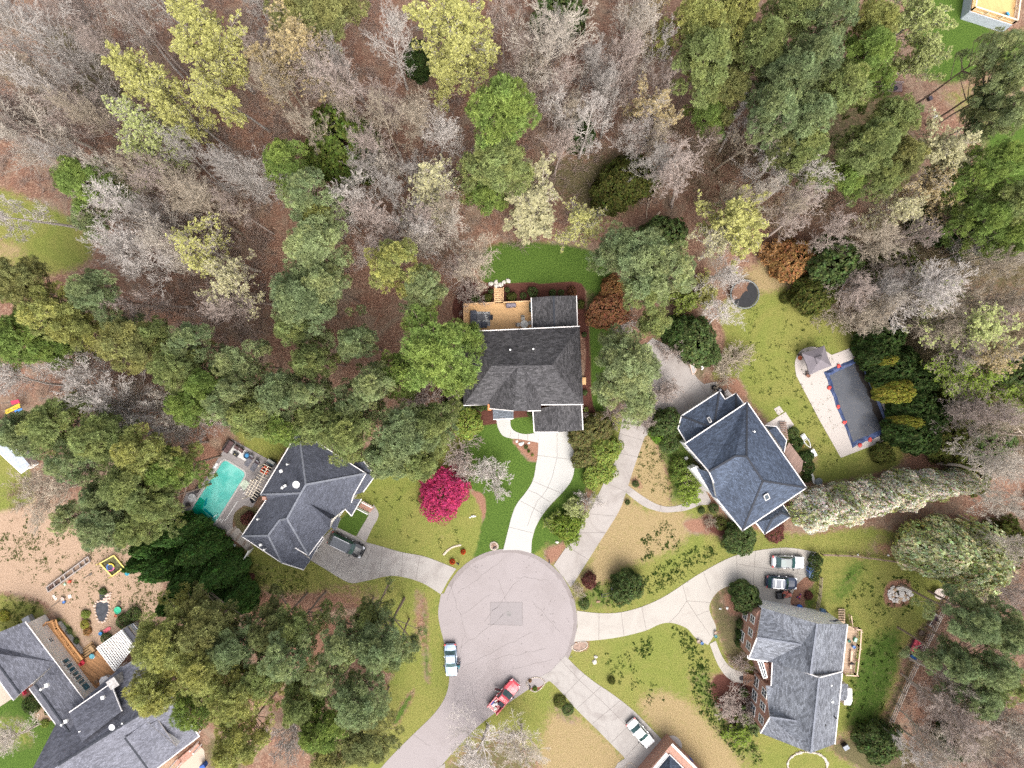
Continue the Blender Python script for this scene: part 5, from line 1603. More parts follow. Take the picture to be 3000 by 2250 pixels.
PLANTS="""
pine 245 530 96 20 pg | bright green pine in the left woods above the white leafless tree
pine 258 640 62 15 pb | small faded pine below the bright green pine of the left woods
pine 905 27 135 21 po | olive pine touching the top edge between two yellow leafing trees
pine 832 478 84 17 pg | low bright pine left of the dark glossy evergreen in the woods
pine 902 575 95 22 pb | bluish pine standing above the two stacked pines left of the house woods
pine 925 640 62 19 py | small yellowish pine squeezed between two bluish pines
pine 915 725 110 22 pl | pale pine lowest of the column of pines in the middle woods
pine 1470 325 128 24 pg | large bright pine alone among white leafless trees, above the house
pine 1455 480 108 19 p | lower green pine tucked under the large bright pine above the house
pine 1425 572 62 14 pg | small pine at the foot of the large bright pine above the house
pine 1155 780 100 22 py | yellow green pine upper left of the wooden deck
pine 1240 845 76 20 pl | paler pine between the yellow green pine and the wooden deck
pine 880 885 118 22 pb | bluish round pine left of the yellow green pine
pine 950 830 74 23 pl | pale pine crown above the bluish round pine
pine 860 960 72 20 p | small pine under the lower side of the bluish round pine
pine 1270 1030 140 23 pg | big round grass green pine leaning over the charcoal roof
pine 1160 1100 82 18 pg | grass green pine at lower left of the big round pine
pine 1375 985 52 15 pg | small bright pine reaching over the corner of the wooden deck
pine 1350 1095 52 16 pg | small pine overlapping the left edge of the charcoal roof
pine 1038 1005 66 21 pb | compact bluish pine left of the big round pine
pine 905 1060 66 22 p | compact green pine above the mid pine thicket
pine 1088 1130 72 23 pl | pale domed pine in the middle of the thicket
pine 1040 1180 82 20 pb | bluish pine below the pale domed pine
pine 822 1150 88 22 pb | bluish pine at the left side of the thicket
pine 905 1150 52 23 pl | small pale pine in front of the thicket
pine 735 1215 86 20 p | pine at the lower left of the thicket above the pool lawn
pine 940 1240 92 20 p | pine hanging over the upper corner of the blue grey roof
pine 1015 1270 92 22 p | pine whose crown covers the top of the blue grey roof
pine 830 1250 72 18 pg | dull green pine above the lawn behind the turquoise pool
pine 1185 1270 112 22 pb | wide pine above the pink blossoming tree
pine 1265 1245 84 20 p | green pine between the wide pine and the yellow shrub
pine 1130 1345 80 19 pb | pine at the lower edge of the thicket above the front lawn
pine 1225 1355 70 17 p | low pine just above the pink blossoming tree
pine 690 1070 82 20 pl | pale pine between leafless trees and the thicket
pine 555 1010 82 21 pb | bluish pine in the middle of the left pine belt
pine 520 1080 88 22 p | green pine in the left belt above the red brown clearing
pine 610 1130 72 22 pg | bright pine at the right of the left belt
pine 370 1010 98 22 po | olive pine in the left belt beside the clearing
pine 460 985 62 19 p | small pine between two larger pines of the left belt
pine 270 860 84 21 pb | bluish pine at the top of the left belt
pine 145 915 96 22 py | yellow green pine in the left pine group
pine 50 830 100 22 po | olive pine touching the left edge, highest of its group
pine 45 990 96 21 pg | green pine touching the left edge, lowest of its group
pine 215 960 76 20 py | yellowish pine at the inner side of the left pine group
pine 150 1020 62 18 pg | low pine below the yellow green pine of the left group
pine 550 1185 72 19 pg | bright pine above the white leafless trees of the clearing
pine 655 1180 78 21 pb | bluish pine right of the clearing
pine 690 1140 54 23 pl | small pale pine right of the clearing
pine 150 1245 92 21 p | pine above the pale outbuilding at left
pine 60 1270 80 19 pb | bluish pine covering the pale outbuilding
pine 290 1285 92 22 p | green pine in the middle of the lower left belt
pine 415 1330 94 22 py | yellow green pine left of the turquoise pool
pine 210 1350 84 20 pb | bluish pine below the outbuilding pine
pine 490 1375 76 19 pg | dark bright pine reaching to the turquoise pool deck
pine 385 1420 100 22 p | wide pine left of the small table by the pool
pine 290 1460 66 18 pb | small pine above the bare sandy garden
pine 445 1475 72 20 p | pine above the dark evergreen screen
pine 300 1540 92 19 pb | low bluish pine at the edge of the sandy garden
pine 200 1520 60 15 pl | small pale pine on the sandy garden edge
pine 395 1545 72 18 p | pine between the sandy garden and the dark screen
pine 480 1880 108 22 py | yellow green pine over the steel grey roof, next to the pergola
pine 455 2020 100 21 py | olive yellow pine whose crown covers the steel grey roof
pine 590 1845 100 20 po | olive pine below the dark evergreen screen
pine 600 1960 98 22 py | pine right of the steel grey roof
pine 560 2075 76 19 pg | small pine beside the porch of the steel grey roofed house
pine 690 2040 92 22 py | yellowish pine in the lower left group
pine 680 1900 82 20 pb | bluish pine in the lower left group
pine 690 2180 86 20 py | pine at the bottom edge left of the brown dome tree
pine 790 1850 76 19 pd | dark pine left of the red bare earth
pine 860 1840 76 18 p | pine at the left of the red earth patch
pine 830 1920 92 22 pb | bluish pine below the red earth patch
pine 770 1980 72 20 p | pine left of the bluish pine in the bottom group
pine 1010 1880 78 21 pl | pale pine right of the red earth patch
pine 1085 1805 56 18 p | small pine nearest the worn front lawn
pine 1115 1890 92 22 pb | bluish pine rightmost of the bottom group
pine 1150 1925 56 17 p | low pine nearest the curve of the road
pine 950 1970 72 22 pl | pale pine in the centre of the bottom group
pine 1045 2055 98 22 pb | pale bluish pine low in the bottom group
pine 880 2060 76 20 p | pine above the brown dome tree
pine 940 2135 86 20 pg | bright green pine right of the brown dome tree
pine 1060 2180 84 12 pd | dark low pine at the bottom edge by the road
pine 960 2225 72 12 po | olive low pine at the bottom edge right of the dome tree
pine 1100 2110 60 12 po | low olive tree between the bottom pines and the road
pine 2045 70 100 23 py | yellowish pine at the left of the large top right group
pine 2070 165 104 24 p | large pine left in the top right group
pine 2150 45 92 22 py | yellowish pine at the top edge of the top right group
pine 2235 130 92 22 p | green pine in the middle of the top right group
pine 2325 45 96 22 p | pine touching the top edge, third of the top right group
pine 2430 55 92 24 pb | bluish pine touching the top edge right of its group
pine 2555 70 86 21 py | yellow pine at the right border of the top right group
pine 2540 165 92 23 pg | bright pine left of the thin leafing tree
pine 2390 165 92 24 pb | bluish pine in the heart of the top right group
pine 2315 225 92 23 pb | blue green pine in the heart of the top right group
pine 2460 260 96 22 p | wide pine in the right half of the top right group
pine 2560 240 66 19 pg | small pine left of the small deck with brown floor
pine 2140 262 72 18 po | olive pine at the lower left of the top right group
pine 2080 330 62 14 pg | low bright pine at the foot of the top right group
pine 2270 325 92 23 pb | bluish pine low in the top right group
pine 2370 345 92 22 pb | bluish pine lowest but two in the top right group
pine 2360 435 84 19 p | pine at the lower rim of the top right group
pine 2300 420 72 18 pd | dull pine at the lower rim beside the white leafless tree
pine 2620 350 84 20 p | pine below the small deck with brown floor
pine 2550 425 96 21 p | wide pine at the lower right of the top right group
pine 2650 460 74 19 po | olive pine beside the cream leafing tree
pine 2480 515 72 15 pg | low pine at the bottom of the top right group
pine 2590 520 66 17 p | small pine above the cream leafing shrub
pine 2920 140 62 21 pl | thin pale pine on the lawn below the golden deck
pine 2980 200 72 22 pl | thin pale pine touching the right edge below the golden deck
pine 2950 240 56 18 pb | sparse bluish pine near the right edge with a dark leaning trunk
pine 2960 330 70 20 pl | pale sparse pine at the right edge above the dark trunk
pine 2900 330 62 15 pb | low dull pine left of the dark leaning trunk
pine 2930 480 82 21 pg | green pine at the right edge below the cream leafing tree
pine 2850 530 66 18 pg | small green pine left of the right edge group
pine 2970 590 84 20 p | pine touching the right edge below its green neighbour
pine 2890 640 76 18 pg | bright pine in the right edge group above the white leafless tree
pine 2960 690 72 17 pg | low bright pine at the right edge
pine 2835 615 56 15 p | small pine left of the right edge group
pine 1885 760 122 21 pb | large pale pine between the back lawn and the black trampoline
pine 1960 790 98 22 pl | pale pine right half of the large pair beside the back lawn
pine 1830 735 78 20 pb | bluish pine left of the large pale pair
pine 1900 850 74 18 p | low pine under the large pale pair
pine 1920 945 54 10 p | small dull pine above the ivy green bush by the driveway
pine 1850 1075 104 17 pl | light green open pine over the worn driveway
pine 1795 1040 58 15 pl | light pine crown left above the worn driveway neck
pine 1790 1140 62 15 pl | light pine beside the mulch strip of the middle house
pine 1870 1180 66 14 pl | light pine above the narrow end of the worn driveway
pine 2850 1820 82 19 pb | bluish pine in the red brown woods beyond the yard fence
pine 2960 1850 76 20 pb | bluish pine touching the right edge beyond the yard fence
pine 2800 1945 66 16 pb | low bluish pine nearest the yard fence
pine 2920 1960 76 18 pb | dull bluish pine in the lower right woods
pine 2970 2010 66 17 p | green pine at the right edge of the lower right woods
pine 2880 2050 72 15 pb | low pale pine in the lower right woods
pine 70 2230 1 1 pb | x
bare 110 110 138 25 c g | tall grey leafless tree with a long leaning trunk, top left corner
bare 235 45 112 22 k k | pinkish leafless tree touching the top edge, second from the left corner
bare 385 85 84 20 w w | white twigged leafless tree left of the large yellow tree
bare 135 220 105 23 w w | white gnarled leafless tree under the tall grey leafless tree
bare 35 30 90 24 c c | cream leafless tree in the top left corner
bare 85 385 118 22 c c | cream leafless tree at the left edge above the bright pine
bare 225 330 88 19 k k | pinkish leafless tree beside the thin leafing tree at left
bare 20 300 80 20 k k | brownish leafless tree cut by the left edge
bare 60 600 100 21 w w | white crooked leafless tree at the left edge over the yellow grass
bare 345 640 140 22 c w | wide white leafless tree right of the bright pine in the left woods
bare 430 545 96 22 k t | brownish leafless tree above the wide white leafless tree
bare 705 520 72 17 w w | small white leafless tree alone on the leaf litter
bare 400 725 112 21 c w | white leafless tree low in the left woods
bare 570 610 104 22 k t | tan leafless tree with fine twigs in the left woods
bare 500 20 90 23 k g | grey leafless tree at the top edge above the large yellow tree
bare 560 700 80 19 k k | pinkish leafless tree between the leafing trees at left
bare 1045 205 120 24 k k | pinkish tall leafless tree with a visible trunk in the top woods
bare 1135 95 88 24 c w | narrow white leafless tree with long trunk left of the bright yellow tree
bare 925 200 80 22 k k | pinkish slim leafless tree between two bigger ones
bare 1275 410 98 16 w w | white gnarled leafless tree left of the large bright pine
bare 1058 535 108 20 w w | white spreading leafless tree right of the low bright pine
bare 1000 620 66 17 w w | small white leafless tree beside the pale column of pines
bare 1170 470 72 17 c c | cream leafless tree between two white leafless trees
bare 1295 670 88 19 c c | cream crooked leafless tree above the long twigged tree
bare 1120 670 116 20 k k | pinkish fine leafless tree above the yellow green pine
bare 1215 660 84 19 k w | pale leafless tree right of the pinkish fine one
bare 1400 720 120 17 t t | tan leafless tree drooping long twigs beside the deck stairs
bare 1345 800 70 13 k k | low brown leafless tree left of the deck stairs
bare 1475 80 76 22 k k | pinkish leafless tree between the bright yellow tree and the cream giant
bare 1530 190 70 20 k k | pinkish low leafless tree right of the bright yellow tree
bare 1615 130 128 26 c c | giant cream leafless tree with a stout trunk near the top centre
bare 1830 75 108 24 k c | pinkish cream leafless tree at the top edge right of the giant
bare 1900 125 72 21 w w | white gnarled leafless tree at the left of the top right pines
bare 1830 215 110 22 k k | reddish tan leafless tree in the woods right of the giant
bare 1665 285 80 20 w w | white leafless tree under the giant cream tree
bare 1725 365 90 19 w w | chalk white crooked leafless tree over dark green bush
bare 1870 385 66 17 w w | small chalk white leafless tree right of the crooked one
bare 1640 445 72 15 k k | pinkish low leafless tree right of the low green pine
bare 2175 370 76 16 w w | white crooked leafless tree at the foot of the top right pines
bare 2060 455 90 17 k d | dark thin leafless tree over red brown litter
bare 2040 525 130 20 k k | grey pink leafless tree above the yellow budding tree
bare 2250 500 80 17 w w | white crooked leafless tree in the right woods clearing
bare 2355 500 92 18 w w | white leafless tree below the top right pines
bare 2340 640 108 17 k k | pinkish leafless tree above the orange brown bush
bare 2210 600 78 19 c c | cream leafless tree right of the yellow budding tree
bare 2130 785 82 14 w w | white leafless tree left of the black trampoline
bare 2100 950 84 9 w w | small white leafless tree over the ivy green bush
bare 2460 690 80 15 k k | brownish leafless tree among the right hand brush
bare 2570 700 88 15 t t | tan leafless tree right of the orange brown bush
bare 2705 820 128 19 w w | bright white leafless tree in the right hand brush
bare 2880 760 90 18 k t | tan leafless tree at the right above the white trunk
bare 2960 860 90 19 c t | cream leafless tree touching the right edge in the brush
bare 2560 880 90 13 k k | brown low leafless tree at the lawn corner above the covered pool
bare 2480 840 76 10 k k | brown thin leafless tree by the round bush of the lawn
bare 2760 930 100 15 k t | brown leafless tree behind the dark hedge
bare 2940 1345 110 20 c c | cream leafless tree at the right end of the white blossom row
bare 2965 1450 96 19 c c | cream leafless tree touching the right edge below the blossom row
bare 2900 1240 90 17 k k | brown leafless tree above the blossom row at right
bare 2975 1560 84 17 c c | cream leafless tree right of the round blossoming tree
bare 2970 1750 90 17 k k | pinkish leafless tree above the lower right pines
bare 2815 2110 108 17 k k | pinkish cream leafless tree in the bottom right woods
bare 2950 2140 104 18 c c | cream leafless tree in the bottom right corner
bare 2660 2205 86 13 w w | white crooked leafless tree at the bottom edge right of the yard
bare 2880 2220 84 15 k k | brownish leafless tree at the bottom edge of the right woods
bare 2780 2010 80 13 k k | thin brown leafless tree beyond the lower yard fence
bare 215 1125 112 20 w w | large white leafless tree left in the clearing
bare 320 1185 104 19 w w | white leafless tree in the middle of the clearing
bare 40 1130 100 19 w w | white leafless tree at the left edge above the yellow slide
bare 450 1180 96 17 w w | white leafless tree right in the clearing
bare 520 1245 84 15 w w | white drooping leafless tree nearest the lawn behind the pool
bare 590 1255 66 13 w k | pinkish white leafless tree at the lawn corner behind the pool
bare 240 1040 70 14 k k | small brownish leafless tree above the clearing
bare 130 1445 112 12 c t | tan leafless tree on the sandy garden edge at left
bare 285 1365 52 16 t k | small brown leafless tree inside the lower left pine belt
bare 435 870 100 18 k k | pinkish leafless tree between the leafing trees and left pines
bare 625 910 108 18 k k | pink brown leafless tree above the pale pine
bare 720 860 80 17 k k | thin leafless tree left of the bluish round pine
bare 1425 2200 120 10 w w | white leafless tree at the bottom edge right of the road
bare 1530 2190 80 9 c c | cream leafless tree at the bottom edge on the dry lawn
bare 30 2180 84 8 c c | cream leafless tree on the lawn in the bottom left corner
bud 605 115 118 23 ly g | large yellow leafing tree at the upper left, right of white twigs
bud 470 235 108 22 ly g | large yellow leafing tree left below its yellow neighbour
bud 665 255 84 22 ly g | yellow leafing tree at the right foot of the large pair
bud 545 330 70 20 ly g | small yellow leafing tree below the large pair
bud 1333 100 128 24 ly g | bright lemon leafing tree at the top edge near the centre
bud 1290 215 70 18 ly g | small lemon leafing tree at the foot of the bright lemon tree
spr 440 400 112 20 lg g | thin greenish leafing tree in the left woods
spr 850 150 130 23 lt t | tan budding tree left of the pinkish tall leafless tree
spr 640 740 110 21 ly c | thin yellow leafing tree right in the left woods
spr 655 830 90 20 lc c | cream leafing tree below the thin yellow one
spr 800 200 70 21 lt t | tan budding tree right of the yellow trio
spr 1290 590 112 18 lc w | cream leafing tree right of the white spreading tree
spr 1955 290 108 20 lt c | tan budding tree beside the top right pines
spr 1900 60 70 21 lt c | tan budding tree at the top edge left of the yellow pine
bud 1630 600 150 13 lc c | wide pale yellow tree with branches spreading like a star above the back lawn
spr 1700 660 76 14 ly c | yellowish leafing tree right of the star shaped tree
bud 2180 640 110 18 ly c | yellow leafing tree left of the orange brown bush
spr 2110 720 86 15 lc w | pale leafing tree above the black trampoline
bud 2660 75 92 20 lg g | thin yellow green tree at the top edge beside the lush lawn
bud 2700 165 74 17 lg g | thin yellow green tree over the dark lawn
bud 2800 400 118 20 lc c | cream leafing tree in the right woods
spr 2700 500 92 17 lt c | tan leafing tree left of the cream leafing tree
spr 2630 590 84 15 lc c | small cream leafing tree at the lower right of the pines
spr 2770 560 80 15 lt t | tan leafing tree below the cream leafing tree
spr 2860 930 118 17 lg t | pale green leafing tree in the right hand brush
spr 2940 1010 104 17 lt t | tan leafing tree touching the right edge above the white trunk
spr 2760 880 90 13 lg t | greenish leafing tree behind the dark hedge
spr 2860 1090 100 13 lv t | green leafing tree right of the dark hedge
spr 2760 1090 80 10 lv t | low green leafing tree beside the dark hedge
spr 2950 1200 88 13 lv t | low green tree at the right edge below the white trunk
holly 1003 418 118 11 h | glossy dark bright evergreen in the middle of the woods
holly 940 450 66 8 h | low glossy evergreen left below the larger glossy one
holly 1225 170 52 7 hd | dark evergreen beside the long trunk of the narrow white tree
holly 1700 380 52 8 hd | dark evergreen under the chalk white crooked tree
holly 1855 520 80 7 ho | dim green evergreen in the shady hollow
holly 1790 560 70 6 ho | olive evergreen left in the shady hollow
holly 1640 30 84 9 hm | green evergreen behind the giant cream tree at the top
holly 2440 770 86 9 hm | green evergreen right of the orange brown bush
holly 2390 860 70 6 ho | olive evergreen bush right of the lawn top
holly 2620 780 80 6 ho | olive evergreen under the bright white leafless tree
holly 2035 995 74 6 hm | ivy green bush at the top of the parking pad
holly 1985 965 54 5 hd | dark bush left of the ivy green bush
holly 2078 1035 42 4 hm | small green bush above the basketball hoop
holly 1957 1240 50 4 hm | round dark tree at the upper corner of the slate blue roof
holly 2170 1578 56 3.5 hm | broad green bush below the slate blue roof
holly 1838 1722 54 4.5 hm | round dark bush on the dry lawn by the swing seat
holly 2187 1752 50 4.5 hm | round dark bush at the corner of the light grey roof
holly 2580 2180 66 5 hm | dark bush at the bottom beside the yard
holly 2810 2180 58 6 hd | dark bush in the bottom right woods
holly 2750 650 70 6 hd | dark bush in the right woods below the cream tree
holly 2850 690 76 6 hm | dark green bush below the right edge pines
holly 2780 1290 80 5 ho | olive bush right of the dark hedge end
holly 2850 1390 70 4 ho | olive bush under the blossom row end
holly 2940 1600 80 5 ho | olive bush right of the round blossoming tree
holly 2980 1100 70 5 hm | green bush at the right edge in the brush
holly 2830 1160 90 4.5 ho | olive bush below the green leafing tree
holly 2900 1290 80 4.5 hm | green bush in the brush at the right
holly 1950 690 70 8 hm | green bush behind the large pale pine pair
holly 2590 1330 36 2.5 ho | small bush at the lower end of the dark hedge
holly 2590 990 60 7 hd | dark hedge tree at the upper end beside the covered pool
holly 2570 1030 58 7 hd | second dark hedge tree from the upper end
holly 2620 1075 64 7 hd | third dark hedge tree, above the large yellow shrub
holly 2690 1110 60 7 hd | dark hedge tree right above the large yellow shrub
holly 2680 1190 66 7 hd | dark hedge tree just below the large yellow shrub
holly 2720 1225 60 7 hd | dark hedge tree at the right, near the blue tarps
holly 2670 1270 64 7 hd | dark hedge tree second from the lower end
holly 2705 1290 52 6 hd | dark hedge tree at the lower end
holly 2650 1050 44 5 hd | dark hedge tree between the yellow sprays
holly 2625 1145 46 7.8 hy | large yellow shrub in the middle of the dark hedge
holly 2583 1056 26 7.6 hy | small yellow spray in the upper half of the dark hedge
holly 2655 1236 28 7.6 hy | small yellow spray in the lower half of the dark hedge
holly 1365 1240 52 4.5 hl | yellow green shrub left of the front path of the middle house
holly 1335 1200 44 4 hm | green shrub above the yellow green shrub
holly 1703 1280 46 3 hv | olive evergreen right of the middle house driveway
holly 1752 1255 52 3.5 hv | olive evergreen between the two driveways, uppermost
holly 1722 1335 46 3 hv | olive evergreen beside the bend of the pale driveway
holly 1772 1320 54 3.5 hl | yellow green bush beside the worn driveway
holly 1760 1380 48 3 hl | yellow green bush below its yellow green neighbour
holly 1660 1545 46 3.5 lv | light green bush on the strip between the driveways
holly 1735 1405 30 2 hl | light bush over the lush grass between the driveways
holly 2265 1500 1 1 h | x
cyp 455 1590 72 10 cy | dark screen tree at the upper left end of its mass
cyp 530 1560 66 11 cy | dark screen tree right behind the turquoise pool end
cyp 590 1610 72 11 cy | dark screen tree nearest the stepping stones
cyp 500 1650 78 12 cy | dark screen tree in the middle left of its mass
cyp 575 1690 84 12 cy | dark screen tree in the middle of its mass
cyp 650 1680 72 11 cy | dark screen tree left of the white fence
cyp 540 1745 76 12 cy | dark screen tree facing the sandy garden
cyp 620 1770 80 12 cy | dark screen tree above the olive pine
cyp 690 1760 66 10 cy | dark screen tree at the lower right end of its mass
cyp 430 1640 52 9 cy | dark screen tree facing the yellow sandbox
pear 2390 1495 68 9 lg | white blossoming tree at the left end of the row, next to the slate blue roof
pear 2478 1484 64 9 lg | second white blossoming tree of the row
pear 2565 1458 62 9 lg | third white blossoming tree of the row
pear 2650 1440 56 9 lg | fourth white blossoming tree of the row
pear 2735 1424 50 9 lg | fifth white blossoming tree of the row
pear 2812 1412 40 9 lg | white blossoming tree at the right end of the row
pear 2745 1610 92 11 lg | greenish blossoming tree at the upper left of the fenced yard corner
pear 2848 1645 108 12 lg | large greenish white blossoming tree at the yard corner
pink 1296 1448 86 4.5 mg | magenta blossoming tree on the front lawn
twig 1345 1335 80 5 k k | pinkish brown leafless shrub behind the magenta tree
twig 1422 1395 92 6 w w | pale leafless crape myrtle with rust tips on the lush front lawn
twig 835 2170 78 7 k g | brown dome shaped leafless tree at the bottom left
holly 2325 760 72 5 lo | orange brown bush at the top of the bright lawn
twl 2290 740 64 4 lo t | thin orange twiggy shrub left of the orange brown bush
holly 1785 910 64 4 lr | rusty orange shrub right of the back lawn
holly 1795 845 42 3 lo | small orange shrub under the large pale pine pair
twig 1830 960 60 4 k g | grey leafless shrub below the rusty orange shrub
twl 2060 855 56 5 ly c | yellow green twiggy shrub left of the black trampoline
twl 2000 880 50 5 hl c | green twiggy shrub beside the pale pine pair
twig 2130 1080 66 3 t t | tan leafless shrub right of the ivy green bush
twig 2160 1050 60 3 t t | tan leafless shrub at the left rim of the bright lawn
twig 1945 1150 60 6 k k | pinkish leafless tree over the parking pad
twig 1990 1030 60 5 k k | pinkish leafless shrub at the top of the parking pad
twig 1800 1215 50 6 k k | pinkish leafless shrub beside the olive evergreens
twig 1880 1215 56 7 k k | pinkish leafless tree at the neck of the worn driveway
twig 1725 1470 44 4 w w | white twiggy shrub between the driveways
twl 1690 1500 44 4 lg w | pale leafing shrub between the driveways
twl 1680 1555 46 4 lv w | green leafing shrub near the end of the strip between the driveways
twl 1630 1530 36 3 hl w | small leafing shrub at the edge of the pale driveway
twl 2020 1430 54 3 lv t | sparse green leafing shrub by the front door walk
twig 2085 1535 26 2 c t | small tan pruned shrub with bare limbs below the slate blue roof
twig 2150 2060 66 3 k k | brown leafless shrub in the mulch bed by the brick front
twig 2190 2090 46 3 k k | brown leafless shrub against the brick front
twig 2180 1945 44 2.5 t k | small brown shrub left of the bay window
twl 2170 2145 50 2.5 lv t | green leafing shrub below the brown mulch bed
twl 2200 2120 44 2.5 hm t | dark leafing shrub below the brick front
twig 1695 1735 30 1.6 hb t | brown shrub at the edge of the road bulb
twl 1665 1375 1 1 x t | x
twig 1685 1215 40 3 k k | thin pinkish shrub by the mulch strip
twig 1380 870 56 4 k k | brown leafless shrub left of the deck stairs
twig 1240 1170 84 5 k k | brown leafless shrub left of the charcoal roof
twig 1340 1130 56 5 k k | brown leafless shrub against the left wall of the charcoal roofed house
twig 2490 930 60 3 t t | tan leafless shrub at the corner of the bright lawn
twig 2430 900 60 3 t t | tan leafless shrub at the top rim of the bright lawn
twig 2650 950 76 4 t t | tan leafless shrub above the dark hedge
twig 2560 940 66 4 k k | brown leafless shrub above the end of the dark hedge
shrub 1394 876 17 1.4 hm | round green shrub left of the deck stairs, partly under twigs
shrub 1429 871 15 1.3 ho | round olive shrub next to the deck stairs
shrub 1438 853 9 1 hm | small green shrub beside the top of the deck stairs
shrub 1486 849 9 .9 hm | small round shrub right of the deck stairs
shrub 1499 869 16 1.5 ho | largest round shrub in the mulch right of the deck stairs
shrub 1533 866 12 1.2 hm | third shrub right of the deck stairs
shrub 1561 855 18 1.6 hm | spreading shrub above the corner of the rear roof wing
shrub 1619 858 12 1.1 hm | dark shrub above the ridge of the rear roof wing
shrub 1644 857 11 1.0 hm | dark shrub right of the rear roof ridge
shrub 1676 853 16 1.2 hb | bare brown shrub at the corner of the mulch bed
shrub 1702 891 14 1.4 ho | olive round shrub right of the rear roof wing
shrub 1390 1193 11 1.2 hm | dark shrub under the front eave at left
shrub 1408 1196 12 1.2 hm | dark shrub under the front eave, middle of three
shrub 1426 1193 11 1.2 hm | dark shrub under the front eave beside the porch
shrub 1556 1210 14 1.0 hm | dark shrub beside the garage wing
shrub 1541 1310 7 .6 hm | small bluish shrub in the bed between path and driveway
shrub 1549 1322 5 .5 hg | tiny green shrub in the bed between path and driveway
shrub 1560 1333 5 .4 hl | tiny yellow shrub in the bed by the driveway
shrub 1717 1200 9 .8 hl | small bright shrub in the mulch right of the charcoal roof
shrub 1714 1150 9 .8 hm | small dark shrub in the mulch right of the charcoal roof
shrub 1712 980 9 .8 hm | small shrub in the mulch behind the rear roof wing
shrub 1990 1362 28 2.2 h | tall clipped green shrub left of the white wall
shrub 1985 1395 26 1.8 h | lower clipped green shrub left of the white wall
shrub 1962 1300 34 2 hm | green shrub under the round dark tree
shrub 1935 1268 40 1.2 hg | bright green shrub at the neck of the worn driveway
shrub 2056 1496 11 1 hm | small round shrub beside the front walk
shrub 2092 1490 17 1.3 hm | round dark shrub right of the front walk
shrub 2112 1535 22 1.3 ho | olive shrub below the white front wall
shrub 2270 1558 34 1 hr | dark red shrub under the small blue roof wing
shrub 1863 1418 12 .9 hm | small dark shrub beside the worn driveway
shrub 1839 1472 9 .8 hm | small dark shrub below the front walk
shrub 1727 1702 25 2 hr | clipped round red brown shrub near the road bulb
shrub 1712 1772 18 .8 hm | low green shrub at the edge of the driveway mouth
shrub 1792 1995 13 1 ho | lone small shrub on the dry lawn beside the driveway
shrub 1640 2055 20 .8 ho | sprawling green shrub along the lower left driveway
shrub 1664 2080 20 .8 hm | dark sprawling shrub along the lower left driveway
shrub 2172 1830 16 1.6 hm | dark hedge shrub uppermost beside the brick front
shrub 2170 1860 15 1.6 hd | dark hedge shrub in the middle of the brick front
shrub 2168 1885 15 1.6 hd | dark hedge shrub lowest of the brick front row
shrub 2180 2030 15 1.2 hm | dark shrub under the first lower window
shrub 2392 1640 20 2.2 hm | hedge shrub beside the grey bins
shrub 2388 1668 20 2.2 hm | hedge shrub beside the blue bins
shrub 2384 1690 16 1.8 hm | hedge shrub at the end of the bins
shrub 2370 1745 14 .8 hr | dark reddish plants against the yard fence
shrub 2325 1268 20 1.2 hm | dark shrub beside the brown deck stairs
shrub 2335 1300 22 1.4 hd | dark shrub right of the brown deck
shrub 2362 1340 24 1.5 hd | dark clipped shrub at the corner of the brown deck
shrub 2368 1370 24 1.5 hd | dark clipped shrub below the brown deck
shrub 2365 1400 16 1.2 hd | dark clipped shrub by the back corner of the slate blue roof
shrub 2350 1306 7 .5 lo | tiny orange shrub among the dark shrubs of the brown deck
shrub 2303 873 20 1.4 ho | round brown green bush at the top of the bright lawn
shrub 2391 910 14 1 ho | small bush right of the round bush on the lawn
shrub 2360 890 14 .5 hg | low green patch shrub between the lawn bushes
shrub 1325 1646 10 .7 hx | red clipped shrub by the mouth of the left driveway
shrub 1357 1617 9 .7 hx | red clipped shrub near the road bulb
shrub 725 1520 22 1.2 hr | dark red shrub on the grass by the house with the turquoise pool
shrub 735 1690 12 1 hr | dark reddish shrub beside the white fence
shrub 90 2065 30 1.8 hm | leafy green shrub at the notch of the steel grey roof
shrub 250 1800 14 .8 hl | green plants left of the dark pond
shrub 248 1830 16 .8 hy | yellow plants left of the dark pond
shrub 255 1850 14 .8 lo | orange tipped plants left of the pink tray
shrub 300 1733 12 .8 hm | green plant at the head of the dark pond
shrub 390 1800 24 1.4 hm | bushy shrub right of the dark pond
shrub 362 1822 26 1.5 hm | dark bushy shrub above the white lattice pergola
shrub 420 1840 16 1 hb | rusty shrub right of the grey store
shrub 310 1870 18 1 hm | green shrub left of the white lattice pergola
shrub 200 1850 11 .7 hm | flowering shrub along the ramp, upper
shrub 220 1880 11 .7 hm | flowering shrub along the ramp, lower
shrub 130 2120 14 .7 hl | yellow plants by the curved bed at the bottom left
shrub 140 2085 12 .8 hm | dark plants by the curved bed at the bottom left
shrub 10 1805 18 .8 hy | yellow flowering plants at the left edge above the roof
shrub 1553 1995 6 .5 lo | orange plant in the small round bed by the red pickup
shrub 1567 2018 8 .5 hg | green plant in the small round bed by the red pickup
bare 375 516 88 21 c c | fine greyish leafless tree among its like in the upper left woods
bare 18 299 72 23 k k | fine greyish leafless tree among its like in the upper left woods
bare 542 473 78 21 g g | fine greyish leafless tree among its like in the upper left woods
bare 440 519 80 21 k k | fine greyish leafless tree among its like in the upper left woods
bare 122 349 81 17 c c | fine greyish leafless tree among its like in the upper left woods
bare 269 322 73 21 t t | fine greyish leafless tree among its like in the upper left woods
bare 402 80 85 21 k k | fine greyish leafless tree among its like in the upper left woods
bare 114 251 85 22 t t | fine greyish leafless tree among its like in the upper left woods
bare 306 33 74 17 c c | fine greyish leafless tree among its like in the upper left woods
bare 569 755 83 20 c c | fine greyish leafless tree among its like in the upper left woods
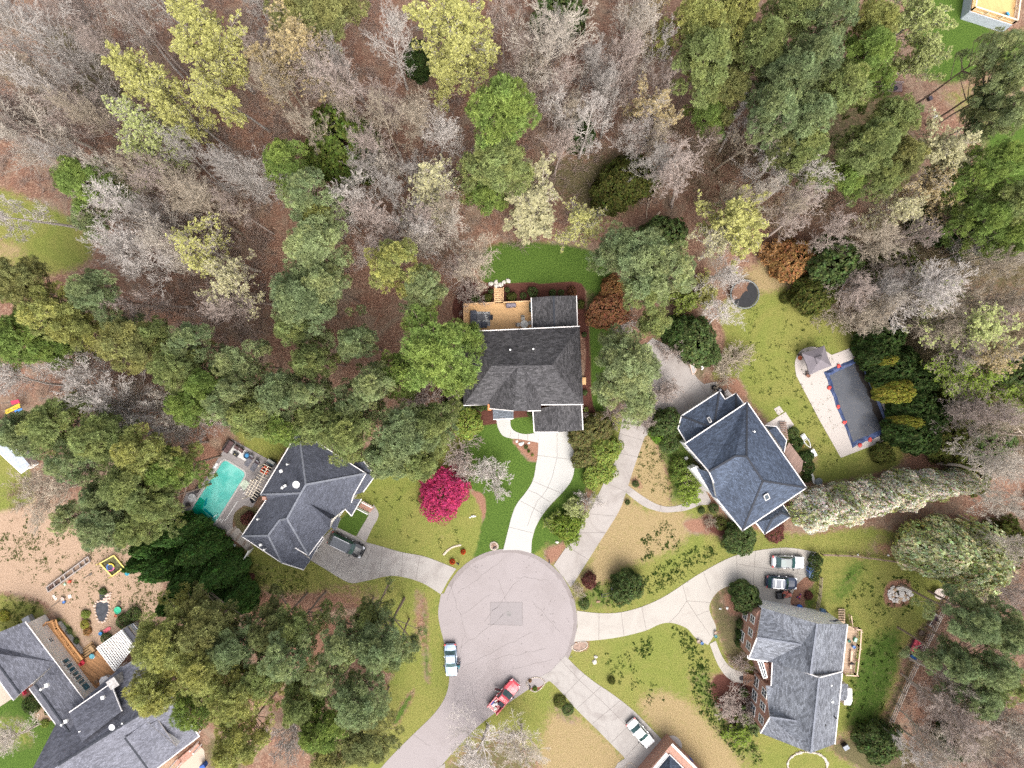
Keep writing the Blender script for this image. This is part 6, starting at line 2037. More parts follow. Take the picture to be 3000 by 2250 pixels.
bare 762 521 84 19 g g | fine greyish leafless tree among its like in the upper left woods
bare 309 604 91 18 k k | fine greyish leafless tree among its like in the upper left woods
bare 89 433 62 19 k k | fine greyish leafless tree among its like in the upper left woods
bare 38 223 90 21 t t | fine greyish leafless tree among its like in the upper left woods
bare 275 500 69 23 t t | fine greyish leafless tree among its like in the upper left woods
bare 50 364 92 19 g g | fine greyish leafless tree among its like in the upper left woods
bare 377 748 77 21 g g | fine greyish leafless tree among its like in the upper left woods
bare 290 156 77 22 k k | fine greyish leafless tree among its like in the upper left woods
bare 196 17 89 18 g g | fine greyish leafless tree among its like in the upper left woods
bare 651 502 85 22 g g | fine greyish leafless tree among its like in the upper left woods
bare 187 416 84 21 g g | fine greyish leafless tree among its like in the upper left woods
bare 229 206 80 21 g g | fine greyish leafless tree among its like in the upper left woods
bare 536 544 87 17 t t | fine greyish leafless tree among its like in the upper left woods
bare 463 704 92 21 c c | fine greyish leafless tree among its like in the upper left woods
bare 706 624 66 18 k k | fine greyish leafless tree among its like in the upper left woods
bare 422 618 66 20 g g | fine greyish leafless tree among its like in the upper left woods
bare 975 315 75 20 t t | fine greyish leafless tree among its like in the upper middle woods
bare 1205 485 68 18 g g | fine greyish leafless tree among its like in the upper middle woods
bare 795 242 70 22 t t | fine greyish leafless tree among its like in the upper middle woods
bare 1209 325 86 20 t t | fine greyish leafless tree among its like in the upper middle woods
bare 1205 645 65 18 g g | fine greyish leafless tree among its like in the upper middle woods
bare 1268 668 86 20 k k | fine greyish leafless tree among its like in the upper middle woods
bare 1118 579 70 22 g g | fine greyish leafless tree among its like in the upper middle woods
bare 1286 600 69 22 t t | fine greyish leafless tree among its like in the upper middle woods
bare 1218 709 61 18 c c | fine greyish leafless tree among its like in the upper middle woods
bare 1019 200 62 20 g g | fine greyish leafless tree among its like in the upper middle woods
bare 763 64 84 17 g g | fine greyish leafless tree among its like in the upper middle woods
bare 923 222 88 20 c c | fine greyish leafless tree among its like in the upper middle woods
bare 1061 706 82 17 k k | fine greyish leafless tree among its like in the upper middle woods
bare 1080 471 84 17 g g | fine greyish leafless tree among its like in the upper middle woods
bare 1120 296 68 17 k k | fine greyish leafless tree among its like in the upper middle woods
bare 791 146 77 19 k k | fine greyish leafless tree among its like in the upper middle woods
bare 918 344 73 22 t t | fine greyish leafless tree among its like in the upper middle woods
bare 1269 505 72 18 c c | fine greyish leafless tree among its like in the upper middle woods
bare 1126 368 80 21 t t | fine greyish leafless tree among its like in the upper middle woods
bare 1076 405 77 21 k k | fine greyish leafless tree among its like in the upper middle woods
bare 1927 472 73 18 g g | fine greyish leafless tree among its like left of the top right pines
bare 2130 599 59 18 t t | fine greyish leafless tree among its like left of the top right pines
bare 1799 297 77 19 g g | fine greyish leafless tree among its like left of the top right pines
bare 1620 80 67 21 g g | fine greyish leafless tree among its like left of the top right pines
bare 1958 417 62 21 t t | fine greyish leafless tree among its like left of the top right pines
bare 1658 313 65 19 t t | fine greyish leafless tree among its like left of the top right pines
bare 1899 386 85 17 k k | fine greyish leafless tree among its like left of the top right pines
bare 1716 171 76 20 g g | fine greyish leafless tree among its like left of the top right pines
bare 2186 400 88 21 t t | fine greyish leafless tree among its like left of the top right pines
bare 1582 159 65 18 k k | fine greyish leafless tree among its like left of the top right pines
bare 2342 580 60 22 t t | fine greyish leafless tree among its like left of the top right pines
bare 1551 232 78 19 t t | fine greyish leafless tree among its like left of the top right pines
bare 1624 255 84 20 k k | fine greyish leafless tree among its like left of the top right pines
bare 1744 239 78 19 g g | fine greyish leafless tree among its like left of the top right pines
bare 1901 249 73 20 k k | fine greyish leafless tree among its like left of the top right pines
bare 1812 226 74 18 k k | fine greyish leafless tree among its like left of the top right pines
bare 2648 772 77 12 k k | thin tan leafless tree among its like in the right hand brush
bare 2940 733 67 13 c c | thin tan leafless tree among its like in the right hand brush
bare 2821 1006 58 16 k k | thin tan leafless tree among its like in the right hand brush
bare 2587 817 73 14 g g | thin tan leafless tree among its like in the right hand brush
bare 2942 951 87 16 k k | thin tan leafless tree among its like in the right hand brush
bare 2903 1034 60 15 c c | thin tan leafless tree among its like in the right hand brush
bare 2842 1072 56 14 c c | thin tan leafless tree among its like in the right hand brush
bare 2851 736 59 13 g g | thin tan leafless tree among its like in the right hand brush
bare 2937 1232 60 14 t t | thin tan leafless tree among its like in the right hand brush
bare 2761 798 63 13 g g | thin tan leafless tree among its like in the right hand brush
bare 2944 1309 88 15 k k | thin tan leafless tree among its like in the right hand brush
bare 2780 951 84 15 t t | thin tan leafless tree among its like in the right hand brush
bare 2795 1170 66 11 k k | thin tan leafless tree among its like in the right hand brush
bare 2834 1219 57 13 k k | thin tan leafless tree among its like in the right hand brush
bare 2562 919 69 12 t t | thin tan leafless tree among its like in the right hand brush
bare 2666 850 77 12 c c | thin tan leafless tree among its like in the right hand brush
bare 2872 896 87 14 t t | thin tan leafless tree among its like in the right hand brush
bare 2620 890 62 15 c c | thin tan leafless tree among its like in the right hand brush
bare 2923 1168 67 12 c c | thin tan leafless tree among its like in the right hand brush
bare 2673 686 66 16 k k | thin tan leafless tree among its like in the right hand brush
bare 2770 2069 66 15 k k | thin pinkish leafless tree among its like in the bottom right woods
bare 2858 2147 79 16 t t | thin pinkish leafless tree among its like in the bottom right woods
bare 2950 2072 77 14 k k | thin pinkish leafless tree among its like in the bottom right woods
bare 2838 2023 62 15 k k | thin pinkish leafless tree among its like in the bottom right woods
bare 2835 2233 74 12 k k | thin pinkish leafless tree among its like in the bottom right woods
bare 2750 2233 73 14 c c | thin pinkish leafless tree among its like in the bottom right woods
bare 2964 2213 65 15 k k | thin pinkish leafless tree among its like in the bottom right woods
bare 2974 2143 58 14 t t | thin pinkish leafless tree among its like in the bottom right woods
bare 2860 2084 84 11 t t | thin pinkish leafless tree among its like in the bottom right woods
bare 2746 2171 63 13 c c | thin pinkish leafless tree among its like in the bottom right woods
bare 2767 2001 61 15 c c | thin pinkish leafless tree among its like in the bottom right woods
bare 2888 2200 77 12 c c | thin pinkish leafless tree among its like in the bottom right woods
bare 396 1206 69 15 g g | fine leafless tree among its like in the clearing at left
bare 368 1151 77 12 c c | fine leafless tree among its like in the clearing at left
bare 559 1202 78 16 c c | fine leafless tree among its like in the clearing at left
bare 263 1187 64 13 c c | fine leafless tree among its like in the clearing at left
bare 462 1128 76 15 c c | fine leafless tree among its like in the clearing at left
bare 190 1084 65 16 w w | fine leafless tree among its like in the clearing at left
"""
for ln in PLANTS.strip().splitlines():
 a,lab=ln.split("|")
 lab=lab.strip()
 if lab=="x":
  continue
 f=a.split()
 plant(f[0],float(f[1]),float(f[2]),float(f[3]),float(f[4]),f[5] if len(f)<7 or f[5] in TINT else f[6],lab,f[6] if len(f)>6 else "t")
 # ------------------------------------------------------------------ vehicles (local x forward)
def paint(name,col,rough=0.28):
 t=NT(name)
 n=t.noise(1.5,4,.6,t.world())
 c=t.mix(t.ramp(n,.35,.65),tuple(x*.92 for x in col),tuple(min(1,x*1.06) for x in col))
 m=t.finish(c,rough,spec=.5)
 p=[x for x in t.t.nodes if x.type=='BSDF_PRINCIPLED'][0]
 p.inputs["Coat Weight"].default_value=.5
 p.inputs["Coat Roughness"].default_value=.12
 return m
M_LAMP=plain("lamp_glass",(.75,.76,.78),.15,var=.05)
M_RED=plain("tail_lamp",(.35,.02,.02),.2,var=.05)
M_TRIM=plain("dark_trim",(.025,.025,.028),.5)
def loft(b,secs,m=0):
 """secs: list of closed rings of the same count"""
 o=len(b.v);n=len(secs[0])
 for s in secs:b.v.extend([tuple(p) for p in s])
 for i in range(len(secs)-1):
  for k in range(n):
   b.f.append((o+i*n+k,o+(i+1)*n+k,o+(i+1)*n+(k+1)%n,o+i*n+(k+1)%n));b.mi.append(m)
 b.f.append(tuple(o+k for k in range(n)));b.mi.append(m)
 e=o+(len(secs)-1)*n
 b.f.append(tuple(e+k for k in range(n))[::-1]);b.mi.append(m)
def vehicle(name,label,px,py,heading,Lc,Wc,Hc,col,style,roofcol= None ):
 """style: sedan, wagon, van, pickup; heading in degrees clockwise from image-top"""
 g=W(px,py,0)
 o=thing(name,label,{"pickup":"pickup truck","suv":"car","sedan":"car","wagon":"car"}[style],(g.x,g.y,0),math.radians(90-heading),"parked cars and trucks")
 pm=paint(name+"_paint",col)
 L2,w=Lc/2,Wc/2
 belt={"sedan":.92,"wagon":.98,"suv":1.12,"pickup":1.08}[style]
 b=MB()
 def ring(x,hw,zt,z0=.28,crown=.05):
  return [(x,-hw*.94,z0),(x,-hw,z0+.22),(x,-hw,zt-.2),(x,-hw*.93,zt-.04),(x,-hw*.5,zt+crown),(x,0,zt+crown*1.25),(x,hw*.5,zt+crown),
(x,hw*.93,zt-.04),(x,hw,zt-.2),(x,hw,z0+.22),(x,hw*.94,z0)]
 if style=="pickup":
  xs=[(-L2+2.0,w*.97,belt),(-L2+2.1,w,belt),(.2,w,belt),(.95,w,belt),(1.15,w,belt-.02),(L2-.75,w*.97,belt-.07),(L2-.25,w*.9,belt-.16),(L2,w*.78,belt-.36)]
 else :
  tail=.1 if style!="sedan" else .06
  xs=[(-L2,w*.74,belt-.34),(-L2+.12,w*.86,belt-tail-.04),(-L2+.5,w*.95,belt-tail*.4),(-L2+1.1,w,belt),(0,w,belt),(L2-1.6,w,belt-.02),
(L2-1.1,w*.985,belt-.08),(L2-.45,w*.92,belt-.16),(L2-.12,w*.8,belt-.26),(L2,w*.66,belt-.4)]
 loft(b,[ring(*q) for q in xs])
 if style=="pickup":
  x0,x1=-L2,-L2+2.02
  b.box(((x0+x1)/2,0,.55),(x1-x0,Wc*.96,.1),0)
  b.box(((x0+x1)/2,w-.07,.8),(x1-x0,.14,.55));b.box(((x0+x1)/2,-w+.07,.8),(x1-x0,.14,.55))
  b.box((x1-.04,0,.8),(.08,Wc*.9,.55))
 body=b.out("body",[pm],o,smooth= False )
 # glasshouse: pillars and roof in paint, panes set on it
 a0,a1,r0,r1={"sedan":(-L2+.85,L2-1.45,-L2+1.5,L2-2.25),"wagon":(-L2+.45,L2-1.45,-L2+1.2,L2-2.2),
"suv":(-L2+.12,L2-1.4,-L2+.5,L2-2.0),"pickup":(-L2+2.08,L2-1.55,-L2+2.25,L2-2.45)}[style]
 hb,hr=w*.93,w*.76
 zb,zr=belt-.02,Hc-.06
 c=MB()
 base=[(a0,-hb,zb),(a1,-hb*.96,zb),(a1+.12,0,zb),(a1,hb*.96,zb),(a0,hb,zb)]
 top=[(r0,-hr,zr),(r1,-hr*.97,zr),(r1+.09,0,zr+.02),(r1,hr*.97,zr),(r0,hr,zr)]
 roof=[(x+(.12 if i in (0,4) else -.12 if i!=2 else -.12),y*.9,z+.055) for i,(x,y,z) in enumerate(top)]
 loft(c,[base,top,roof])
 c.out("cabin",[paint(name+"_roof_paint",roofcol or col)],o)
 def pane(nm,idx,k0=.1,k1=.92,e=.06):
  g_=MB()
  bp=[Vector(base[i]) for i in idx];tp=[Vector(top[i]) for i in idx]
  ctr=sum(bp+tp,Vector())/(2*len(idx))
  lo=[q.lerp(p,k0) for q,p in zip(bp,tp)];hi=[q.lerp(p,k1) for q,p in zip(bp,tp)]
  n=(lo[-1]-lo[0]).cross(hi[0]-lo[0]).normalized()
  if n.dot(ctr-Vector((0,0,belt-.3)))<0:n=-n
  mid=sum(lo,Vector())/len(lo)
  sh= lambda p:p+(mid-p)*Vector((e,e,0)).length*.6+n*.015
  for i in range(len(idx)-1):
   g_.poly([sh(lo[i]),sh(lo[i+1]),sh(hi[i+1]),sh(hi[i])])
  return g_.out(nm,[M_CARGLASS],o)
 pane("windscreen",(1,2,3));pane("rear_window",(4,0))
 pane("side_window",(0,1));pane("side_window",(3,4))
 fx,rx=L2-.92,-L2+.95
 for x in (fx,rx):
  for s in (-1,1):
   t_=MB();t_.tube([(x,s*(w-.24),.34),(x,s*(w+.01),.34)],.34,18)
   wh=t_.out("wheel",[M_BLACK],o)
   t2=MB();t2.tube([(x,s*(w-.02),.34),(x,s*(w+.03),.34)],.2,12)
   t2.out("rim",[M_CHROME],wh)
   ar=MB()
   pts=[(x+.43*math.cos(q),s*(w+.012),.36+.43*math.sin(q)) for q in np.linspace(-.2,math.pi+.2,9)]
   ar.tube(pts,.035,5);ar.out("wheel_arch",[M_TRIM],o)
 for s in (-1,1):
  h=MB();h.box((L2-.28,s*w*.72,belt-.3),(.36,.3,.15),-s*.35);h.out("headlight",[M_LAMP],o)
  if style=="pickup":
   h=MB();h.box((-L2-.01,s*(w-.08),.85),(.05,.14,.35));h.out("tail_light",[M_RED],o)
  else :
   h=MB();h.box((-L2+.16,s*w*.78,belt-.2),(.24,.34,.2),s*.35);h.out("tail_light",[M_RED],o)
  h=MB();h.box((a1-.25,s*(w+.1),belt+.06),(.14,.24,.16));h.out("wing_mirror",[M_TRIM],o)
 h=MB();h.box((L2-.03,0,.42),(.14,Wc*.74,.24));h.box((-L2+.03,0,.42),(.14,Wc*.8,.24));h.out("bumper",[M_TRIM if style!="pickup" else M_CHROME],o)
 h=MB()
 for s in (-1,1):
  for x in (-.3,.75):h.box((x-.2,s*(w+.012),belt-.22),(.22,.03,.04))
 h.out("door_handle",[M_CHROME],o)
 if style in ("wagon","suv"):
  h=MB()
  for s in (-1,1):h.beam((r0+.2,s*hr*.92,zr+.09),(r1-.25,s*hr*.92,zr+.09),.05,.05)
  h.out("roof_rail",[M_CHROME if style=="suv" else M_TRIM],o)
 return o,dict(zr=zr,r0=r0,r1=r1,hr=hr,belt=belt,a0=a0,a1=a1,w=w)
v,q=vehicle("parked_car","black large sport utility vehicle parked on the driveway by the blue grey roof",1019,1593,116,5.4,2.0,1.9,(.012,.013,.018),"suv",(.085,.095,.115))  # roof lighter than the black body: sky reflection put into its colour
b=MB()
for k in range(9):b.box((-.65,-.62+k*.155,q["zr"]+.065),(3.0,.03,.02))
b.out("roof_rib",[plain("roof_rib_grey",(.04,.045,.055),.5)],v)
v,q=vehicle("parked_car","light blue sedan parked at the left edge of the road with its front door ajar",1322,1928,177,4.75,1.8,1.45,(.33,.42,.54),"sedan")
b=MB();b.box((.42,0,0),(.84,.05,.62));b.box((.3,0,.5),(.55,.03,.4),m=1)
d=b.out("open_door",[paint("door_navy",(.05,.07,.12)),M_CARGLASS],v);d.location=(.95,.88,.62);d.rotation_euler=(0,0,math.radians(138))
v,q=vehicle("pickup_truck","red pickup truck with loaded bed parked at the right edge of the road",1477,2033,41,5.4,1.9,1.75,(.55,.055,.075),"pickup")
b=MB();b.box((.45,0,0),(.9,.06,.65));b.box((.4,0,.48),(.6,.03,.38),m=1)
d=b.out("open_door",[paint("door_dark_red",(.16,.012,.025)),M_CARGLASS],v);d.location=(.35,.93,.75);d.rotation_euler=(0,0,math.radians(120))
pk=v
v,q=vehicle("parked_car","white sedan parked on the stained lower right driveway",1874,2141,139,4.7,1.82,1.42,(.72,.72,.72),"sedan")
v,q=vehicle("parked_car","silver grey wagon parked beside the grey bins",2303,1643,92,4.75,1.82,1.5,(.56,.58,.62),"wagon",(.22,.23,.25))
b=MB();b.box((-.55,0,q["zr"]+.07),(1.5,1.05,.03));b.out("sunroof",[M_CARGLASS],v)
v,q=vehicle("parked_car","dark blue crossover with red tail lights parked beside the lawn tractor",2284,1702,94,4.5,1.85,1.65,(.022,.035,.075),"suv",(.06,.085,.14))  # paler roof colour carries the reflected sky
b=MB()
for x in (-1.2,-.3):b.box((x,0,q["zr"]+.07),(.06,1.05,.03))
b.out("roof_bar",[M_CHROME],v)
def at(px,py,h=0.0):
 p=W(px,py,h); return (p.x,p.y,p.z)
 # load in the truck bed, each piece a thing
for k,(x,y,z,lab,m,r) in enumerate(((-1.9,.35,.95,"crumpled white bag in the truck bed nearest the tailgate",(.72,.7,.66),(.32,.27,.2)),
(-2.2,-.2,.95,"white bag in the rear corner of the truck bed",(.7,.67,.6),(.3,.25,.2)),
(-1.5,.1,.95,"white bag in the middle of the truck bed",(.74,.72,.7),(.28,.24,.2)),
(-1.25,.55,.95,"small pale bag against the side of the truck bed",(.68,.66,.6),(.22,.2,.18)))):
 th=math.radians(90-41)
 g=W(1477,2033)
 single(MB().lump((0,0,0),r,50+k,0,8,.22),"bag",[plain("bag_white_%d"%k,m,.7)],lab,"bag",
(g.x+x*math.cos(th)-y*math.sin(th),g.y+x*math.sin(th)+y*math.cos(th),z-.12),th,"bags in the truck bed")
for nm,lab,x,y,sz,col in (("tool_box","black box across the truck bed behind the cab",-1.05,-.35,(.6,.8,.45),(.02,.025,.04)),("storage_box","blue box along the left side of the truck bed",-1.75,.72,(.7,.22,.35),(.04,.06,.3))):
 b=MB().box((0,0,sz[2]/2),sz);b.box((0,0,sz[2]+.02),(sz[0]*1.04,sz[1]*1.04,.06));b.box((sz[0]/2+.02,0,sz[2]*.6),(.04,.12,.06))
 single(b,nm,[plain(nm+"_col",col,.5)],lab,"box",(g.x+x*math.cos(th)-y*math.sin(th),g.y+x*math.sin(th)+y*math.cos(th),.6),th)
 # ------------------------------------------------------------------ the person by the blue car
def person(px,py,face):
 o=thing("person","person in a teal jacket and dark trousers standing at the door of the blue sedan","person",at(px,py),math.radians(90-face))
 J=[((0,0,.95),.13),((.03,0,1.12),.135),((.1,0,1.32),.15),((.15,0,1.43),.10),((.19,0,1.50),.058),((.22,0,1.56),.075),((.245,0,1.66),.095),((.25,0,1.75),.06)]
 E_=[(i,i+1) for i in range(7)]
 def chain(start,pts):
  last=start
  for p,r in pts:
   J.append((p,r));E_.append((last,len(J)-1));last=len(J)-1
 for s in (-1,1):
  chain(0,[((0,s*.1,.88),.1),((.05,s*.12,.5),.068),((-.02,s*.13,.1),.045),((.12,s*.14,.04),.04)])
  chain(2,[((.12,s*.2,1.38),.07),((.2,s*.27,1.12),.052),((.42,s*.2,1.05),.038),((.5,s*.18,1.06),.036)])
 me=bpy.data.meshes.new("body")
 me.from_pydata([j[0] for j in J],E_,[])
 ob=bpy.data.objects.new("body",me);COL.objects.link(ob);ob.parent=o
 md=ob.modifiers.new("skin",'SKIN')
 for sv,j in zip(me.skin_vertices[0].data,J):sv.radius=(j[1],j[1])
 me.skin_vertices[0].data[0].use_root= True
 sd=ob.modifiers.new("sub",'SUBSURF');sd.levels=sd.render_levels=2
 t=NT("skin_and_clothes")
 sp=t.n("ShaderNodeSeparateXYZ");t.link(t.coords("Object"),sp.inputs[0])
 c=t.mix(t.math('GREATER_THAN',sp.outputs[2],.93),(.02,.02,.03),(.05,.22,.27))
 c=t.mix(t.math('GREATER_THAN',sp.outputs[2],1.475),c,(.5,.3,.22))
 c=t.mix(t.math('LESS_THAN',sp.outputs[2],.09),c,(.03,.02,.02))
 me.materials.append(t.finish(c,.8))
 hr=MB();hr.lump((.215,0,1.73),(.105,.1,.11),3,0,10,.05);hr.lump((.165,0,1.64),(.06,.085,.12),4,0,8,.06)
 hr.out("hair",[plain("dark_hair",(.04,.022,.015),.6)],o,smooth= True )
 fc=MB()
 for s in (-1,1):fc.lump((.335,s*.032,1.675),(.012,.012,.01),1,0,6,0)
 fc.out("eyes",[M_BLACK],o)
 ns=MB().lump((.345,0,1.645),(.018,.014,.02),2,0,6,0)
 ns.out("nose",[plain("skin",(.5,.3,.22),.6)],o)
 for s in (-1,1):
  for k in range(5):
   f=MB()
   y0=s*.18+(k-2)*.017
   if k==4 and s>0 or k==0 and s<0:
    f.tube([(.5,y0,1.06),(.53,y0+s*.02-s*.05,1.07),(.56,y0-s*.05,1.05)],[.01,.01,.008],6)
   else :
    f.tube([(.52,y0,1.06),(.56,y0,1.055),(.585,y0,1.035-.004*(k%2))],[.009,.009,.007],6)
   f.out("finger",[MATS["skin"]],o,smooth= True )
 return o
person(1347,1942,240)
# ------------------------------------------------------------------ pools
t=NT("turquoise_water")
n1=t.noise(.25,4,.6,t.world(),1.2);n2=t.noise(2.0,4,.6,t.world())
c=t.mix(t.ramp(n1,.35,.68),(.04,.36,.31),(.16,.50,.44))
c=t.mix(t.math('MULTIPLY',n2,.25),c,(.30,.58,.52))
M_POOL=t.finish(c,.12,spec=.5,bump=n2,bump_d=.01,bump_s=.3)
corn=[(658,1345),(722,1386),(626,1538),(559,1497)]
def rounded(pts,r,n=5):
 out=[]
 for i in range(len(pts)):
  a,b_,c_=Vector(pts[i-1]),Vector(pts[i]),Vector(pts[(i+1)%len(pts)])
  u,w_=(a-b_).normalized()*r,(c_-b_).normalized()*r
  for k in range(n+1):
   s=k/n
   p=(b_+u)*(1-s)**2+b_*2*s*(1-s)+(b_+w_)*s**2
   out.append((p.x,p.y))
 return out
pl=thing("swimming_pool","turquoise swimming pool with rounded corners and grey stone surround","pool",at(640,1442))
og=tuple(pl.location)
ring_=rounded(corn,16)
b=MB();b.prism(xy(ring_),.055,.075);b.out("water",[M_POOL],pl,og)
b=MB()
zz=.079
b.poly([Vector((*p,zz)) for p in xy([(559,1499),(586,1455),(601,1466),(594,1491),(626,1536),(622,1536)])],0)
b.out("shallow_steps",[plain("pool_steps",(.0,.22,.15),.2,var=.25,scale=1.2)],pl,og)  # submerged steps: depth shading painted as a darker sheet on the water
b=MB()
def streak(pts,w_):
 for i in range(len(pts)-1):
  a,c_=W(*pts[i]),W(*pts[i+1])
  b.beam((a.x,a.y,.083),(c_.x,c_.y,.083),w_,.004)
b.poly([Vector((*p,.0835)) for p in xy([(601,1466),(609,1455),(606,1478),(597,1487)])])
b.poly([Vector((*p,.0835)) for p in xy([(596,1488),(604,1490),(628,1512),(634,1516),(627,1517),(600,1497)])])
b.out("deep_end_edge",[plain("pool_stain",(.0,.17,.19),.2,var=.3,scale=2)],pl,og)  # edge of the deep end: depth shading painted as flat dark patches
b=MB()
q=[W(*p) for p in rounded([(655,1341),(726,1385),(627,1543),(555,1498)],18)];n=len(q)
for i in range(n):b.beam((q[i-1].x,q[i-1].y,.08),(q[i].x,q[i].y,.08),.26,.08)
b.out("coping",[plain("coping_stone",(.40,.375,.36),.8,var=.15)],pl,og)
b=MB();c0=xy([(702,1418),(718,1403),(733,1415),(716,1437)])
b.prism(c0,.07,.16);b.out("step_platform",[plain("pale_green_step",(.46,.52,.42),.7)],pl,og)
for q_ in ((719,1428),(641,1506)):
 b=MB()
 for dx in (0,.55):
  x,y,_=at(*q_)
  b.tube([(x+dx*.6,y-dx,.05),(x+dx*.6-.05,y-dx,.8),(x+dx*.6-.4,y-dx-.25,.8),(x+dx*.6-.55,y-dx-.35,.1)],.035,6)
 b.out("handrail",[M_WHITE],pl,og)
for q_ in ((635,1361),(631,1368),(644,1520)):
 x,y,_=at(*q_);single(MB().lathe((0,0,0),[(.2,0),(.22,.02),(.2,.05),(.1,.06)],14),"skimmer_lid",[M_WHITE],{635:"upper white skimmer lid on the left rim of the turquoise pool",631:"lower white skimmer lid on the left rim of the turquoise pool",644:"white skimmer lid by the ladder of the turquoise pool"}[q_[0]],"lid",(x,y,.06),group="skimmer lids")
b=MB()
for k in range(6):b.box((0,k*.001,0),(.01,.01,.01))
x=MB()
for u,w_ in (((660,1525),(697,1468)),((655,1520),(648,1532))):
 a,c_=W(*u),W(*w_);x.beam((a.x,a.y,.075),(c_.x,c_.y,.075),.07,.03)
a=W(660,1525);o=x.out("pool_pole",[M_WHITE]);tag(o,"long white pole lying on the deck right of the turquoise pool","pole")
# covered pool
cp=thing("covered_pool","rectangular pool under a dark blue winter cover with black pooled water","pool",at(2500,1170))
og=tuple(cp.location)
M_TARP=plain("navy_tarp",(.045,.065,.14),.45,var=.4,scale=2.2)
t=NT("dirty_water");n1=t.noise(11,2,.5,t.world());n2=t.noise(.7,5,.7,t.world(),.8);n3=t.noise(.12,3,.5,t.world())
c=t.mix(n2,(.028,.032,.042),(.075,.08,.095));c=t.mix(t.ramp(n1,.64,.72),c,(.30,.24,.17))
M_DIRTY=t.finish(c,.18,spec=.6)
M_LEAVES=plain("wet_leaves",(.014,.010,.008),.7,var=.6,scale=9)
cc=[(2412,1090),(2520,1043),(2617,1262),(2497,1311)]
rr_=random.Random(9)
outer=[]
for i in range(4):
 a,c_=cc[i],cc[(i+1)%4]
 for k in range(9):
  s=k/9
  outer.append((a[0]+(c_[0]-a[0])*s+rr_.uniform(-2,2),a[1]+(c_[1]-a[1])*s+rr_.uniform(-2,2)))
b=MB();cx_=(2509,1176)
inn=[(p[0]+(cx_[0]-p[0])*.17,p[1]+(cx_[1]-p[1])*.12) for p in outer]
ow,mid_,iw=[Vector((*p,.09)) for p in xy(outer)], None ,[Vector((*p,.105)) for p in xy(inn)]
mid_=[(a+c_)/2+Vector((0,0,rr_.uniform(.05,.3))) for a,c_ in zip(ow,iw)]
n=len(ow)
for i in range(n):
 j=(i+1)%n
 b.poly([ow[i],ow[j],mid_[j],mid_[i]]);b.poly([mid_[i],mid_[j],iw[j],iw[i]])
b.out("cover_edge",[M_TARP],cp,og)
MB().prism(xy([(p[0]+(p[0]-cx_[0])*.03,p[1]+(p[1]-cx_[1])*.03) for p in inn],0),.06,.10).out("pooled_water",[M_DIRTY],cp,og)
b=MB()
le=[(2504,1066),(2527,1062),(2560,1140),(2597,1228),(2600,1255),(2585,1262),(2575,1240),(2558,1205),(2552,1185),(2545,1165),(2540,1148),(2532,1130),(2525,1120),(2515,1095),(2508,1085)]
le2=[]
for i in range(len(le)):
 a,c_=le[i],le[(i+1)%len(le)]
 for k in range(4):
  s=k/4;le2.append((a[0]+(c_[0]-a[0])*s+rr_.uniform(-2.2,2.2),a[1]+(c_[1]-a[1])*s+rr_.uniform(-2.2,2.2)))
b.poly([Vector((*p,.104)) for p in xy(le2)][::-1]);b.out("leaf_drift",[M_LEAVES],cp,og)
wb=[(2505,1053),(2455,1073),(2428,1136),(2454,1192),(2473,1237),(2518,1304),(2547,1288),(2599,1223),(2608,1259)]
names=["near the upper corner of the hedge side","on the upper edge beside the canopy","uppermost on the left edge","in the middle of the left edge","lowest on the left edge","left on the lower edge","right on the lower edge","uppermost on the hedge side","at the lower right corner"]
for (x,y),nm in zip(wb,names):
 single(MB().lump((0,0,.1),(.34,.28,.13),int(x),0,8,.2),"weight_bag",[plain("red_bag",(.50,.06,.05),.45,var=.25,scale=4)],"red weight bag on the pool cover, "+nm,"bag",(*at(x,y)[:2],.12),rr_.uniform(0,3),"red weight bags")
 # round trampoline with a black mat and leaves
tp=thing("trampoline","round black trampoline covered with brown leaves at the lawn corner","trampoline",at(2176,864))
R_=2.05;b=MB()
b.tube([(R_*math.cos(a),R_*math.sin(a),.85) for a in np.linspace(0,6.2832,33)],.11,8);b.out("frame",[plain("grey_pad",(.16,.17,.17),.5)],tp)
MB().cyl((0,0,.82),R_*.93,.02,32).out("mat",[M_BLACK],tp)
b=MB();pts=[(R_*.9*math.cos(a),R_*.9*math.sin(a),.846) for a in np.linspace(1.2,3.6,14)]+[(-.9+rr_.uniform(-.2,.2),-.6,.846),(-.3,.1,.846),(.2,.5,.846),(.4,.4,.846),(.3,1.0,.846)]
b.poly(pts);b.out("leaf_layer",[plain("brown_leaves",(.16,.09,.06),.9,var=.5,scale=8)],tp)
for k in range(6):
 a=k*math.pi/3;b=MB();b.tube([(R_*math.cos(a),R_*math.sin(a),.85),(R_*math.cos(a),R_*math.sin(a),0)],.04,6);b.tube([(R_*1.03*math.cos(a),R_*1.03*math.sin(a),.8),(R_*1.03*math.cos(a),R_*1.03*math.sin(a),2.4)],.03,6);b.out("leg",[M_BLACK],tp)
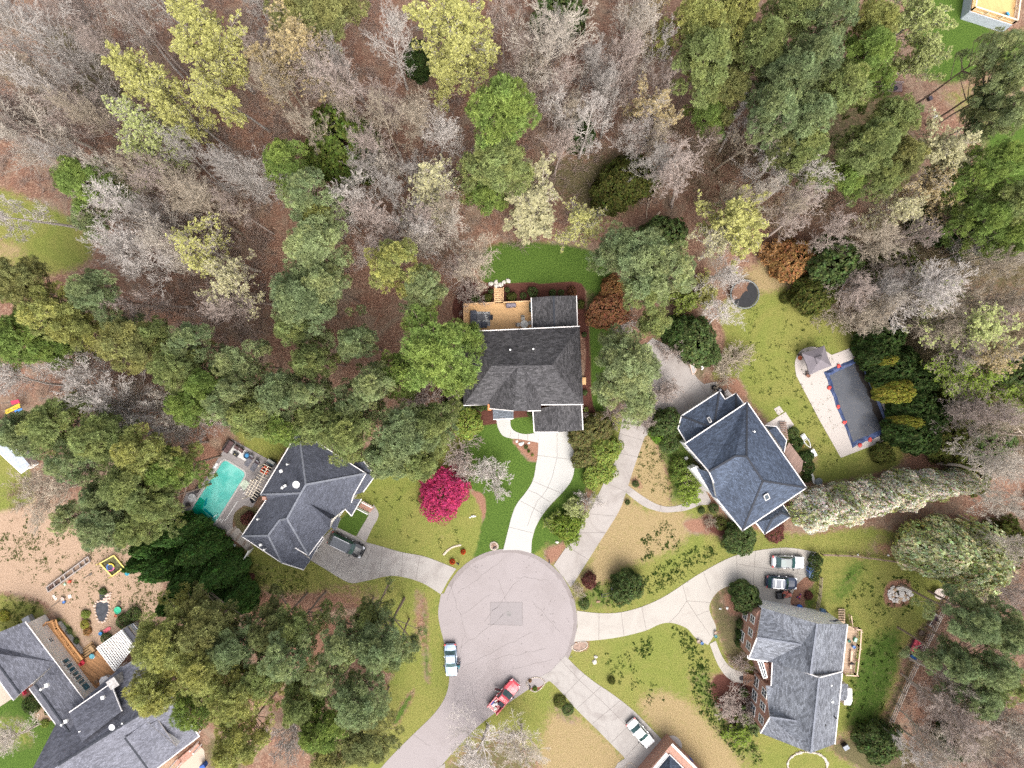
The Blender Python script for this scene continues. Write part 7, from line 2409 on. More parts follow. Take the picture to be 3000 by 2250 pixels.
 # canopy gazebo
gz=thing("canopy_gazebo","square grey canopy gazebo with vented top at the end of the pool deck","gazebo",at(2385,1054))
og=tuple(gz.location);M_CAN=plain("mauve_canopy",(.17,.15,.165),.8,var=.1)
zc=2.3;pc=[W(2349,1035,zc),W(2415,1012,zc),W(2437,1072,zc),W(2372,1099,zc)];ctr=sum(pc,Vector())/4;apx=ctr+Vector((0,0,1.0))
b=MB();k1=[p.lerp(apx,.72) for p in pc]
for i in range(4):
 a,c_=pc[i-1],pc[i];mid=(a+c_)/2+(ctr-(a+c_)/2)*.06
 b.poly([a,mid,k1[i-1]]);b.poly([mid,c_,k1[i]]);b.poly([mid,k1[i],k1[i-1]])
 b.poly([a,a-Vector((0,0,.25)),mid-Vector((0,0,.25)),mid]);b.poly([mid,mid-Vector((0,0,.25)),c_-Vector((0,0,.25)),c_])
b.out("canopy",[M_CAN],gz,og)
b=MB();k2=[p.lerp(apx,.70)+Vector((0,0,.18)) for p in pc];ap2=apx+Vector((0,0,.2))
for i in range(4):b.poly([k2[i-1],k2[i],ap2]);b.poly([k2[i-1],k2[i-1]-Vector((0,0,.16)),k2[i]-Vector((0,0,.16)),k2[i]])
b.out("vent_cap",[M_CAN],gz,og)
for p in pc:
 q=p.lerp(ctr,.08);MB().box((q.x,q.y,1.15),(.09,.09,2.3)).out("post",[M_BLACK],gz,og)
for (x,y,lab,col) in ((2341,1049,"rust red pot left of the grey gazebo, upper",(.28,.07,.03)),(2365,1100,"brown pot left of the grey gazebo, lower",(.2,.09,.06))):
 b=MB().lathe((0,0,0),[(.18,0),(.3,.3),(.32,.42),(.27,.42),(.24,.36)],14);single(b,"plant_pot",[plain("pot_%d"%x,col,.7)],lab,"pot",at(x,y),group="pots by the gazebo")
for (x,y,lab) in ((2343,1040,"dark bench left of the grey gazebo, upper"),(2365,1092,"dark bench left of the grey gazebo, lower")):
 o=thing("bench",lab,"bench",at(x,y),-.05,"benches by the gazebo");MB().box((0,0,.42),(.62,.3,.06)).out("seat",[plain("dark_wood",(.07,.045,.04),.6)],o)
 for sx in (-.26,.26):MB().box((sx,0,.2),(.06,.26,.4)).out("leg",[MATS["dark_wood"]],o)
 # ------------------------------------------------------------------ furniture makers (local coordinates)
def chair(label,px,py,ang,col,z=0.06,w=.6,kind="chair",group= None ,key= None ):
 o=thing("lounge_chair" if kind!="chair" else "chair",label,"chair",(*at(px,py,z)[:2],z),math.radians(ang),group)
 m=plain(key or "seat_%d_%d"%(px,py),col,.7)
 MB().box((0,0,.42),(w,w,.1)).out("seat",[m],o)
 MB().box((-w/2+.04,0,.68),(.08,w,.5)).out("backrest",[m],o)
 for s in (-1,1):
  MB().box((0,s*(w/2+.03),.6),(w,.06,.05)).out("armrest",[m],o)
  for x in (-1,1):MB().box((x*(w/2-.04),s*(w/2-.02),.2),(.05,.05,.4)).out("leg",[m],o)
 return o
def lounger(label,px,py,ang,fcol,hcol):
 o=thing("sun_lounger",label,"sun lounger",(*at(px,py)[:2],.06),math.radians(ang),"loungers by the turquoise pool")
 m,m2=plain("lounger_mesh",fcol,.7),plain("lounger_back",hcol,.7)
 MB().box((.35,0,.35),(1.25,.68,.06)).out("seat",[m],o)
 b=MB();b.beam((-.28,0,.36),(-.9,0,.75),.68,.06);b.out("backrest",[m2],o)
 b=MB();b.beam((-.7,0,.68),(-.92,0,.82),.5,.08);b.out("pillow",[plain("grey_pillow",(.2,.2,.22),.8)],o)
 for x in (-.5,.85):
  for s in (-.3,.3):MB().box((x,s,.16),(.05,.05,.32)).out("leg",[m2],o)
def table(name,label,cat,px,py,r,h,col,z=.06,key= None ):
 o=thing(name,label,cat,(*at(px,py,z)[:2],z))
 m=plain(key or "table_%d_%d"%(px,py),col,.4)
 MB().lathe((0,0,0),[(r*.98,h-.03),(r,h-.015),(r*.98,h)],24).out("tabletop",[m],o)
 b=MB();b.cyl((0,0,0),.05,h-.03,8);b.lathe((0,0,0),[(r*.5,0),(r*.45,.04),(.06,.06)],12);b.out("pedestal",[m],o)
 return o
def box_thing(name,label,cat,px,py,size,ang,col,z=0.0,lid= True ,rough=.6,group= None ,top= None ):
 """a bin, crate or cabinet: body, lid with a lip, foot"""
 o=thing(name,label,cat,(*at(px,py,z)[:2],z),math.radians(ang),group)
 m=plain(name+"_%d_%d"%(px,py),col,rough)
 m2=plain(name+"_top_%d_%d"%(px,py),top or tuple(c*1.15 for c in col),rough)
 b=MB();b.box((0,0,size[2]/2),(size[0]*.92,size[1]*.92,size[2]),taper=1.06);b.box((0,0,.03),(size[0]*.8,size[1]*.8,.06))
 b.out("body",[m],o)
 b=MB();b.box((0,0,size[2]+.03),(size[0],size[1],.07),taper=.9);b.box((-size[0]/2,0,size[2]-.02),(.06,size[1]*.7,.05));b.out("lid",[m2],o)
 return o
 # deck of the middle house
zA_=.9
o=thing("outdoor_rug","black and white patterned rug on the honey wooden deck","rug",(*at(1407,934,zA_)[:2],zA_))
t=NT("rug_weave");n1=t.noise(7,3,.8,t.world());M_RUG=t.finish(t.mix(t.ramp(n1,.46,.54),(.05,.05,.06),(.55,.55,.55)),.9)
MB().box((0,0,.012),(2.9,2.1,.02)).out("weave",[M_RUG],o)
DK=(.055,.06,.08)
def sofa(label,px,py,L,ang,col,z,key):
 o=thing("outdoor_sofa",label,"sofa",(*at(px,py,z)[:2],z),math.radians(ang),"dark sofas on the honey deck");m=plain(key,col,.7)
 MB().box((.05,0,.25),(.75,L,.3)).out("base",[m],o)
 n=max(1,round(L/.7))
 for k in range(n):MB().box((.08,-L/2+L/n*(k+.5),.44),(.6,L/n-.05,.12),taper=.95).out("cushion",[plain("cushion_dark",(.075,.08,.10),.8)],o)
 MB().box((-.32,0,.55),(.16,L,.45)).out("backrest",[m],o)
 for s in (-1,1):MB().box((.05,s*(L/2-.06),.5),(.7,.12,.2)).out("armrest",[m],o)
sofa("dark sofa along the left side of the patterned rug",1388,930,1.9,0,DK,zA_,"dark_wicker")
sofa("dark sofa along the lower side of the patterned rug",1411,953,1.6,90,DK,zA_,"dark_wicker")
o=thing("coffee_table","dark square coffee table in the middle of the patterned rug","table",(*at(1409,930,zA_)[:2],zA_));MB().box((0,0,.42),(1.15,.8,.06)).out("tabletop",[plain("slate_top",(.08,.082,.095),.4)],o)
for sx in (-.5,.5):
 for sy in (-.33,.33):MB().box((sx,sy,.2),(.06,.06,.4)).out("leg",[M_BLACK],o)
chair("dark armchair at the right end of the patterned rug",1438,931,180,(.03,.035,.05),zA_,.62,key="navy_chair")
o=thing("covered_grill","grill under a purple grey cover at the deck rail","grill",(*at(1497,896,zA_)[:2],zA_),.06)
b=MB();loft(b,[[(x*k,y*k2,z) for x,y in ((-.75,-.2),(-.6,-.33),(.6,-.33),(.75,-.2),(.75,.2),(.6,.33),(-.6,.33),(-.75,.2))] for k,k2,z in ((1,1,.02),(1,1,.8),(.95,.9,1.0),(.8,.6,1.12))])
b.out("cover",[plain("grill_cover",(.20,.17,.20),.55,var=.3,scale=3)],o)
o=thing("covered_cooler","dark green covered cabinet against the rear roof wing on the deck","cabinet",(*at(1556,901,zA_)[:2],zA_))
b=MB().box((0,0,.5),(.6,1.25,1.0),taper=.9);b.lump((0,0,1.0),(.3,.6,.12),3,0,8,.05);b.out("cover",[plain("dark_green_cover",(.03,.06,.06),.6)],o)
table("round_table","round pale table on the honey deck ringed by striped chairs","table",1536,951,.58,.72,(.52,.52,.50),zA_)
for (x,y,a,lab) in ((1532,934,-90,"striped chair above the round pale table"),(1519,952,0,"striped chair left of the round pale table"),(1552,947,200,"striped chair right of the round pale table")):
 o=thing("patio_chair",lab,"chair",(*at(x,y,zA_)[:2],zA_),math.radians(a),"chairs round the pale table");m=plain("chair_frame",(.42,.43,.42),.4)
 b=MB()
 for k in range(4):b.box((0,-.2+k*.135,.43),(.46,.1,.05))
 b.out("seat",[m],o)
 b=MB()
 for k in range(4):b.beam((-.22,-.2+k*.135,.45),(-.42,-.2+k*.135,.95),.1,.04)
 b.out("backrest",[plain("chair_slat",(.22,.23,.23),.5)],o)
 for sx in (-.2,.2):
  for sy in (-.22,.22):MB().box((sx,sy,.2),(.04,.04,.4)).out("leg",[m],o)
  # rocks as things
def rocks(lst,group,name="rock",cat="rock",z=0.0,m= None ):
 for k,(x,y,r,lab) in enumerate(lst):
  single(MB().lump((0,0,r*.25),(r,r*(.7+.3*((k*37)%10)/10),r*.5),200+int(x)+k,0,8,.2),name,[m or M_STONE],lab,cat,(*at(x,y)[:2],z),k*1.1,group)
rocks([(1438,832,.42,"grey flat rock leftmost at the foot of the deck stairs"),(1453,827,.38,"flat rock uppermost left at the foot of the deck stairs"),(1453,838,.38,"yellowish flat rock touching the deck stairs"),(1466,834,.5,"largest pale rock at the foot of the deck stairs"),
(1476,827,.3,"small flat rock right of the deck stairs"),(1489,823,.4,"flat rock farthest right of the deck stairs")],"stepping rocks at the deck stairs")
rocks([(1526,1301,.4,"largest white rock in the bed between path and driveway"),(1514,1293,.2,"white rock at the tip of the bed by the path"),(1533,1297,.18,"small white rock right of the largest one in the bed"),(1549,1298,.2,"white rock near the driveway in the bed")],"white rocks in the path bed",m=plain("white_rock",(.6,.59,.56),.9,var=.2,scale=5))
rocks([(1745,1924,.32,"pale boulder on the lawn right of the road bulb"),(1742,1938,.38,"purple brown boulder under the pale one on the lawn")],"boulders on the lower lawn")
rocks([(1752,1762,.3,"brown rock on the grass left of the swing seat")],"rocks by the swing seat",m=plain("brown_rock",(.3,.19,.13),.9))
rocks([(1632,1588,.3,"pale rock at the end of the strip between the driveways")],"rocks at the strip end")
rocks([(2110,1783,.2,"left white stone in the bed beside the round dark bush"),(2130,1781,.22,"right white stone in the bed beside the round dark bush")],"white bed stones",m=MATS["white_rock"])
rg_=random.Random(31)
pile=[(x,y) for x in range(2600,2672,8) for y in range(1712,1772,8)]
o=thing("rubble_pile","heap of white and tan broken stones on the fenced lawn","stone pile",at(2634,1738))
b=MB()
for k in range(95):
 r=rg_.uniform(.12,.42);a=rg_.uniform(0,6.28);d=math.sqrt(rg_.random())
 b.lump((1.65*d*math.cos(a),1.25*d*math.sin(a),.12+.35*(1-d)),(r,r*rg_.uniform(.5,1),r*.5),k,0 if rg_.random()<.7 else 1,6,.28)
b.out("stones",[plain("white_rubble",(.58,.54,.50),.9,var=.25,scale=6),plain("tan_rubble",(.46,.33,.22),.9,var=.25,scale=6)],o)
b=MB()
for k in range(34):
 a=math.radians(160+k*6.5);r=rg_.uniform(.14,.3);b.lump((2.9*math.cos(a),1.9*math.sin(a)*-1,.08),(r,r*.8,r*.5),k,0,6,.25)
o=b.out("stone_edging",[plain("pale_edging",(.48,.43,.37),.9,var=.3,scale=5)]);o.location=at(2365,2240);tag(o,"curved edging of pale stones at the bottom edge below the light grey roof","edging")
# backyard of the bottom left house
po=thing("garden_pond","small dark pond edged with pale stones in the sandy garden","pond",at(299,1782))
og=tuple(po.location)
pp=[(283,1768),(296,1762),(305,1764),(316,1764),(318,1785),(314,1800),(308,1817),(292,1818),(284,1800),(281,1784)]
MB().prism(xy(smooth_path(pp,4, True )),0,.03).out("water",[plain("pond_water",(.05,.052,.06),.2,var=.3,scale=2)],po,og)
MB().prism(xy(smooth_path([(291,1745),(298,1737),(312,1736),(316,1745),(306,1752),(303,1762),(296,1762)],4, True )),0,.025).out("upper_basin",[MATS["pond_water"]],po,og)
b=MB();q=smooth_path(pp,2, True )
for k,p in enumerate(q):
 x,y,_=at(p[0]+(p[0]-299)*.12,p[1]+(p[1]-1790)*.08);r=rg_.uniform(.13,.26);b.lump((x,y,.08),(r,r*.8,r*.6),k,0,6,.25)
for k in range(14):x,y,_=at(315+rg_.uniform(-10,12),1750+rg_.uniform(-14,14));r=rg_.uniform(.15,.32);b.lump((x,y,.1),(r,r*.8,r*.6),k,0,6,.25)
b.out("edge_stones",[plain("pond_stone",(.55,.43,.36),.9,var=.3,scale=4)],po,og)
bd_=thing("cold_frame","long weathered grey raised bed divided into frames in the sandy garden","raised bed",at(200,1682))
og=tuple(bd_.location);A0,A1=(140,1727),(262,1637)
m=plain("weathered_wood",(.34,.30,.28),.9,var=.2,scale=3)
def bl(u,v): return (A0[0]+(A1[0]-A0[0])*u-v*9.0*-1*.6,A0[1]+(A1[1]-A0[1])*u+v*14*1.0)
b=MB();z=.35
for v_ in (-.5,.5):b.beam(W(*bl(0,v_),z),W(*bl(1,v_),z),.1,.4)
for u in (0,.17,.32,.42,.62,.78,.9,1.0):b.beam(W(*bl(u,-.5),z),W(*bl(u,.5),z),.1,.36)
b.out("frame",[m],bd_,og)
b=MB();b.prism(xy([bl(0,-.5),bl(1,-.5),bl(1,.5),bl(0,.5)]),0,.12);b.out("soil",[plain("bed_soil",(.24,.17,.125),.95,var=.4,scale=2)],bd_,og)
b=MB()
for i in range(5):
 for j in range(2):x,y,_=at(*bl(.07+i*.045,-.2+j*.4));b.box((x,y,.17),(.26,.26,.1),.9)
b.out("seed_trays",[plain("dark_tray",(.10,.06,.05),.8)],bd_,og)
sb=thing("sandbox_frame","yellow wooden square sandbox frame with toys inside","sandbox",at(327,1658));og=tuple(sb.location)
m=plain("yellow_wood",(.66,.55,.17),.7);z=.9;q=[(293,1650),(334,1627),(363,1662),(329,1688)]
b=MB()
for i in range(4):b.beam(W(*q[i-1],z),W(*q[i],z),.13,.13);b.beam(W(*q[i-1],.25),W(*q[i],.25),.13,.25)
b.out("frame",[m],sb,og)
for p in q:x,y,_=at(*p);MB().box((x,y,.45),(.12,.12,.9)).out("post",[m],sb,og)
MB().prism(xy(q),0,.05).out("sand",[plain("shady_sand",(.10,.095,.05),.95,var=.5,scale=3)],sb,og)  # dark mottled sand colour
rt=thing("toy_trampoline","small round toy with yellow, pink and blue rim inside the yellow frame","toy",at(327,1660))
for k,(nm,col) in enumerate((("yellow",(.7,.55,.08)),("blue",(.08,.2,.5)),("pink",(.6,.15,.3)))):
 b=MB();b.tube([(.5*math.cos(a),.5*math.sin(a),.3) for a in np.linspace(k*2.094,k*2.094+2.094,9)],.1,6);b.out("rim_pad",[plain("pad_"+nm,col,.5)],rt)
MB().cyl((0,0,.26),.46,.03,18).out("mat",[plain("toy_mat",(.06,.07,.11),.6)],rt)
for k in range(4):a=k*1.57;MB().box((.5*math.cos(a),.5*math.sin(a),.12),(.06,.06,.26)).out("leg",[M_BLACK],rt)
def tub(label,px,py,r,h,col,inner=(.08,.06,.05),cat="tub",name="planter_tub",z=0.0,group= None ):
 o=thing(name,label,cat,(*at(px,py,z)[:2],z),0,group)
 MB().lathe((0,0,0),[(r*.8,0),(r,h),(r*1.06,h),(r*1.06,h+.04),(r*.9,h+.04),(r*.86,h*.85)],16).out("shell",[plain("tub_%d_%d"%(px,py),col,.6)],o)
 MB().cyl((0,0,h*.7),r*.88,.02,14).out("fill",[plain("tub_fill_%d_%d"%(px,py),inner,.9)],o)
tub("teal round tub near the dark screen in the sandy garden",376,1679,.28,.35,(.05,.32,.42),(.04,.25,.35))
tub("green rimmed round sand tub right of the pond",348,1786,.5,.3,(.04,.38,.22),(.15,.10,.08))
tub("small terracotta pot below the green rimmed tub",341,1803,.2,.2,(.42,.12,.06))
tub("brown wicker tub left of the pink tray",261,1826,.4,.35,(.16,.10,.06),(.1,.12,.04))
tub("blue bucket beside the pink tray",298,1854,.26,.35,(.03,.16,.36))
tub("terracotta topped round planter in the sandy garden",187,1754,.3,.35,(.45,.35,.3),(.34,.2,.14))
tub("blue pot under the terracotta topped planter",190,1762,.2,.3,(.08,.2,.5))
tub("dark tire shaped planter right of the pergola garden",351,1767,.26,.2,(.12,.09,.06))
tub("small green pot left of the pink tray",258,1840,.18,.2,(.08,.35,.15))
o=thing("toy_slide","pink tray shaped toy lying left of the white lattice pergola","toy",at(313,1846),.6);b=MB();b.box((0,0,.06),(1.0,.5,.1),taper=.9);b.lump((.45,0,.08),(.3,.28,.1),1,0,10,.03);b.out("shell",[plain("pink_plastic",(.62,.13,.16),.5)],o)
for s in (-1,1):MB().beam((-.5,s*.24,.12),(.5,s*.24,.12),.05,.08).out("side_lip",[MATS["pink_plastic"]],o)
o=thing("folding_board","pale board lying on the sand left of the planter","board",at(161,1750),-.9);MB().box((0,0,.05),(.85,.4,.05)).out("panel",[plain("pale_board",(.6,.52,.46),.8)],o);MB().box((0,0,.09),(.9,.05,.03)).out("batten",[MATS["pale_board"]],o)
o=thing("paving_slab","white square slab right of the terracotta topped planter","slab",at(205,1747),.3);MB().box((0,0,.04),(.5,.5,.08),taper=.95).out("slab",[plain("white_slab",(.6,.57,.53),.9)],o)
for (x0,y0,x1,y1,lab) in ((245,1695,266,1682,"dark garden rake lying on the sand under the yellow frame"),(152,1777,180,1757,"long dark stick lying on the sand above the ramp")):
 a,c_=W(x0,y0),W(x1,y1);b=MB();b.tube([(a.x,a.y,.06),(c_.x,c_.y,.08)],.045,6);b.box((c_.x,c_.y,.08),(.5,.3,.05),.6);single(b,"garden_tool",[plain("dark_stick",(.12,.10,.08),.8)],lab,"tool")
o=thing("watering_can","red watering can beside the long raised bed","watering can",at(206,1703),.5);b=MB().lathe((0,0,0),[(.2,0),(.22,.3),(.16,.36)],12);b.tube([(.15,0,.1),(.5,0,.35)],.04,6);b.out("body",[plain("red_can",(.6,.10,.06),.5)],o);b=MB();b.tube([(-.2,0,.1),(-.36,0,.25),(-.15,0,.36)],.025,6);b.out("handle",[MATS["red_can"]],o)
o=thing("watering_can","pale green watering can beside the red one","watering can",at(192,1711),1.5);b=MB().lathe((0,0,0),[(.15,0),(.17,.22),(.12,.26)],12);b.tube([(.1,0,.08),(.36,0,.25)],.03,6);b.out("body",[plain("green_can",(.4,.6,.45),.5)],o);b=MB();b.tube([(-.15,0,.08),(-.26,0,.18),(-.1,0,.26)],.02,6);b.out("handle",[MATS["green_can"]],o)
zD_=.9
chair("red round backed chair on the orange brown deck by the ramp",248,1938,40,(.45,.03,.05),zD_,.5)
o=thing("picnic_umbrella_base","teal cushion seat on a white base on the orange brown deck","seat",(*at(274,1922,zD_)[:2],zD_));MB().lathe((0,0,0),[(.3,0),(.34,.2),(.3,.35)],8).out("base",[M_WHITE],o);MB().lathe((0,.12,.35),[(.4,0),(.42,.08),(.3,.14)],6).out("cushion",[plain("teal_cushion",(.09,.28,.34),.7)],o)
o=thing("covered_grill","grill with white lid on the orange brown deck by the windows","grill",(*at(238,1976,zD_)[:2],zD_),-.9);MB().box((0,0,.45),(1.3,.6,.9)).out("body",[plain("grey_grill",(.2,.2,.21),.5)],o);MB().box((-.1,0,.98),(.8,.5,.16),taper=.85).out("lid",[M_WHITE],o)
for s in (-1,1):MB().box((s*.8,0,.85),(.35,.5,.05)).out("side_shelf",[M_WHITE if s<0 else MATS["grey_grill"]],o)
o=thing("hot_tub","white covered hot tub by the chimney of the steel grey roof","hot tub",(*at(318,1990,zD_)[:2],zD_),.6);MB().lathe((0,0,0),[(.75,0),(.8,.7),(.8,.8)],8).out("shell",[plain("grey_shell",(.4,.39,.38),.6)],o);MB().lathe((0,0,.8),[(.83,0),(.85,.1),(.6,.16)],8).out("cover",[plain("white_cover",(.64,.62,.62),.6)],o)
tub("plant pot with yellow green plant on the orange brown deck",287,1993,.25,.4,(.25,.16,.1),(.3,.36,.05),z=zD_)
box_thing("air_conditioner","grey air conditioner at the upper corner of the steel grey roofed house","air conditioner",90,1811,(1.1,1.0,.9),30,(.36,.36,.37))
o=thing("bicycle_flag","dark red chair against the white wall by the ramp top","chair",at(122,1822));MB().box((0,0,.4),(.5,.5,.08)).out("seat",[plain("dark_red_chair",(.25,.03,.05),.6)],o);MB().box((0,.24,.7),(.5,.06,.5)).out("backrest",[MATS["dark_red_chair"]],o)
o.name="garden_chair"
for s in (-1,1):
 for y in (-.2,.2):MB().box((s*.2,y,.2),(.05,.05,.4)).out("leg",[MATS["dark_red_chair"]],o)
chair("red chair at the notch between the two steel grey roofs",77,2024,200,(.45,.03,.06),0,.6)
bn=box_thing("wheelie_bin","blue wheelie bin at the bottom edge by the front porch","bin",602,2236,(.75,.6,1.05),30,(.03,.08,.30),group="wheelie bins")
# playset at the left edge
ps=thing("playset","playset with yellow slide and coloured roof at the left edge","playset",at(40,1200))
og=tuple(ps.location);b=MB();b.beam(W(16,1208,.3),W(58,1187,1.7),.6,.06);b.beam(W(16,1211,.4),W(58,1190,1.8),.06,.2);b.beam(W(16,1205,.4),W(58,1184,1.8),.06,.2);b.out("slide",[plain("yellow_slide",(.72,.52,.06),.4)],ps,og)
b=MB();b.prism(xy([(42,1203),(64,1196),(66,1209),(46,1213)],2),1.9,2.0);b.out("roof",[plain("blue_roof",(.06,.22,.55),.5)],ps,og)
b=MB();b.prism(xy([(30,1175),(54,1170),(58,1180),(34,1186)],2),1.9,2.0);b.out("awning",[plain("red_awning",(.4,.04,.08),.5)],ps,og)
for q in ((42,1203),(64,1196),(46,1213),(34,1180),(56,1175)):x,y,_=at(*q);MB().box((x,y,1),(.1,.1,2)).out("post",[MATS["weathered_wood"]],ps,og)
# pool patio of the left house
o=thing("outdoor_sofa","brown sofa at the upper corner of the stone pool deck","sofa",(*at(672,1307)[:2],.06),math.radians(-33),"brown seats by the turquoise pool");M_BR=plain("brown_cushion",(.10,.06,.06),.8)
MB().box((.05,0,.25),(.8,1.9,.3)).out("base",[plain("dark_frame",(.04,.03,.03),.6)],o);MB().box((-.38,0,.5),(.14,1.9,.5)).out("backrest",[MATS["dark_frame"]],o)
for k in range(3):MB().box((.1,-.62+k*.62,.44),(.65,.58,.12)).out("cushion",[M_BR],o)
chair("brown armchair left of the two above the fire bowl",697,1310,-125,(.10,.06,.06),.06,.6,group="brown armchairs",key="brown_cushion")
chair("brown armchair right of the two above the fire bowl",711,1318,-125,(.10,.06,.06),.06,.6,group="brown armchairs",key="brown_cushion")
o=thing("low_table","black low table in front of the brown sofa","table",(*at(693,1330)[:2],.06),-.6);MB().box((0,0,.35),(.85,.55,.05)).out("tabletop",[M_TRIM],o)
for sx in (-.35,.35):
 for sy in (-.2,.2):MB().box((sx,sy,.17),(.05,.05,.34)).out("leg",[M_TRIM],o)
single(MB().lump((0,0,.08),(.14,.14,.1),5,0,8,.1),"table_plant",[plain("table_plant_col",(.25,.22,.12),.8)],"small plant on the black low table","plant",(*at(692,1330)[:2],.44))
fb=thing("fire_bowl","round dark fire bowl with blue centre on the white rug","fire bowl",(*at(726,1334)[:2],.09));MB().lathe((0,0,0),[(.35,0),(.5,.3),(.5,.36),(.34,.36),(.3,.28)],20).out("bowl",[plain("navy_bowl",(.03,.05,.08),.5)],fb);MB().cyl((0,0,.3),.28,.03,16).out("burner",[plain("blue_burner",(.06,.22,.42),.3)],fb)
o=thing("outdoor_rug","white rug under the black table and fire bowl","rug",(*at(706,1326)[:2],.065));og=(o.location.x,o.location.y,0)
MB().prism(xy([(690,1300),(744,1333),(722,1352),(672,1325)]),.062,.075).out("weave",[plain("white_rug",(.55,.53,.51),.95,var=.15,scale=4)],o,tuple(o.location))
lounger("grey lounger on the pool deck, nearer the fire bowl",734,1348,-124+180+180,(.12,.12,.14),(.05,.035,.04))
lounger("grey lounger on the pool deck, nearer the orange mower",751,1362,-124+180+180,(.12,.12,.14),(.05,.035,.04))
mw=thing("lawn_mower","orange red zero turn mower under the end of the cream pergola","mower",(*at(778,1378)[:2],.06),math.radians(-125))
m=plain("orange_paint",(.72,.10,.03),.4)
b=MB();b.box((0,0,.42),(1.1,.6,.25),taper=.85);b.box((-.5,0,.6),(.4,.7,.2));b.out("body",[m],mw);MB().box((.15,0,.22),(.7,1.05,.14)).out("cutting_deck",[m],mw)
b=MB();b.box((-.05,0,.68),(.4,.45,.12));b.box((-.28,0,.85),(.1,.45,.4));b.out("seat",[M_BLACK],mw)
for s in (-1,1):
 b=MB();b.tube([(-.5,s*.45,.28),(-.5,s*.65,.28)],.28,14);b.out("wheel",[M_BLACK],mw);b=MB();b.tube([(.65,s*.35,.14),(.65,s*.47,.14)],.14,10);b.out("wheel",[M_BLACK],mw);b=MB();b.tube([(.1,s*.25,.5),(.3,s*.25,.95),(.1,s*.1,1.0)],.025,6);b.out("lever",[M_BLACK],mw)
single(MB().cyl((0,0,0),.3,.5,14),"gas_drum",[M_BLACK],"black drum beside the orange red mower","drum",(*at(793,1366)[:2],.06))
o=thing("storage_cabinet","dark teal cabinet at the corner of the pool deck by the roof edge","cabinet",(*at(800,1353)[:2],.06),math.radians(-32));MB().box((0,0,.45),(1.1,.6,.9)).out("body",[plain("teal_dark",(.03,.055,.07),.6)],o);MB().box((0,.12,.93),(1.15,.4,.07)).out("lid",[plain("grey_lid",(.36,.36,.33),.7)],o)
box_thing("low_table","black box table at the left rim of the turquoise pool, upper","table",582,1432,(.55,1.1,.4),-33,(.03,.025,.025),.06)
box_thing("low_table","black box table at the left rim of the turquoise pool, lower","table",552,1478,(.5,.55,.4),-33,(.03,.025,.025),.06)
table("glass_table","round glass table at the left rim of the turquoise pool","table",569,1456,.6,.7,(.33,.33,.33))
chair("dark seat under the slats of the cream pergola, upper",757,1448,30,(.03,.03,.035),.06,.7,group="seats under the pergola",key="black_seat")
chair("dark seat under the slats of the cream pergola, lower",747,1462,30,(.03,.03,.035),.06,.7,group="seats under the pergola",key="black_seat")
pm=thing("push_mower","red push mower on the pale gravel by the dark screen","mower",at(658,1566,0),.4);b=MB();b.box((0,0,.25),(.6,.45,.2),taper=.85);b.lump((0,0,.38),(.2,.2,.1),2,0,8,.05);b.out("deck",[plain("crimson_paint",(.42,.02,.06),.4)],pm)
for sx in (-.28,.28):
 for s in (-1,1):b=MB();b.tube([(sx,s*.22,.12),(sx,s*.28,.12)],.12,10);b.out("wheel",[M_BLACK],pm)
b=MB();b.tube([(-.3,.2,.3),(-1.1,.2,1.0),(-1.1,-.2,1.0),(-.3,-.2,.3)],.02,6);b.out("handle",[M_BLACK],pm)
chair("white chair on the red soil left of the stepping stones",657,1585,200,(.6,.6,.58),0,.5)
single(MB().beam((-.6,.25,.04),(.6,-.35,.04),.35,.06),"white_board",[M_WHITE],"white panel lying on the red soil by the stepping stones","panel",at(678,1592))
for k,(x,y) in enumerate([(690,1545),(684,1552),(679,1560),(673,1568),(704,1566),(698,1574),(693,1582),(719,1588),(714,1595),(736,1600),(731,1607)]):
 lab=["uppermost in the left row","second in the left row","third in the left row","lowest in the left row","uppermost in the middle row","second in the middle row","lowest in the middle row","upper of the pair in the third row","lower of the pair in the third row","upper of the last pair by the fence","lower of the last pair by the fence"][k]
 single(MB().box((0,0,.06),(.36,.42,.05),taper=.95),"stepping_stone",[plain("brown_slab",(.27,.215,.18),.9,var=.25,scale=4)],"brown stepping stone "+lab,"stepping stone",at(x,y),math.radians(-35),"brown stepping stones")
 # white fence by the stepping stones
f=thing("fence","white panel fence below the stepping stones of the pool garden","fence",at(720,1640));og=tuple(f.location)
A_,B_=W(742,1606),W(699,1674)
b=MB();b.beam(A_+Vector((0,0,.95)),B_+Vector((0,0,.95)),.08,1.5);b.beam(A_+Vector((0,0,1.74)),B_+Vector((0,0,1.74)),.16,.06);b.out("panel",[M_WHITE],f,og)
for k in range(4):p=A_.lerp(B_,k/3);b=MB();b.box((p.x,p.y,.95),(.14,.14,1.9));b.box((p.x,p.y,1.93),(.2,.2,.06));b.out("post",[M_WHITE],f,og)
def wire_fence(label,pts,step=2.4,col=(.34,.27,.21),h=1.2):
 f=thing("fence",label,"fence",at(*pts[0]));og=tuple(f.location);m=plain("fence_wood_%d"%pts[0][0],col,.9,var=.3)
 b=MB()
 for i in range(len(pts)-1):
  a,c_=W(*pts[i]),W(*pts[i+1])
  for z in (.35,.75,h-.08):b.beam(a+Vector((0,0,z)),c_+Vector((0,0,z)),.07,.1)
 b.out("rail",[m],f,og)
 for i in range(len(pts)-1):
  a,c_=W(*pts[i]),W(*pts[i+1]);n=max(1,round((c_-a).length/step))
  for k in range(n+(i==len(pts)-2)):
   p=a.lerp(c_,k/n);MB().box((p.x,p.y,h/2),(.13,.13,h)).out("post",[m],f,og)
wire_fence("wooden rail fence along the right side of the yard by the woods",[(2778,1742),(2740,1815),(2695,1905),(2655,1990),(2625,2060),(2588,2145)],col=(.40,.36,.32))
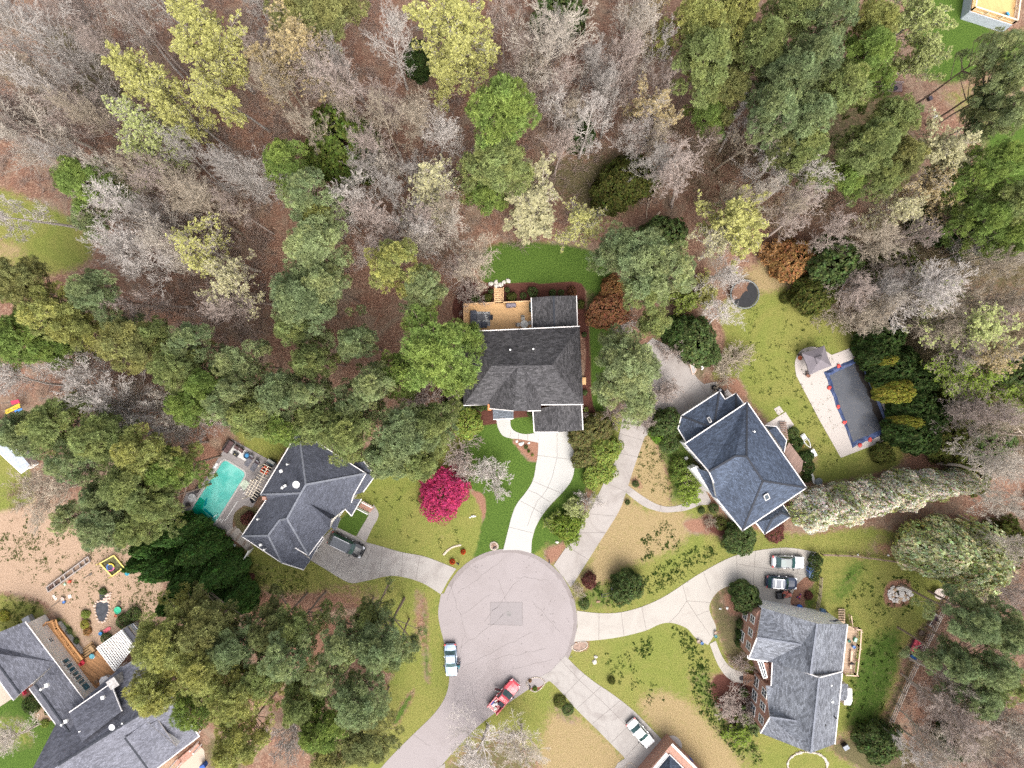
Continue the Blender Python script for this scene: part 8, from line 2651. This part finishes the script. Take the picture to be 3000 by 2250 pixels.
wire_fence("wooden rail fence along the top of the yard",[(2405,1622),(2490,1625),(2580,1637),(2655,1648)],col=(.22,.16,.12))
wire_fence("short wooden rail fence between the bins and the yard",[(2400,1688),(2396,1740),(2386,1790)],1.3,(.30,.24,.17))
# yard things
o=table("round_table","round pale table at the top corner of the yard under the blossoming tree","table",2745,1736,.8,.7,(.52,.43,.38),0)
bs=thing("garden_swing","grey slatted garden swing seat against the yard fence","swing seat",at(2734,1816),math.radians(62));m=plain("grey_slat",(.42,.40,.38),.8)
b=MB()
for k in range(4):b.box((0,-.42+k*.28,.5),(1.8,.16,.05))
b.out("seat",[m],bs);MB().box((0,.1,.56),(1.3,.5,.08)).out("cushion",[plain("plum_cushion",(.06,.035,.05),.8)],bs)
for s in (-1,1):b=MB();b.beam((s*.95,-.5,.3),(s*.95,.55,.3),.08,.6);b.out("side_frame",[m],bs)
single(MB().box((0,0,.1),(.5,1.0,.06)).box((0,.3,.2),(.5,.06,.2)),"slat_board",[plain("bone_slats",(.5,.46,.38),.8)],"pale slatted board leaning outside the yard fence","board",at(2746,1827),-.5)
tub("dark fire pit ring between the swing seat and the red sofa",2696,1853,.42,.35,(.07,.045,.03),(.3,.2,.1),"fire pit","fire_pit")
rs=thing("outdoor_sofa","red cushioned sofa in the yard facing the lawn","sofa",at(2680,1890),math.radians(-114+180));m=plain("red_cushion",(.50,.07,.10),.75,var=.2,scale=4)
MB().box((0,.05,.22),(2.0,1.1,.3)).out("base",[plain("plum_base",(.10,.04,.06),.7)],rs);MB().box((0,-.42,.55),(2.0,.2,.5)).out("backrest",[MATS["plum_base"]],rs)
for s in (-1,1):MB().box((s*.46,.2,.45),(.85,.75,.16),taper=.93).out("cushion",[m],rs)
MB().box((.6,-.1,.62),(.5,.3,.2),.4).out("pillow",[m],rs)
tub("white bucket at the lower end of the red sofa",2656,1915,.24,.35,(.6,.58,.56),(.5,.48,.46))
o=thing("folded_tarp","blue folded tarp on the grass below the red sofa","tarp",at(2676,1926),-.7);b=MB();b.box((0,0,.08),(.95,.4,.14),taper=.9);b.lump((-.3,0,.14),(.3,.2,.08),3,0,8,.2);b.out("folds",[plain("royal_blue",(.03,.13,.36),.6)],o)
box_thing("wheelie_bin","upper grey wheelie bin beside the driveway hedge","bin",2376,1627,(.7,.6,1.05),80,(.13,.14,.16),group="wheelie bins")
box_thing("wheelie_bin","lower grey wheelie bin beside the driveway hedge","bin",2373,1641,(.7,.6,1.05),75,(.13,.14,.16),group="wheelie bins")
box_thing("wheelie_bin","bright blue wheelie bin beside the driveway hedge","bin",2368,1665,(.75,.65,1.05),90,(.12,.2,.48),group="wheelie bins")
box_thing("wheelie_bin","dull blue grey wheelie bin below the bright blue one","bin",2368,1681,(.7,.6,1.0),85,(.13,.19,.28),group="wheelie bins")
box_thing("wheelie_bin","dark wheelie bin by the corner of the light grey roof","bin",2243,1770,(.85,.65,.9),0,(.09,.09,.09),group="wheelie bins")
box_thing("wheelie_bin","blue wheelie bin right of the bottom edge house","bin",2017,2221,(.75,.65,1.05),-45,(.03,.10,.42),group="wheelie bins")
box_thing("wheelie_bin","grey wheelie bin below the blue one at the bottom edge house","bin",2028,2232,(.7,.6,1.05),-45,(.09,.09,.12),group="wheelie bins")
box_thing("wheelie_bin","grey teal wheelie bin above the blue one at the bottom edge house","bin",2004,2208,(.7,.55,1.0),-45,(.12,.2,.22),group="wheelie bins")
box_thing("air_conditioner","air conditioner on the rounded pad by the bottom edge house","air conditioner",1984,2189,(.75,.75,.7),-45,(.12,.12,.12),group="air conditioners")
lt=thing("lawn_tractor","red lawn tractor with rear collector beside the dark blue crossover","lawn tractor",at(2296,1740),math.radians(4));m=plain("faded_red",(.52,.16,.12),.45)
b=MB();b.box((.55,0,.5),(.8,.5,.4),taper=.85);b.box((-.05,0,.4),(.6,.7,.2));b.out("body",[m],lt);MB().box((.15,0,.22),(.8,1.0,.14)).out("cutting_deck",[m],lt);MB().box((-.95,0,.55),(.6,1.0,.7),taper=.9).out("collector",[plain("black_bag",(.04,.04,.045),.6)],lt)
b=MB();b.box((-.2,0,.65),(.4,.45,.1));b.box((-.4,0,.85),(.1,.45,.35));b.out("seat",[M_TRIM],lt);b=MB();b.tube([(.3+.17*math.cos(a),.17*math.sin(a),.95) for a in np.linspace(0,6.28,13)],.02,5);b.tube([(.45,0,.6),(.3,0,.95)],.025,6);b.out("steering_wheel",[M_BLACK],lt)
for s in (-1,1):b=MB();b.tube([(-.35,s*.35,.25),(-.35,s*.6,.25)],.25,14);b.out("wheel",[M_BLACK],lt);b=MB();b.tube([(.75,s*.3,.18),(.75,s*.48,.18)],.18,12);b.out("wheel",[M_BLACK],lt)
o=thing("toy_tricycle","small red and purple toy on the dirt right of the lawn tractor","toy",at(2341,1745),1.0);b=MB();b.tube([(-.3,0,.2),(.1,0,.35),(.25,0,.2)],.05,6);b.box((-.1,0,.38),(.2,.16,.06));b.out("frame",[plain("toy_red",(.5,.06,.1),.5)],o)
for q in ((.25,0),(-.3,.18),(-.3,-.18)):b=MB();b.tube([(q[0],q[1]-.04,.15),(q[0],q[1]+.04,.15)],.15,10);b.out("wheel",[plain("toy_purple",(.12,.05,.2),.5)],o)
tub("blue round tub against the white north wall of the light grey roofed house",2339,1777,.42,.4,(.03,.13,.42),(.04,.2,.55))
tub("dark crate like tub left of the blue round tub",2326,1775,.32,.35,(.10,.07,.08),(.06,.05,.06))
tub("grey blue barrel at the white north wall near the stairs",2405,1786,.36,.8,(.12,.2,.32),(.14,.25,.4))
tub("brown jar right of the grey blue barrel",2417,1792,.25,.5,(.10,.06,.04))
tub("terracotta pot at the path corner, upper right",2095,1852,.24,.4,(.30,.22,.17),(.16,.1,.07));tub("teal pot below the terracotta pot at the path corner",2095,1862,.22,.4,(.07,.2,.22),(.05,.12,.13))
tub("terracotta pot left of the blue pot at the path start",2045,1877,.25,.4,(.33,.25,.2),(.18,.11,.08));tub("blue pot at the path start",2055,1882,.22,.4,(.06,.14,.3),(.04,.08,.2))
single(MB().lathe((0,0,0),[(.35,0),(.34,.02),(.2,.03)],16),"doormat",[plain("dark_mat",(.05,.045,.05),.9)],"round dark mat at the foot of the brick porch steps","mat",(*at(2172,1986)[:2],.05))
sw=thing("swing_seat","swing seat with dark canopy under the round dark bush","swing seat",at(1792,1718),.25);b=MB();b.box((0,0,1.6),(.55,.8,.06),taper=.95);b.out("canopy",[plain("grey_canopy",(.13,.14,.14),.8)],sw)
MB().box((.5,-.1,.5),(.5,.9,.1)).out("seat",[M_TRIM],sw)
for q in ((-.2,-.35),(-.2,.35),(.75,-.35),(.75,.35)):MB().box((q[0],q[1],.8),(.06,.06,1.6)).out("post",[M_TRIM],sw)
a,c_=W(1763,1740),W(1800,1731);b=MB();b.beam((a.x,a.y,.3),(c_.x,c_.y,.3),.05,.08);b.beam((a.x+.1,a.y-.35,.3),(c_.x,c_.y-.45,.3),.05,.08)
for p in (a,c_):b.box((p.x,p.y-.2,.15),(.06,.5,.3))
o=b.out("sawhorse",[M_TRIM]);tag(o,"two dark bars lying on the grass left of the swing seat","bars")
# on the deck of the light grey roofed house
zE_=1.7
tub("dark green umbrella base on the narrow pale deck",2486,1877,.2,.25,(.03,.14,.11),(.03,.2,.16),z=zE_);tub("blue barrel on the narrow pale deck",2497,1892,.22,.55,(.12,.22,.45),(.2,.34,.6),z=zE_)
box_thing("storage_box","green and white storage box on the narrow pale deck","box",2503,1872,(.35,.6,.4),-20,(.08,.36,.2),zE_,top=(.4,.6,.5))
o=thing("bench","long wooden bench on the narrow pale deck","bench",(*at(2490,1930,zE_)[:2],zE_),math.radians(86));MB().box((0,0,.42),(2.6,.3,.06)).out("seat",[MATS["pale_rail"]],o)
for sx in (-1.1,0,1.1):MB().box((sx,0,.2),(.08,.26,.4)).out("leg",[MATS["pale_rail"]],o)
single(MB().lump((0,0,.12),(.35,.2,.14),8,0,8,.2),"dark_coat",[M_TRIM],"dark bundle on the long wooden bench","bundle",(*at(2491,1940,zE_)[:2],zE_+.45))
box_thing("grill","black kettle grill behind the light grey roof by the dark bush","grill",2472,2182,(.8,.7,.8),30,(.02,.02,.025),top=(.25,.27,.3))
# things round the slate blue roofed house
hp=thing("basketball_hoop","portable basketball hoop with curved white backboard lying at the parking pad","basketball hoop",at(2030,1078),math.radians(-75));b=MB();q=[(-.9,-.35,.25),(.9,-.35,.25),(.75,.05,.3),(.4,.3,.32),(-.4,.3,.32),(-.75,.05,.3)]
b.poly(q);b.out("backboard",[plain("clear_board",(.36,.34,.33),.3)],hp);b=MB()
for i in range(6):b.beam(q[i-1],q[i],.09,.09)
b.out("board_frame",[plain("peach_frame",(.66,.48,.38),.5)],hp);b=MB();b.tube([(-.9,0,.2),(-1.8,.2,.2),(-2.3,.15,.2)],.07,8);b.box((-2.4,.1,.15),(.5,.6,.3),taper=.8);b.out("pole",[plain("dark_base",(.12,.11,.12),.6)],hp)
b=MB();b.tube([(-1.4+.2*math.cos(a),.3+.2*math.sin(a),.35) for a in np.linspace(0,6.28,13)],.03,6);b.out("rim",[plain("red_rim",(.5,.05,.04),.5)],hp)
for k,(x,y,lab) in enumerate(((2055,1073,"uppermost white jug beside the basketball hoop"),(2058,1077,"middle white jug beside the basketball hoop"),(2056,1081,"lowest white jug beside the basketball hoop"))):
 single(MB().lathe((0,0,0),[(.14,0),(.15,.2),(.06,.27),(.06,.32)],10),"jug",[M_WHITE],lab,"jug",at(x,y),group="white jugs")
gc=thing("covered_motorcycle","black covered motorcycle beside the blue garage roof","motorcycle",at(2102,1142),math.radians(-32));b=MB();loft(b,[[(x,y*k,z) for y,z in ((-.4,0),(-.38,.5),(-.15,h),(.15,h),(.38,.5),(.4,0))] for x,k,h in ((-1.0,.5,.6),(-.6,.9,.95),(0,1,1.0),(.5,1.1,1.15),(.95,.6,.8))]);b.out("cover",[plain("black_cover",(.012,.013,.018),.5)],gc)
b=MB();b.box((.1,0,1.1),(.3,.35,.04));b.out("windshield",[plain("grey_shield",(.3,.3,.32),.3)],gc)
b=MB();b.prism(xy([(2117,1152),(2130,1140),(2146,1158),(2132,1170)]),0,.12);b.prism(xy([(2121,1156),(2131,1147),(2142,1159),(2132,1167)]),.12,.24);o=b.out("garden_steps",[MATS["cream_pool_deck"]]);tag(o,"pale steps behind the covered motorcycle by the blue garage roof","steps")
dl=thing("utility_trailer","small grey metal trailer frame with wheel on the lawn","trailer",at(2357,1288),math.radians(-58));b=MB();m=plain("galvanized",(.5,.5,.5),.4,.3)
for s in (-.3,.3):b.beam((-.9,s,.4),(.7,s,.4),.08,.08)
b.beam((-.9,-.3,.4),(-.9,.3,.4),.08,.08);b.beam((0,-.3,.4),(0,.3,.4),.08,.08);b.beam((.7,-.3,.4),(1.4,0,.4),.08,.08);b.beam((.7,.3,.4),(1.4,0,.4),.08,.08);b.out("frame",[m],dl)
for s in (-1,1):b=MB();b.tube([(.2,s*.4,.25),(.2,s*.5,.25)],.25,14);b.out("wheel",[plain("grey_tyre",(.2,.2,.21),.6)],dl)
MB().box((-.5,0,.5),(.6,.5,.1)).out("tray",[M_WHITE],dl)
box_thing("storage_box","white storage box on the lawn below the trailer frame","box",2380,1326,(.62,1.15,.55),30,(.6,.6,.6),top=(.74,.74,.74))
table("round_table","round dark grey table by the first white blossoming tree","table",2393,1409,.55,.7,(.09,.10,.11),0)
o=thing("slab_bench","pale stone slab bench beside the round dark grey table","bench",at(2378,1400),math.radians(110));MB().box((0,0,.42),(1.7,.4,.1)).out("seat",[plain("slab_grey",(.45,.44,.42),.8)],o)
for sx in (-.6,.6):MB().box((sx,0,.2),(.15,.36,.4)).out("leg",[MATS["slab_grey"]],o)
box_thing("air_conditioner","white air conditioner by the clipped green shrub","air conditioner",2008,1341,(.45,.4,.6),30,(.55,.55,.55),group="air conditioners")
for x,y,r_,col,nm,lab in ((2726,1243,.55,(.02,.10,.42),"tarp_bundle","bright blue tarp bundle beside the dark hedge"),(2737,1263,.38,(.03,.17,.48),"tarp_bundle","smaller blue tarp bundle below the bright one"),(2773,1258,.5,(.03,.24,.38),"tarp_bundle","teal blue tarp bundle among the brush"),(2733,1274,.38,(.6,.6,.58),"sack","white sack at the foot of the dark hedge")):
 b=MB().lump((0,0,r_*.4),(r_,r_*.8,r_*.55),int(x),0,10,.25);single(b,nm,[plain("%s_%d"%(nm,x),col,.6,var=.4,scale=3)],lab,"bundle",at(x,y),group="bundles by the hedge")
tt=thing("tarp_shelter","grey mesh tarp stretched between poles behind the dark hedge","tarp",at(2723,1190));og=tuple(tt.location);b=MB();q=[W(2702,1180,1.3),W(2722,1160,1.6),W(2740,1165,1.6),W(2742,1180,1.2),W(2736,1205,1.2),W(2728,1222,1.1)]
b.poly(q);b.out("sheet",[plain("grey_mesh",(.13,.115,.125),.8)],tt,og)
for p in ((2722,1160),(2742,1180),(2736,1205)):x,y,_=at(*p);MB().cyl((x,y,0),.04,1.6,6).out("pole",[M_CHROME],tt,og)
# mailboxes and little bed pieces round the bulb
for (x,y,lab,cat,nm) in ((1345,1647,"black mailbox between the red shrubs","mailbox","mailbox"),(1608,1641,"black mailbox by the mouth of the worn driveway","mailbox","mailbox"),(1447,1600,"black mailbox in the small ringed bed by the pale driveway","mailbox","mailbox"),(1551,2007,"black mailbox in the small round bed by the red pickup","mailbox","mailbox")):
 o=thing(nm,lab,cat,at(x,y),rg_.uniform(0,3),"mailboxes");b=MB();b.box((0,0,.55),(.09,.09,1.1));b.box((.15,0,.95),(.4,.07,.07));b.out("post",[M_TRIM],o);b=MB();b.box((.15,0,1.12),(.5,.2,.16));b.tube([(-.1,0,1.2),(.4,0,1.2)],.1,10);b.out("box",[M_TRIM],o);MB().box((.2,.12,1.2),(.12,.02,.05)).out("flag",[M_RED],o)
def bed(label,pts,col,z=.02):
 o=thing("flower_bed",label,"flower bed",at(*pts[0]));og=tuple(o.location);q=smooth_path(pts,4, True );MB().prism(xy(q),0,z).out("soil",[plain("soil_%d"%pts[0][0],col,.95,var=.35,scale=4)],o,og)
 b=MB()
 for k in range(0,len(q),1):x,y,_=at(*q[k]);b.lump((x,y,.05),(.14,.12,.09),k,0,6,.2)
 b.out("edging",[plain("bed_edging",(.42,.36,.30),.9,var=.3)],o,og)
bed("small red mulched bed with edging beside the red pickup",[(1543,2000),(1560,1986),(1580,1985),(1596,1998),(1586,2015),(1568,2026),(1552,2018)],(.22,.07,.045))
bed("small ringed bed at the top of the road bulb",[(1438,1592),(1448,1588),(1457,1594),(1458,1604),(1448,1610),(1438,1606)],(.26,.17,.13))
bed("small ringed bed right of the road bulb",[(1676,1892),(1700,1880),(1718,1882),(1718,1896),(1700,1906),(1682,1904)],(.27,.19,.15))
bed("small bed with pale edging at the bottom edge driveway",[(1832,2248),(1846,2234),(1862,2248),(1852,2270)],(.25,.09,.06))
single(MB().lump((0,0,.12),(.3,.16,.14),3,0,8,.1).lump((.32,0,.12),(.12,.11,.12),4,0,8,.1),"garden_ornament",[M_WHITE],"white garden ornament in the bare bed below the crape myrtle","ornament",at(1386,1512))
rocks([(1377,1516,.14,"small white stone beside the white garden ornament")],"stones by the ornament",m=MATS["white_rock"])
b=MB();q=smooth_path([(1301,1624),(1312,1612),(1328,1602),(1348,1597)],5)
for k,p in enumerate(q):x,y,_=at(*p);b.lump((x,y,.06),(.22,.16,.1),k,0,6,.15)
o=b.out("stone_edging",[plain("tan_edging",(.5,.42,.33),.9,var=.2)]);tag(o,"curved tan stone edging around the two red shrubs","edging")
# fallen logs
for (x0,y0,x1,y1,r,lab) in ((1222,290,1345,278,.16,"fallen pale log lying across the litter left of the large bright pine"),(1905,540,1893,640,.14,"fallen brown log below the shady hollow"),(1935,620,1885,680,.16,"fallen log pointing at the large pale pine pair"),
(2590,255,2660,165,.10,"thin dark leaning trunk over the small brown deck"),(2935,2,2936,3,.01,"x"),(1500,628,1590,622,.12,"red brown log left of the star shaped tree"),(230,1485,262,1500,.12,"short pale log in the sandy garden grass")):
 if lab=="x": continue
 a,c_=W(x0,y0),W(x1,y1);b=MB();n=5
 path=[a.lerp(c_,k/n)+Vector((rg_.uniform(-.1,.1),rg_.uniform(-.1,.1),.18)) for k in range(n+1)]
 b.tube(path,[r*(1-.1*k) for k in range(n+1)],7);b.tube([path[3],path[3]+Vector((.5,.7,.2))],[r*.5,r*.2],5)
 single(b,"fallen_log",[plain("log_%d"%x0,(.42,.32,.24) if "dark" not in lab else (.12,.09,.07),.9,var=.3)],lab,"log")
 # leaning white trunks whose crowns are out of the frame
for (x0,y0,lab,dx) in ((2876,1137,"pale bare trunk leaning to the right edge in the brush, upper",1),(2855,1260,"pale bare trunk leaning to the right edge in the brush, lower",1),(2750,1355,"pale leaning trunk at the right end of the blossom row",1)):
 a=W(x0,y0);o=thing("bare_tree",lab,"tree",(a.x,a.y,0),0,"leafless trees");b=MB();k=random.Random(x0)
 path=[Vector((a.x+.05*i*i*.3,a.y+k.uniform(-.15,.15),i*2.3)) for i in range(9)]
 b.tube(path,[.24-.018*i for i in range(9)],7);t_=b.out("trunk",[M_BARK],o,tuple(o.location));t_.color=(.62,.53,.46,1)
 b=MB()
 for i in range(3,9):
  for s in range(3):d=Vector((k.uniform(-1,1),k.uniform(-1,1),k.uniform(.2,1))).normalized();L_=k.uniform(1.2,3);b.tube([path[i],path[i]+d*L_*.5,path[i]+d*L_+Vector((0,0,.4))],[.06,.04,.015],4)
 t_=b.out("crown",[M_BARK],o,tuple(o.location));t_.color=(.62,.53,.46,1)
 # small brown floor deck in the top right woods with a fire pit
sd_=thing("wooden_deck","small brown wooden deck with low rail half hidden by the top right pines","deck",at(2610,250));og=tuple(sd_.location)
MB().prism(xy([(2575,248),(2640,248),(2640,270),(2575,272)]),0,.3).out("deck_floor",[plain("dusky_boards",(.16,.11,.11),.8)],sd_,og);b=MB();railing(b,xy([(2580,248),(2638,248)]),.3,.6,.08,1.2,top=.1);b.out("railing",[plain("grey_rail",(.28,.24,.25),.8)],sd_,og)
tub("dark square basin on the small brown deck",2620,261,.32,.35,(.03,.03,.04),(.05,.12,.14),z=.3)
box_thing("storage_box","dark crate on the bare earth below the small brown deck","box",2721,291,(.5,.6,.5),20,(.05,.045,.06))
rocks([(2737,322,.2,"white stone on the bare earth right of the dark crate"),(2741,342,.3,"pale stone below the white one on the bare earth")],"stones on the bare earth",m=MATS["white_rock"])
o=thing("deck_chair","bright blue folding chair on the golden deck at the top edge","chair",(*at(2946,46,2.2)[:2],2.2),.5);m=plain("sky_blue",(.05,.28,.55),.6);MB().box((0,0,.4),(.5,.55,.06)).out("seat",[m],o);b=MB();b.beam((-.25,0,.42),(-.45,0,.95),.55,.05);b.out("backrest",[m],o)
for sx in (-.2,.2):
 for s in (-.24,.24):MB().box((sx,s,.2),(.04,.04,.4)).out("leg",[M_CHROME],o)
 # basement light-coloured garden things in the yard
for k,(x,y,lab) in enumerate(((2512,1625,"white ball at the top fence of the yard, left"),(2601,1626,"white ball at the top fence of the yard, right"))):
 single(MB().lump((0,0,.13),(.16,.16,.16),k,0,10,.02),"ball",[M_WHITE],lab,"ball",at(x,y),group="white balls")
 # ------------------------------------------------------------------ what nobody could count: brush in the woods, weeds on the lawns
def scatter(areas,seed):
 rg=np.random.default_rng(seed);out=[]
 for poly,n in areas:
  q=np.array(poly,float);lo,hi=q.min(0),q.max(0)
  p=rg.uniform(lo,hi,(n*3,2));ins=np.zeros(len(p),bool)
  for i in range(len(q)):
   a,b=q[i-1],q[i]
   c=(a[1]>p[:,1])!=(b[1]>p[:,1])
   ins^=c&(p[:,0]<(b[0]-a[0])*(p[:,1]-a[1])/(b[1]-a[1]+1e-9)+a[0])
  out.append(p[ins][:n])
 p=np.concatenate(out)
 return np.column_stack([(p[:,0]-1500)/PXM,(1125-p[:,1])/PXM])
def brush(name,areas,seed,hgt,wid,col,stems=5,kids=6,thick=.022):
 rg=np.random.default_rng(seed);P_=scatter(areas,seed);n=len(P_)
 base=np.repeat(np.column_stack([P_,np.zeros(n)]),stems,0)
 sc=np.repeat(rg.uniform(.4,1.3,n),stems)[:, None ]
 d=rg.normal(size=(len(base),3))*np.array([wid,wid,0]);d[:,2]=hgt*rg.uniform(.6,1.1,len(base))
 m1=base+d*sc*.5+rg.normal(size=d.shape)*.12;m2=base+d*sc
 S=[np.column_stack([base,m1,np.full(len(base),thick),np.full(len(base),thick*.8)]),np.column_stack([m1,m2,np.full(len(base),thick*.8),np.full(len(base),thick*.5)])]
 for k in range(kids):
  t=rg.uniform(.25,1,(len(base),1));p=np.where(t<.5,base+(m1-base)*t*2,m1+(m2-m1)*(t-.5)*2)
  e=p+(rg.normal(size=p.shape)*np.array([.55,.55,.25])+np.array([0,0,.25]))*sc
  S.append(np.column_stack([p,e,np.full(len(p),thick*.6),np.full(len(p),thick*.4)]))
 o=bpy.data.objects.new(name,segs_mesh(name,np.concatenate(S),3,[M_BARK]));COL.objects.link(o)
 o.color=(*col,1);o["kind"]="stuff"
UP=[([(-40,-40),(850,-40),(870,560),(560,720),(260,640),(120,560),(-40,520)],1100),([(850,-40),(1950,-40),(1950,600),(1750,640),(1340,800),(1000,650),(870,500)],900),([(450,650),(800,550),(820,960),(700,1040),(520,980),(380,860)],380)]
brush("brush",UP,3,1.6,.55,(.36,.28,.24))
brush("brush",[([(2420,640),(3040,560),(3040,1380),(2780,1330),(2760,1120),(2560,960),(2420,860)],1000),([(1950,330),(2400,430),(2450,620),(2280,700),(2150,700),(1980,560)],340)],4,2.0,.7,(.33,.26,.18))
brush("brush",[([(2740,1780),(3040,1380),(3040,2280),(2560,2280)],620),([(150,1060),(500,1090),(560,1260),(330,1240),(120,1160)],90),([(40,1400),(180,1420),(180,1500),(30,1480)],30)],5,1.3,.55,(.34,.24,.19))
def tuft_stuff(name,areas,seed,size,col,K=7):
 rg=np.random.default_rng(seed);P_=scatter(areas,seed);n=len(P_);m=9
 q=np.repeat(np.column_stack([P_,np.full(n,.02)]),m,0)
 q[:,:2]+=rg.normal(size=(n*m,2))*np.repeat(rg.uniform(.08,.34,n),m)[:, None ]
 tn=rg.uniform(.6,1.35,(n*m,1))*np.ones((1,3))
 V,F,tn=tufts(rg,q,np.tile([0,0,1.0],(n*m,1)),K,size,size*.34,1.2,tn)
 o=bpy.data.objects.new(name,np_mesh(name,V,F,tn,[M_LEAF]));COL.objects.link(o)
 o.color=(*col,1);o["kind"]="stuff"
tuft_stuff("weeds",[([(1860,1700),(2040,1600),(2130,1610),(2000,1690),(1900,1740)],90),([(1880,1540),(1960,1530),(2000,1600),(1880,1640)],40),([(1690,1700),(1880,1720),(1860,1775),(1700,1785)],40),
([(1930,1840),(1990,1830),(2080,1930),(2050,1960)],40),([(1860,1860),(1910,1870),(1910,1930),(1850,1920)],22),([(2000,1950),(2070,1940),(2120,2080),(2040,2060)],70),
([(2050,2080),(2130,2070),(2240,2230),(2180,2240)],90),([(2480,1650),(2700,1700),(2560,2150),(2480,2150)],110),([(1740,1900),(1900,1880),(1960,2080),(1850,2060)],26)],6,.13,(.075,.12,.028))
tuft_stuff("weeds",[([(20,1480),(240,1560),(340,1600),(460,1720),(420,1840),(220,1780),(60,1700)],150),([(0,1560),(120,1560),(140,1640),(0,1650)],60),([(0,1740),(140,1760),(70,1830),(0,1850)],60),([(390,1700),(470,1740),(430,1850),(380,1820)],50),
([(720,1640),(900,1680),(900,1760),(740,1740)],70),([(1090,1400),(1380,1480),(1330,1640),(1100,1580)],30),([(2180,900),(2400,900),(2560,1300),(2400,1380),(2200,1120)],170),([(1860,1290),(1960,1280),(1990,1460),(1870,1430)],60)],7,.10,(.12,.15,.04))
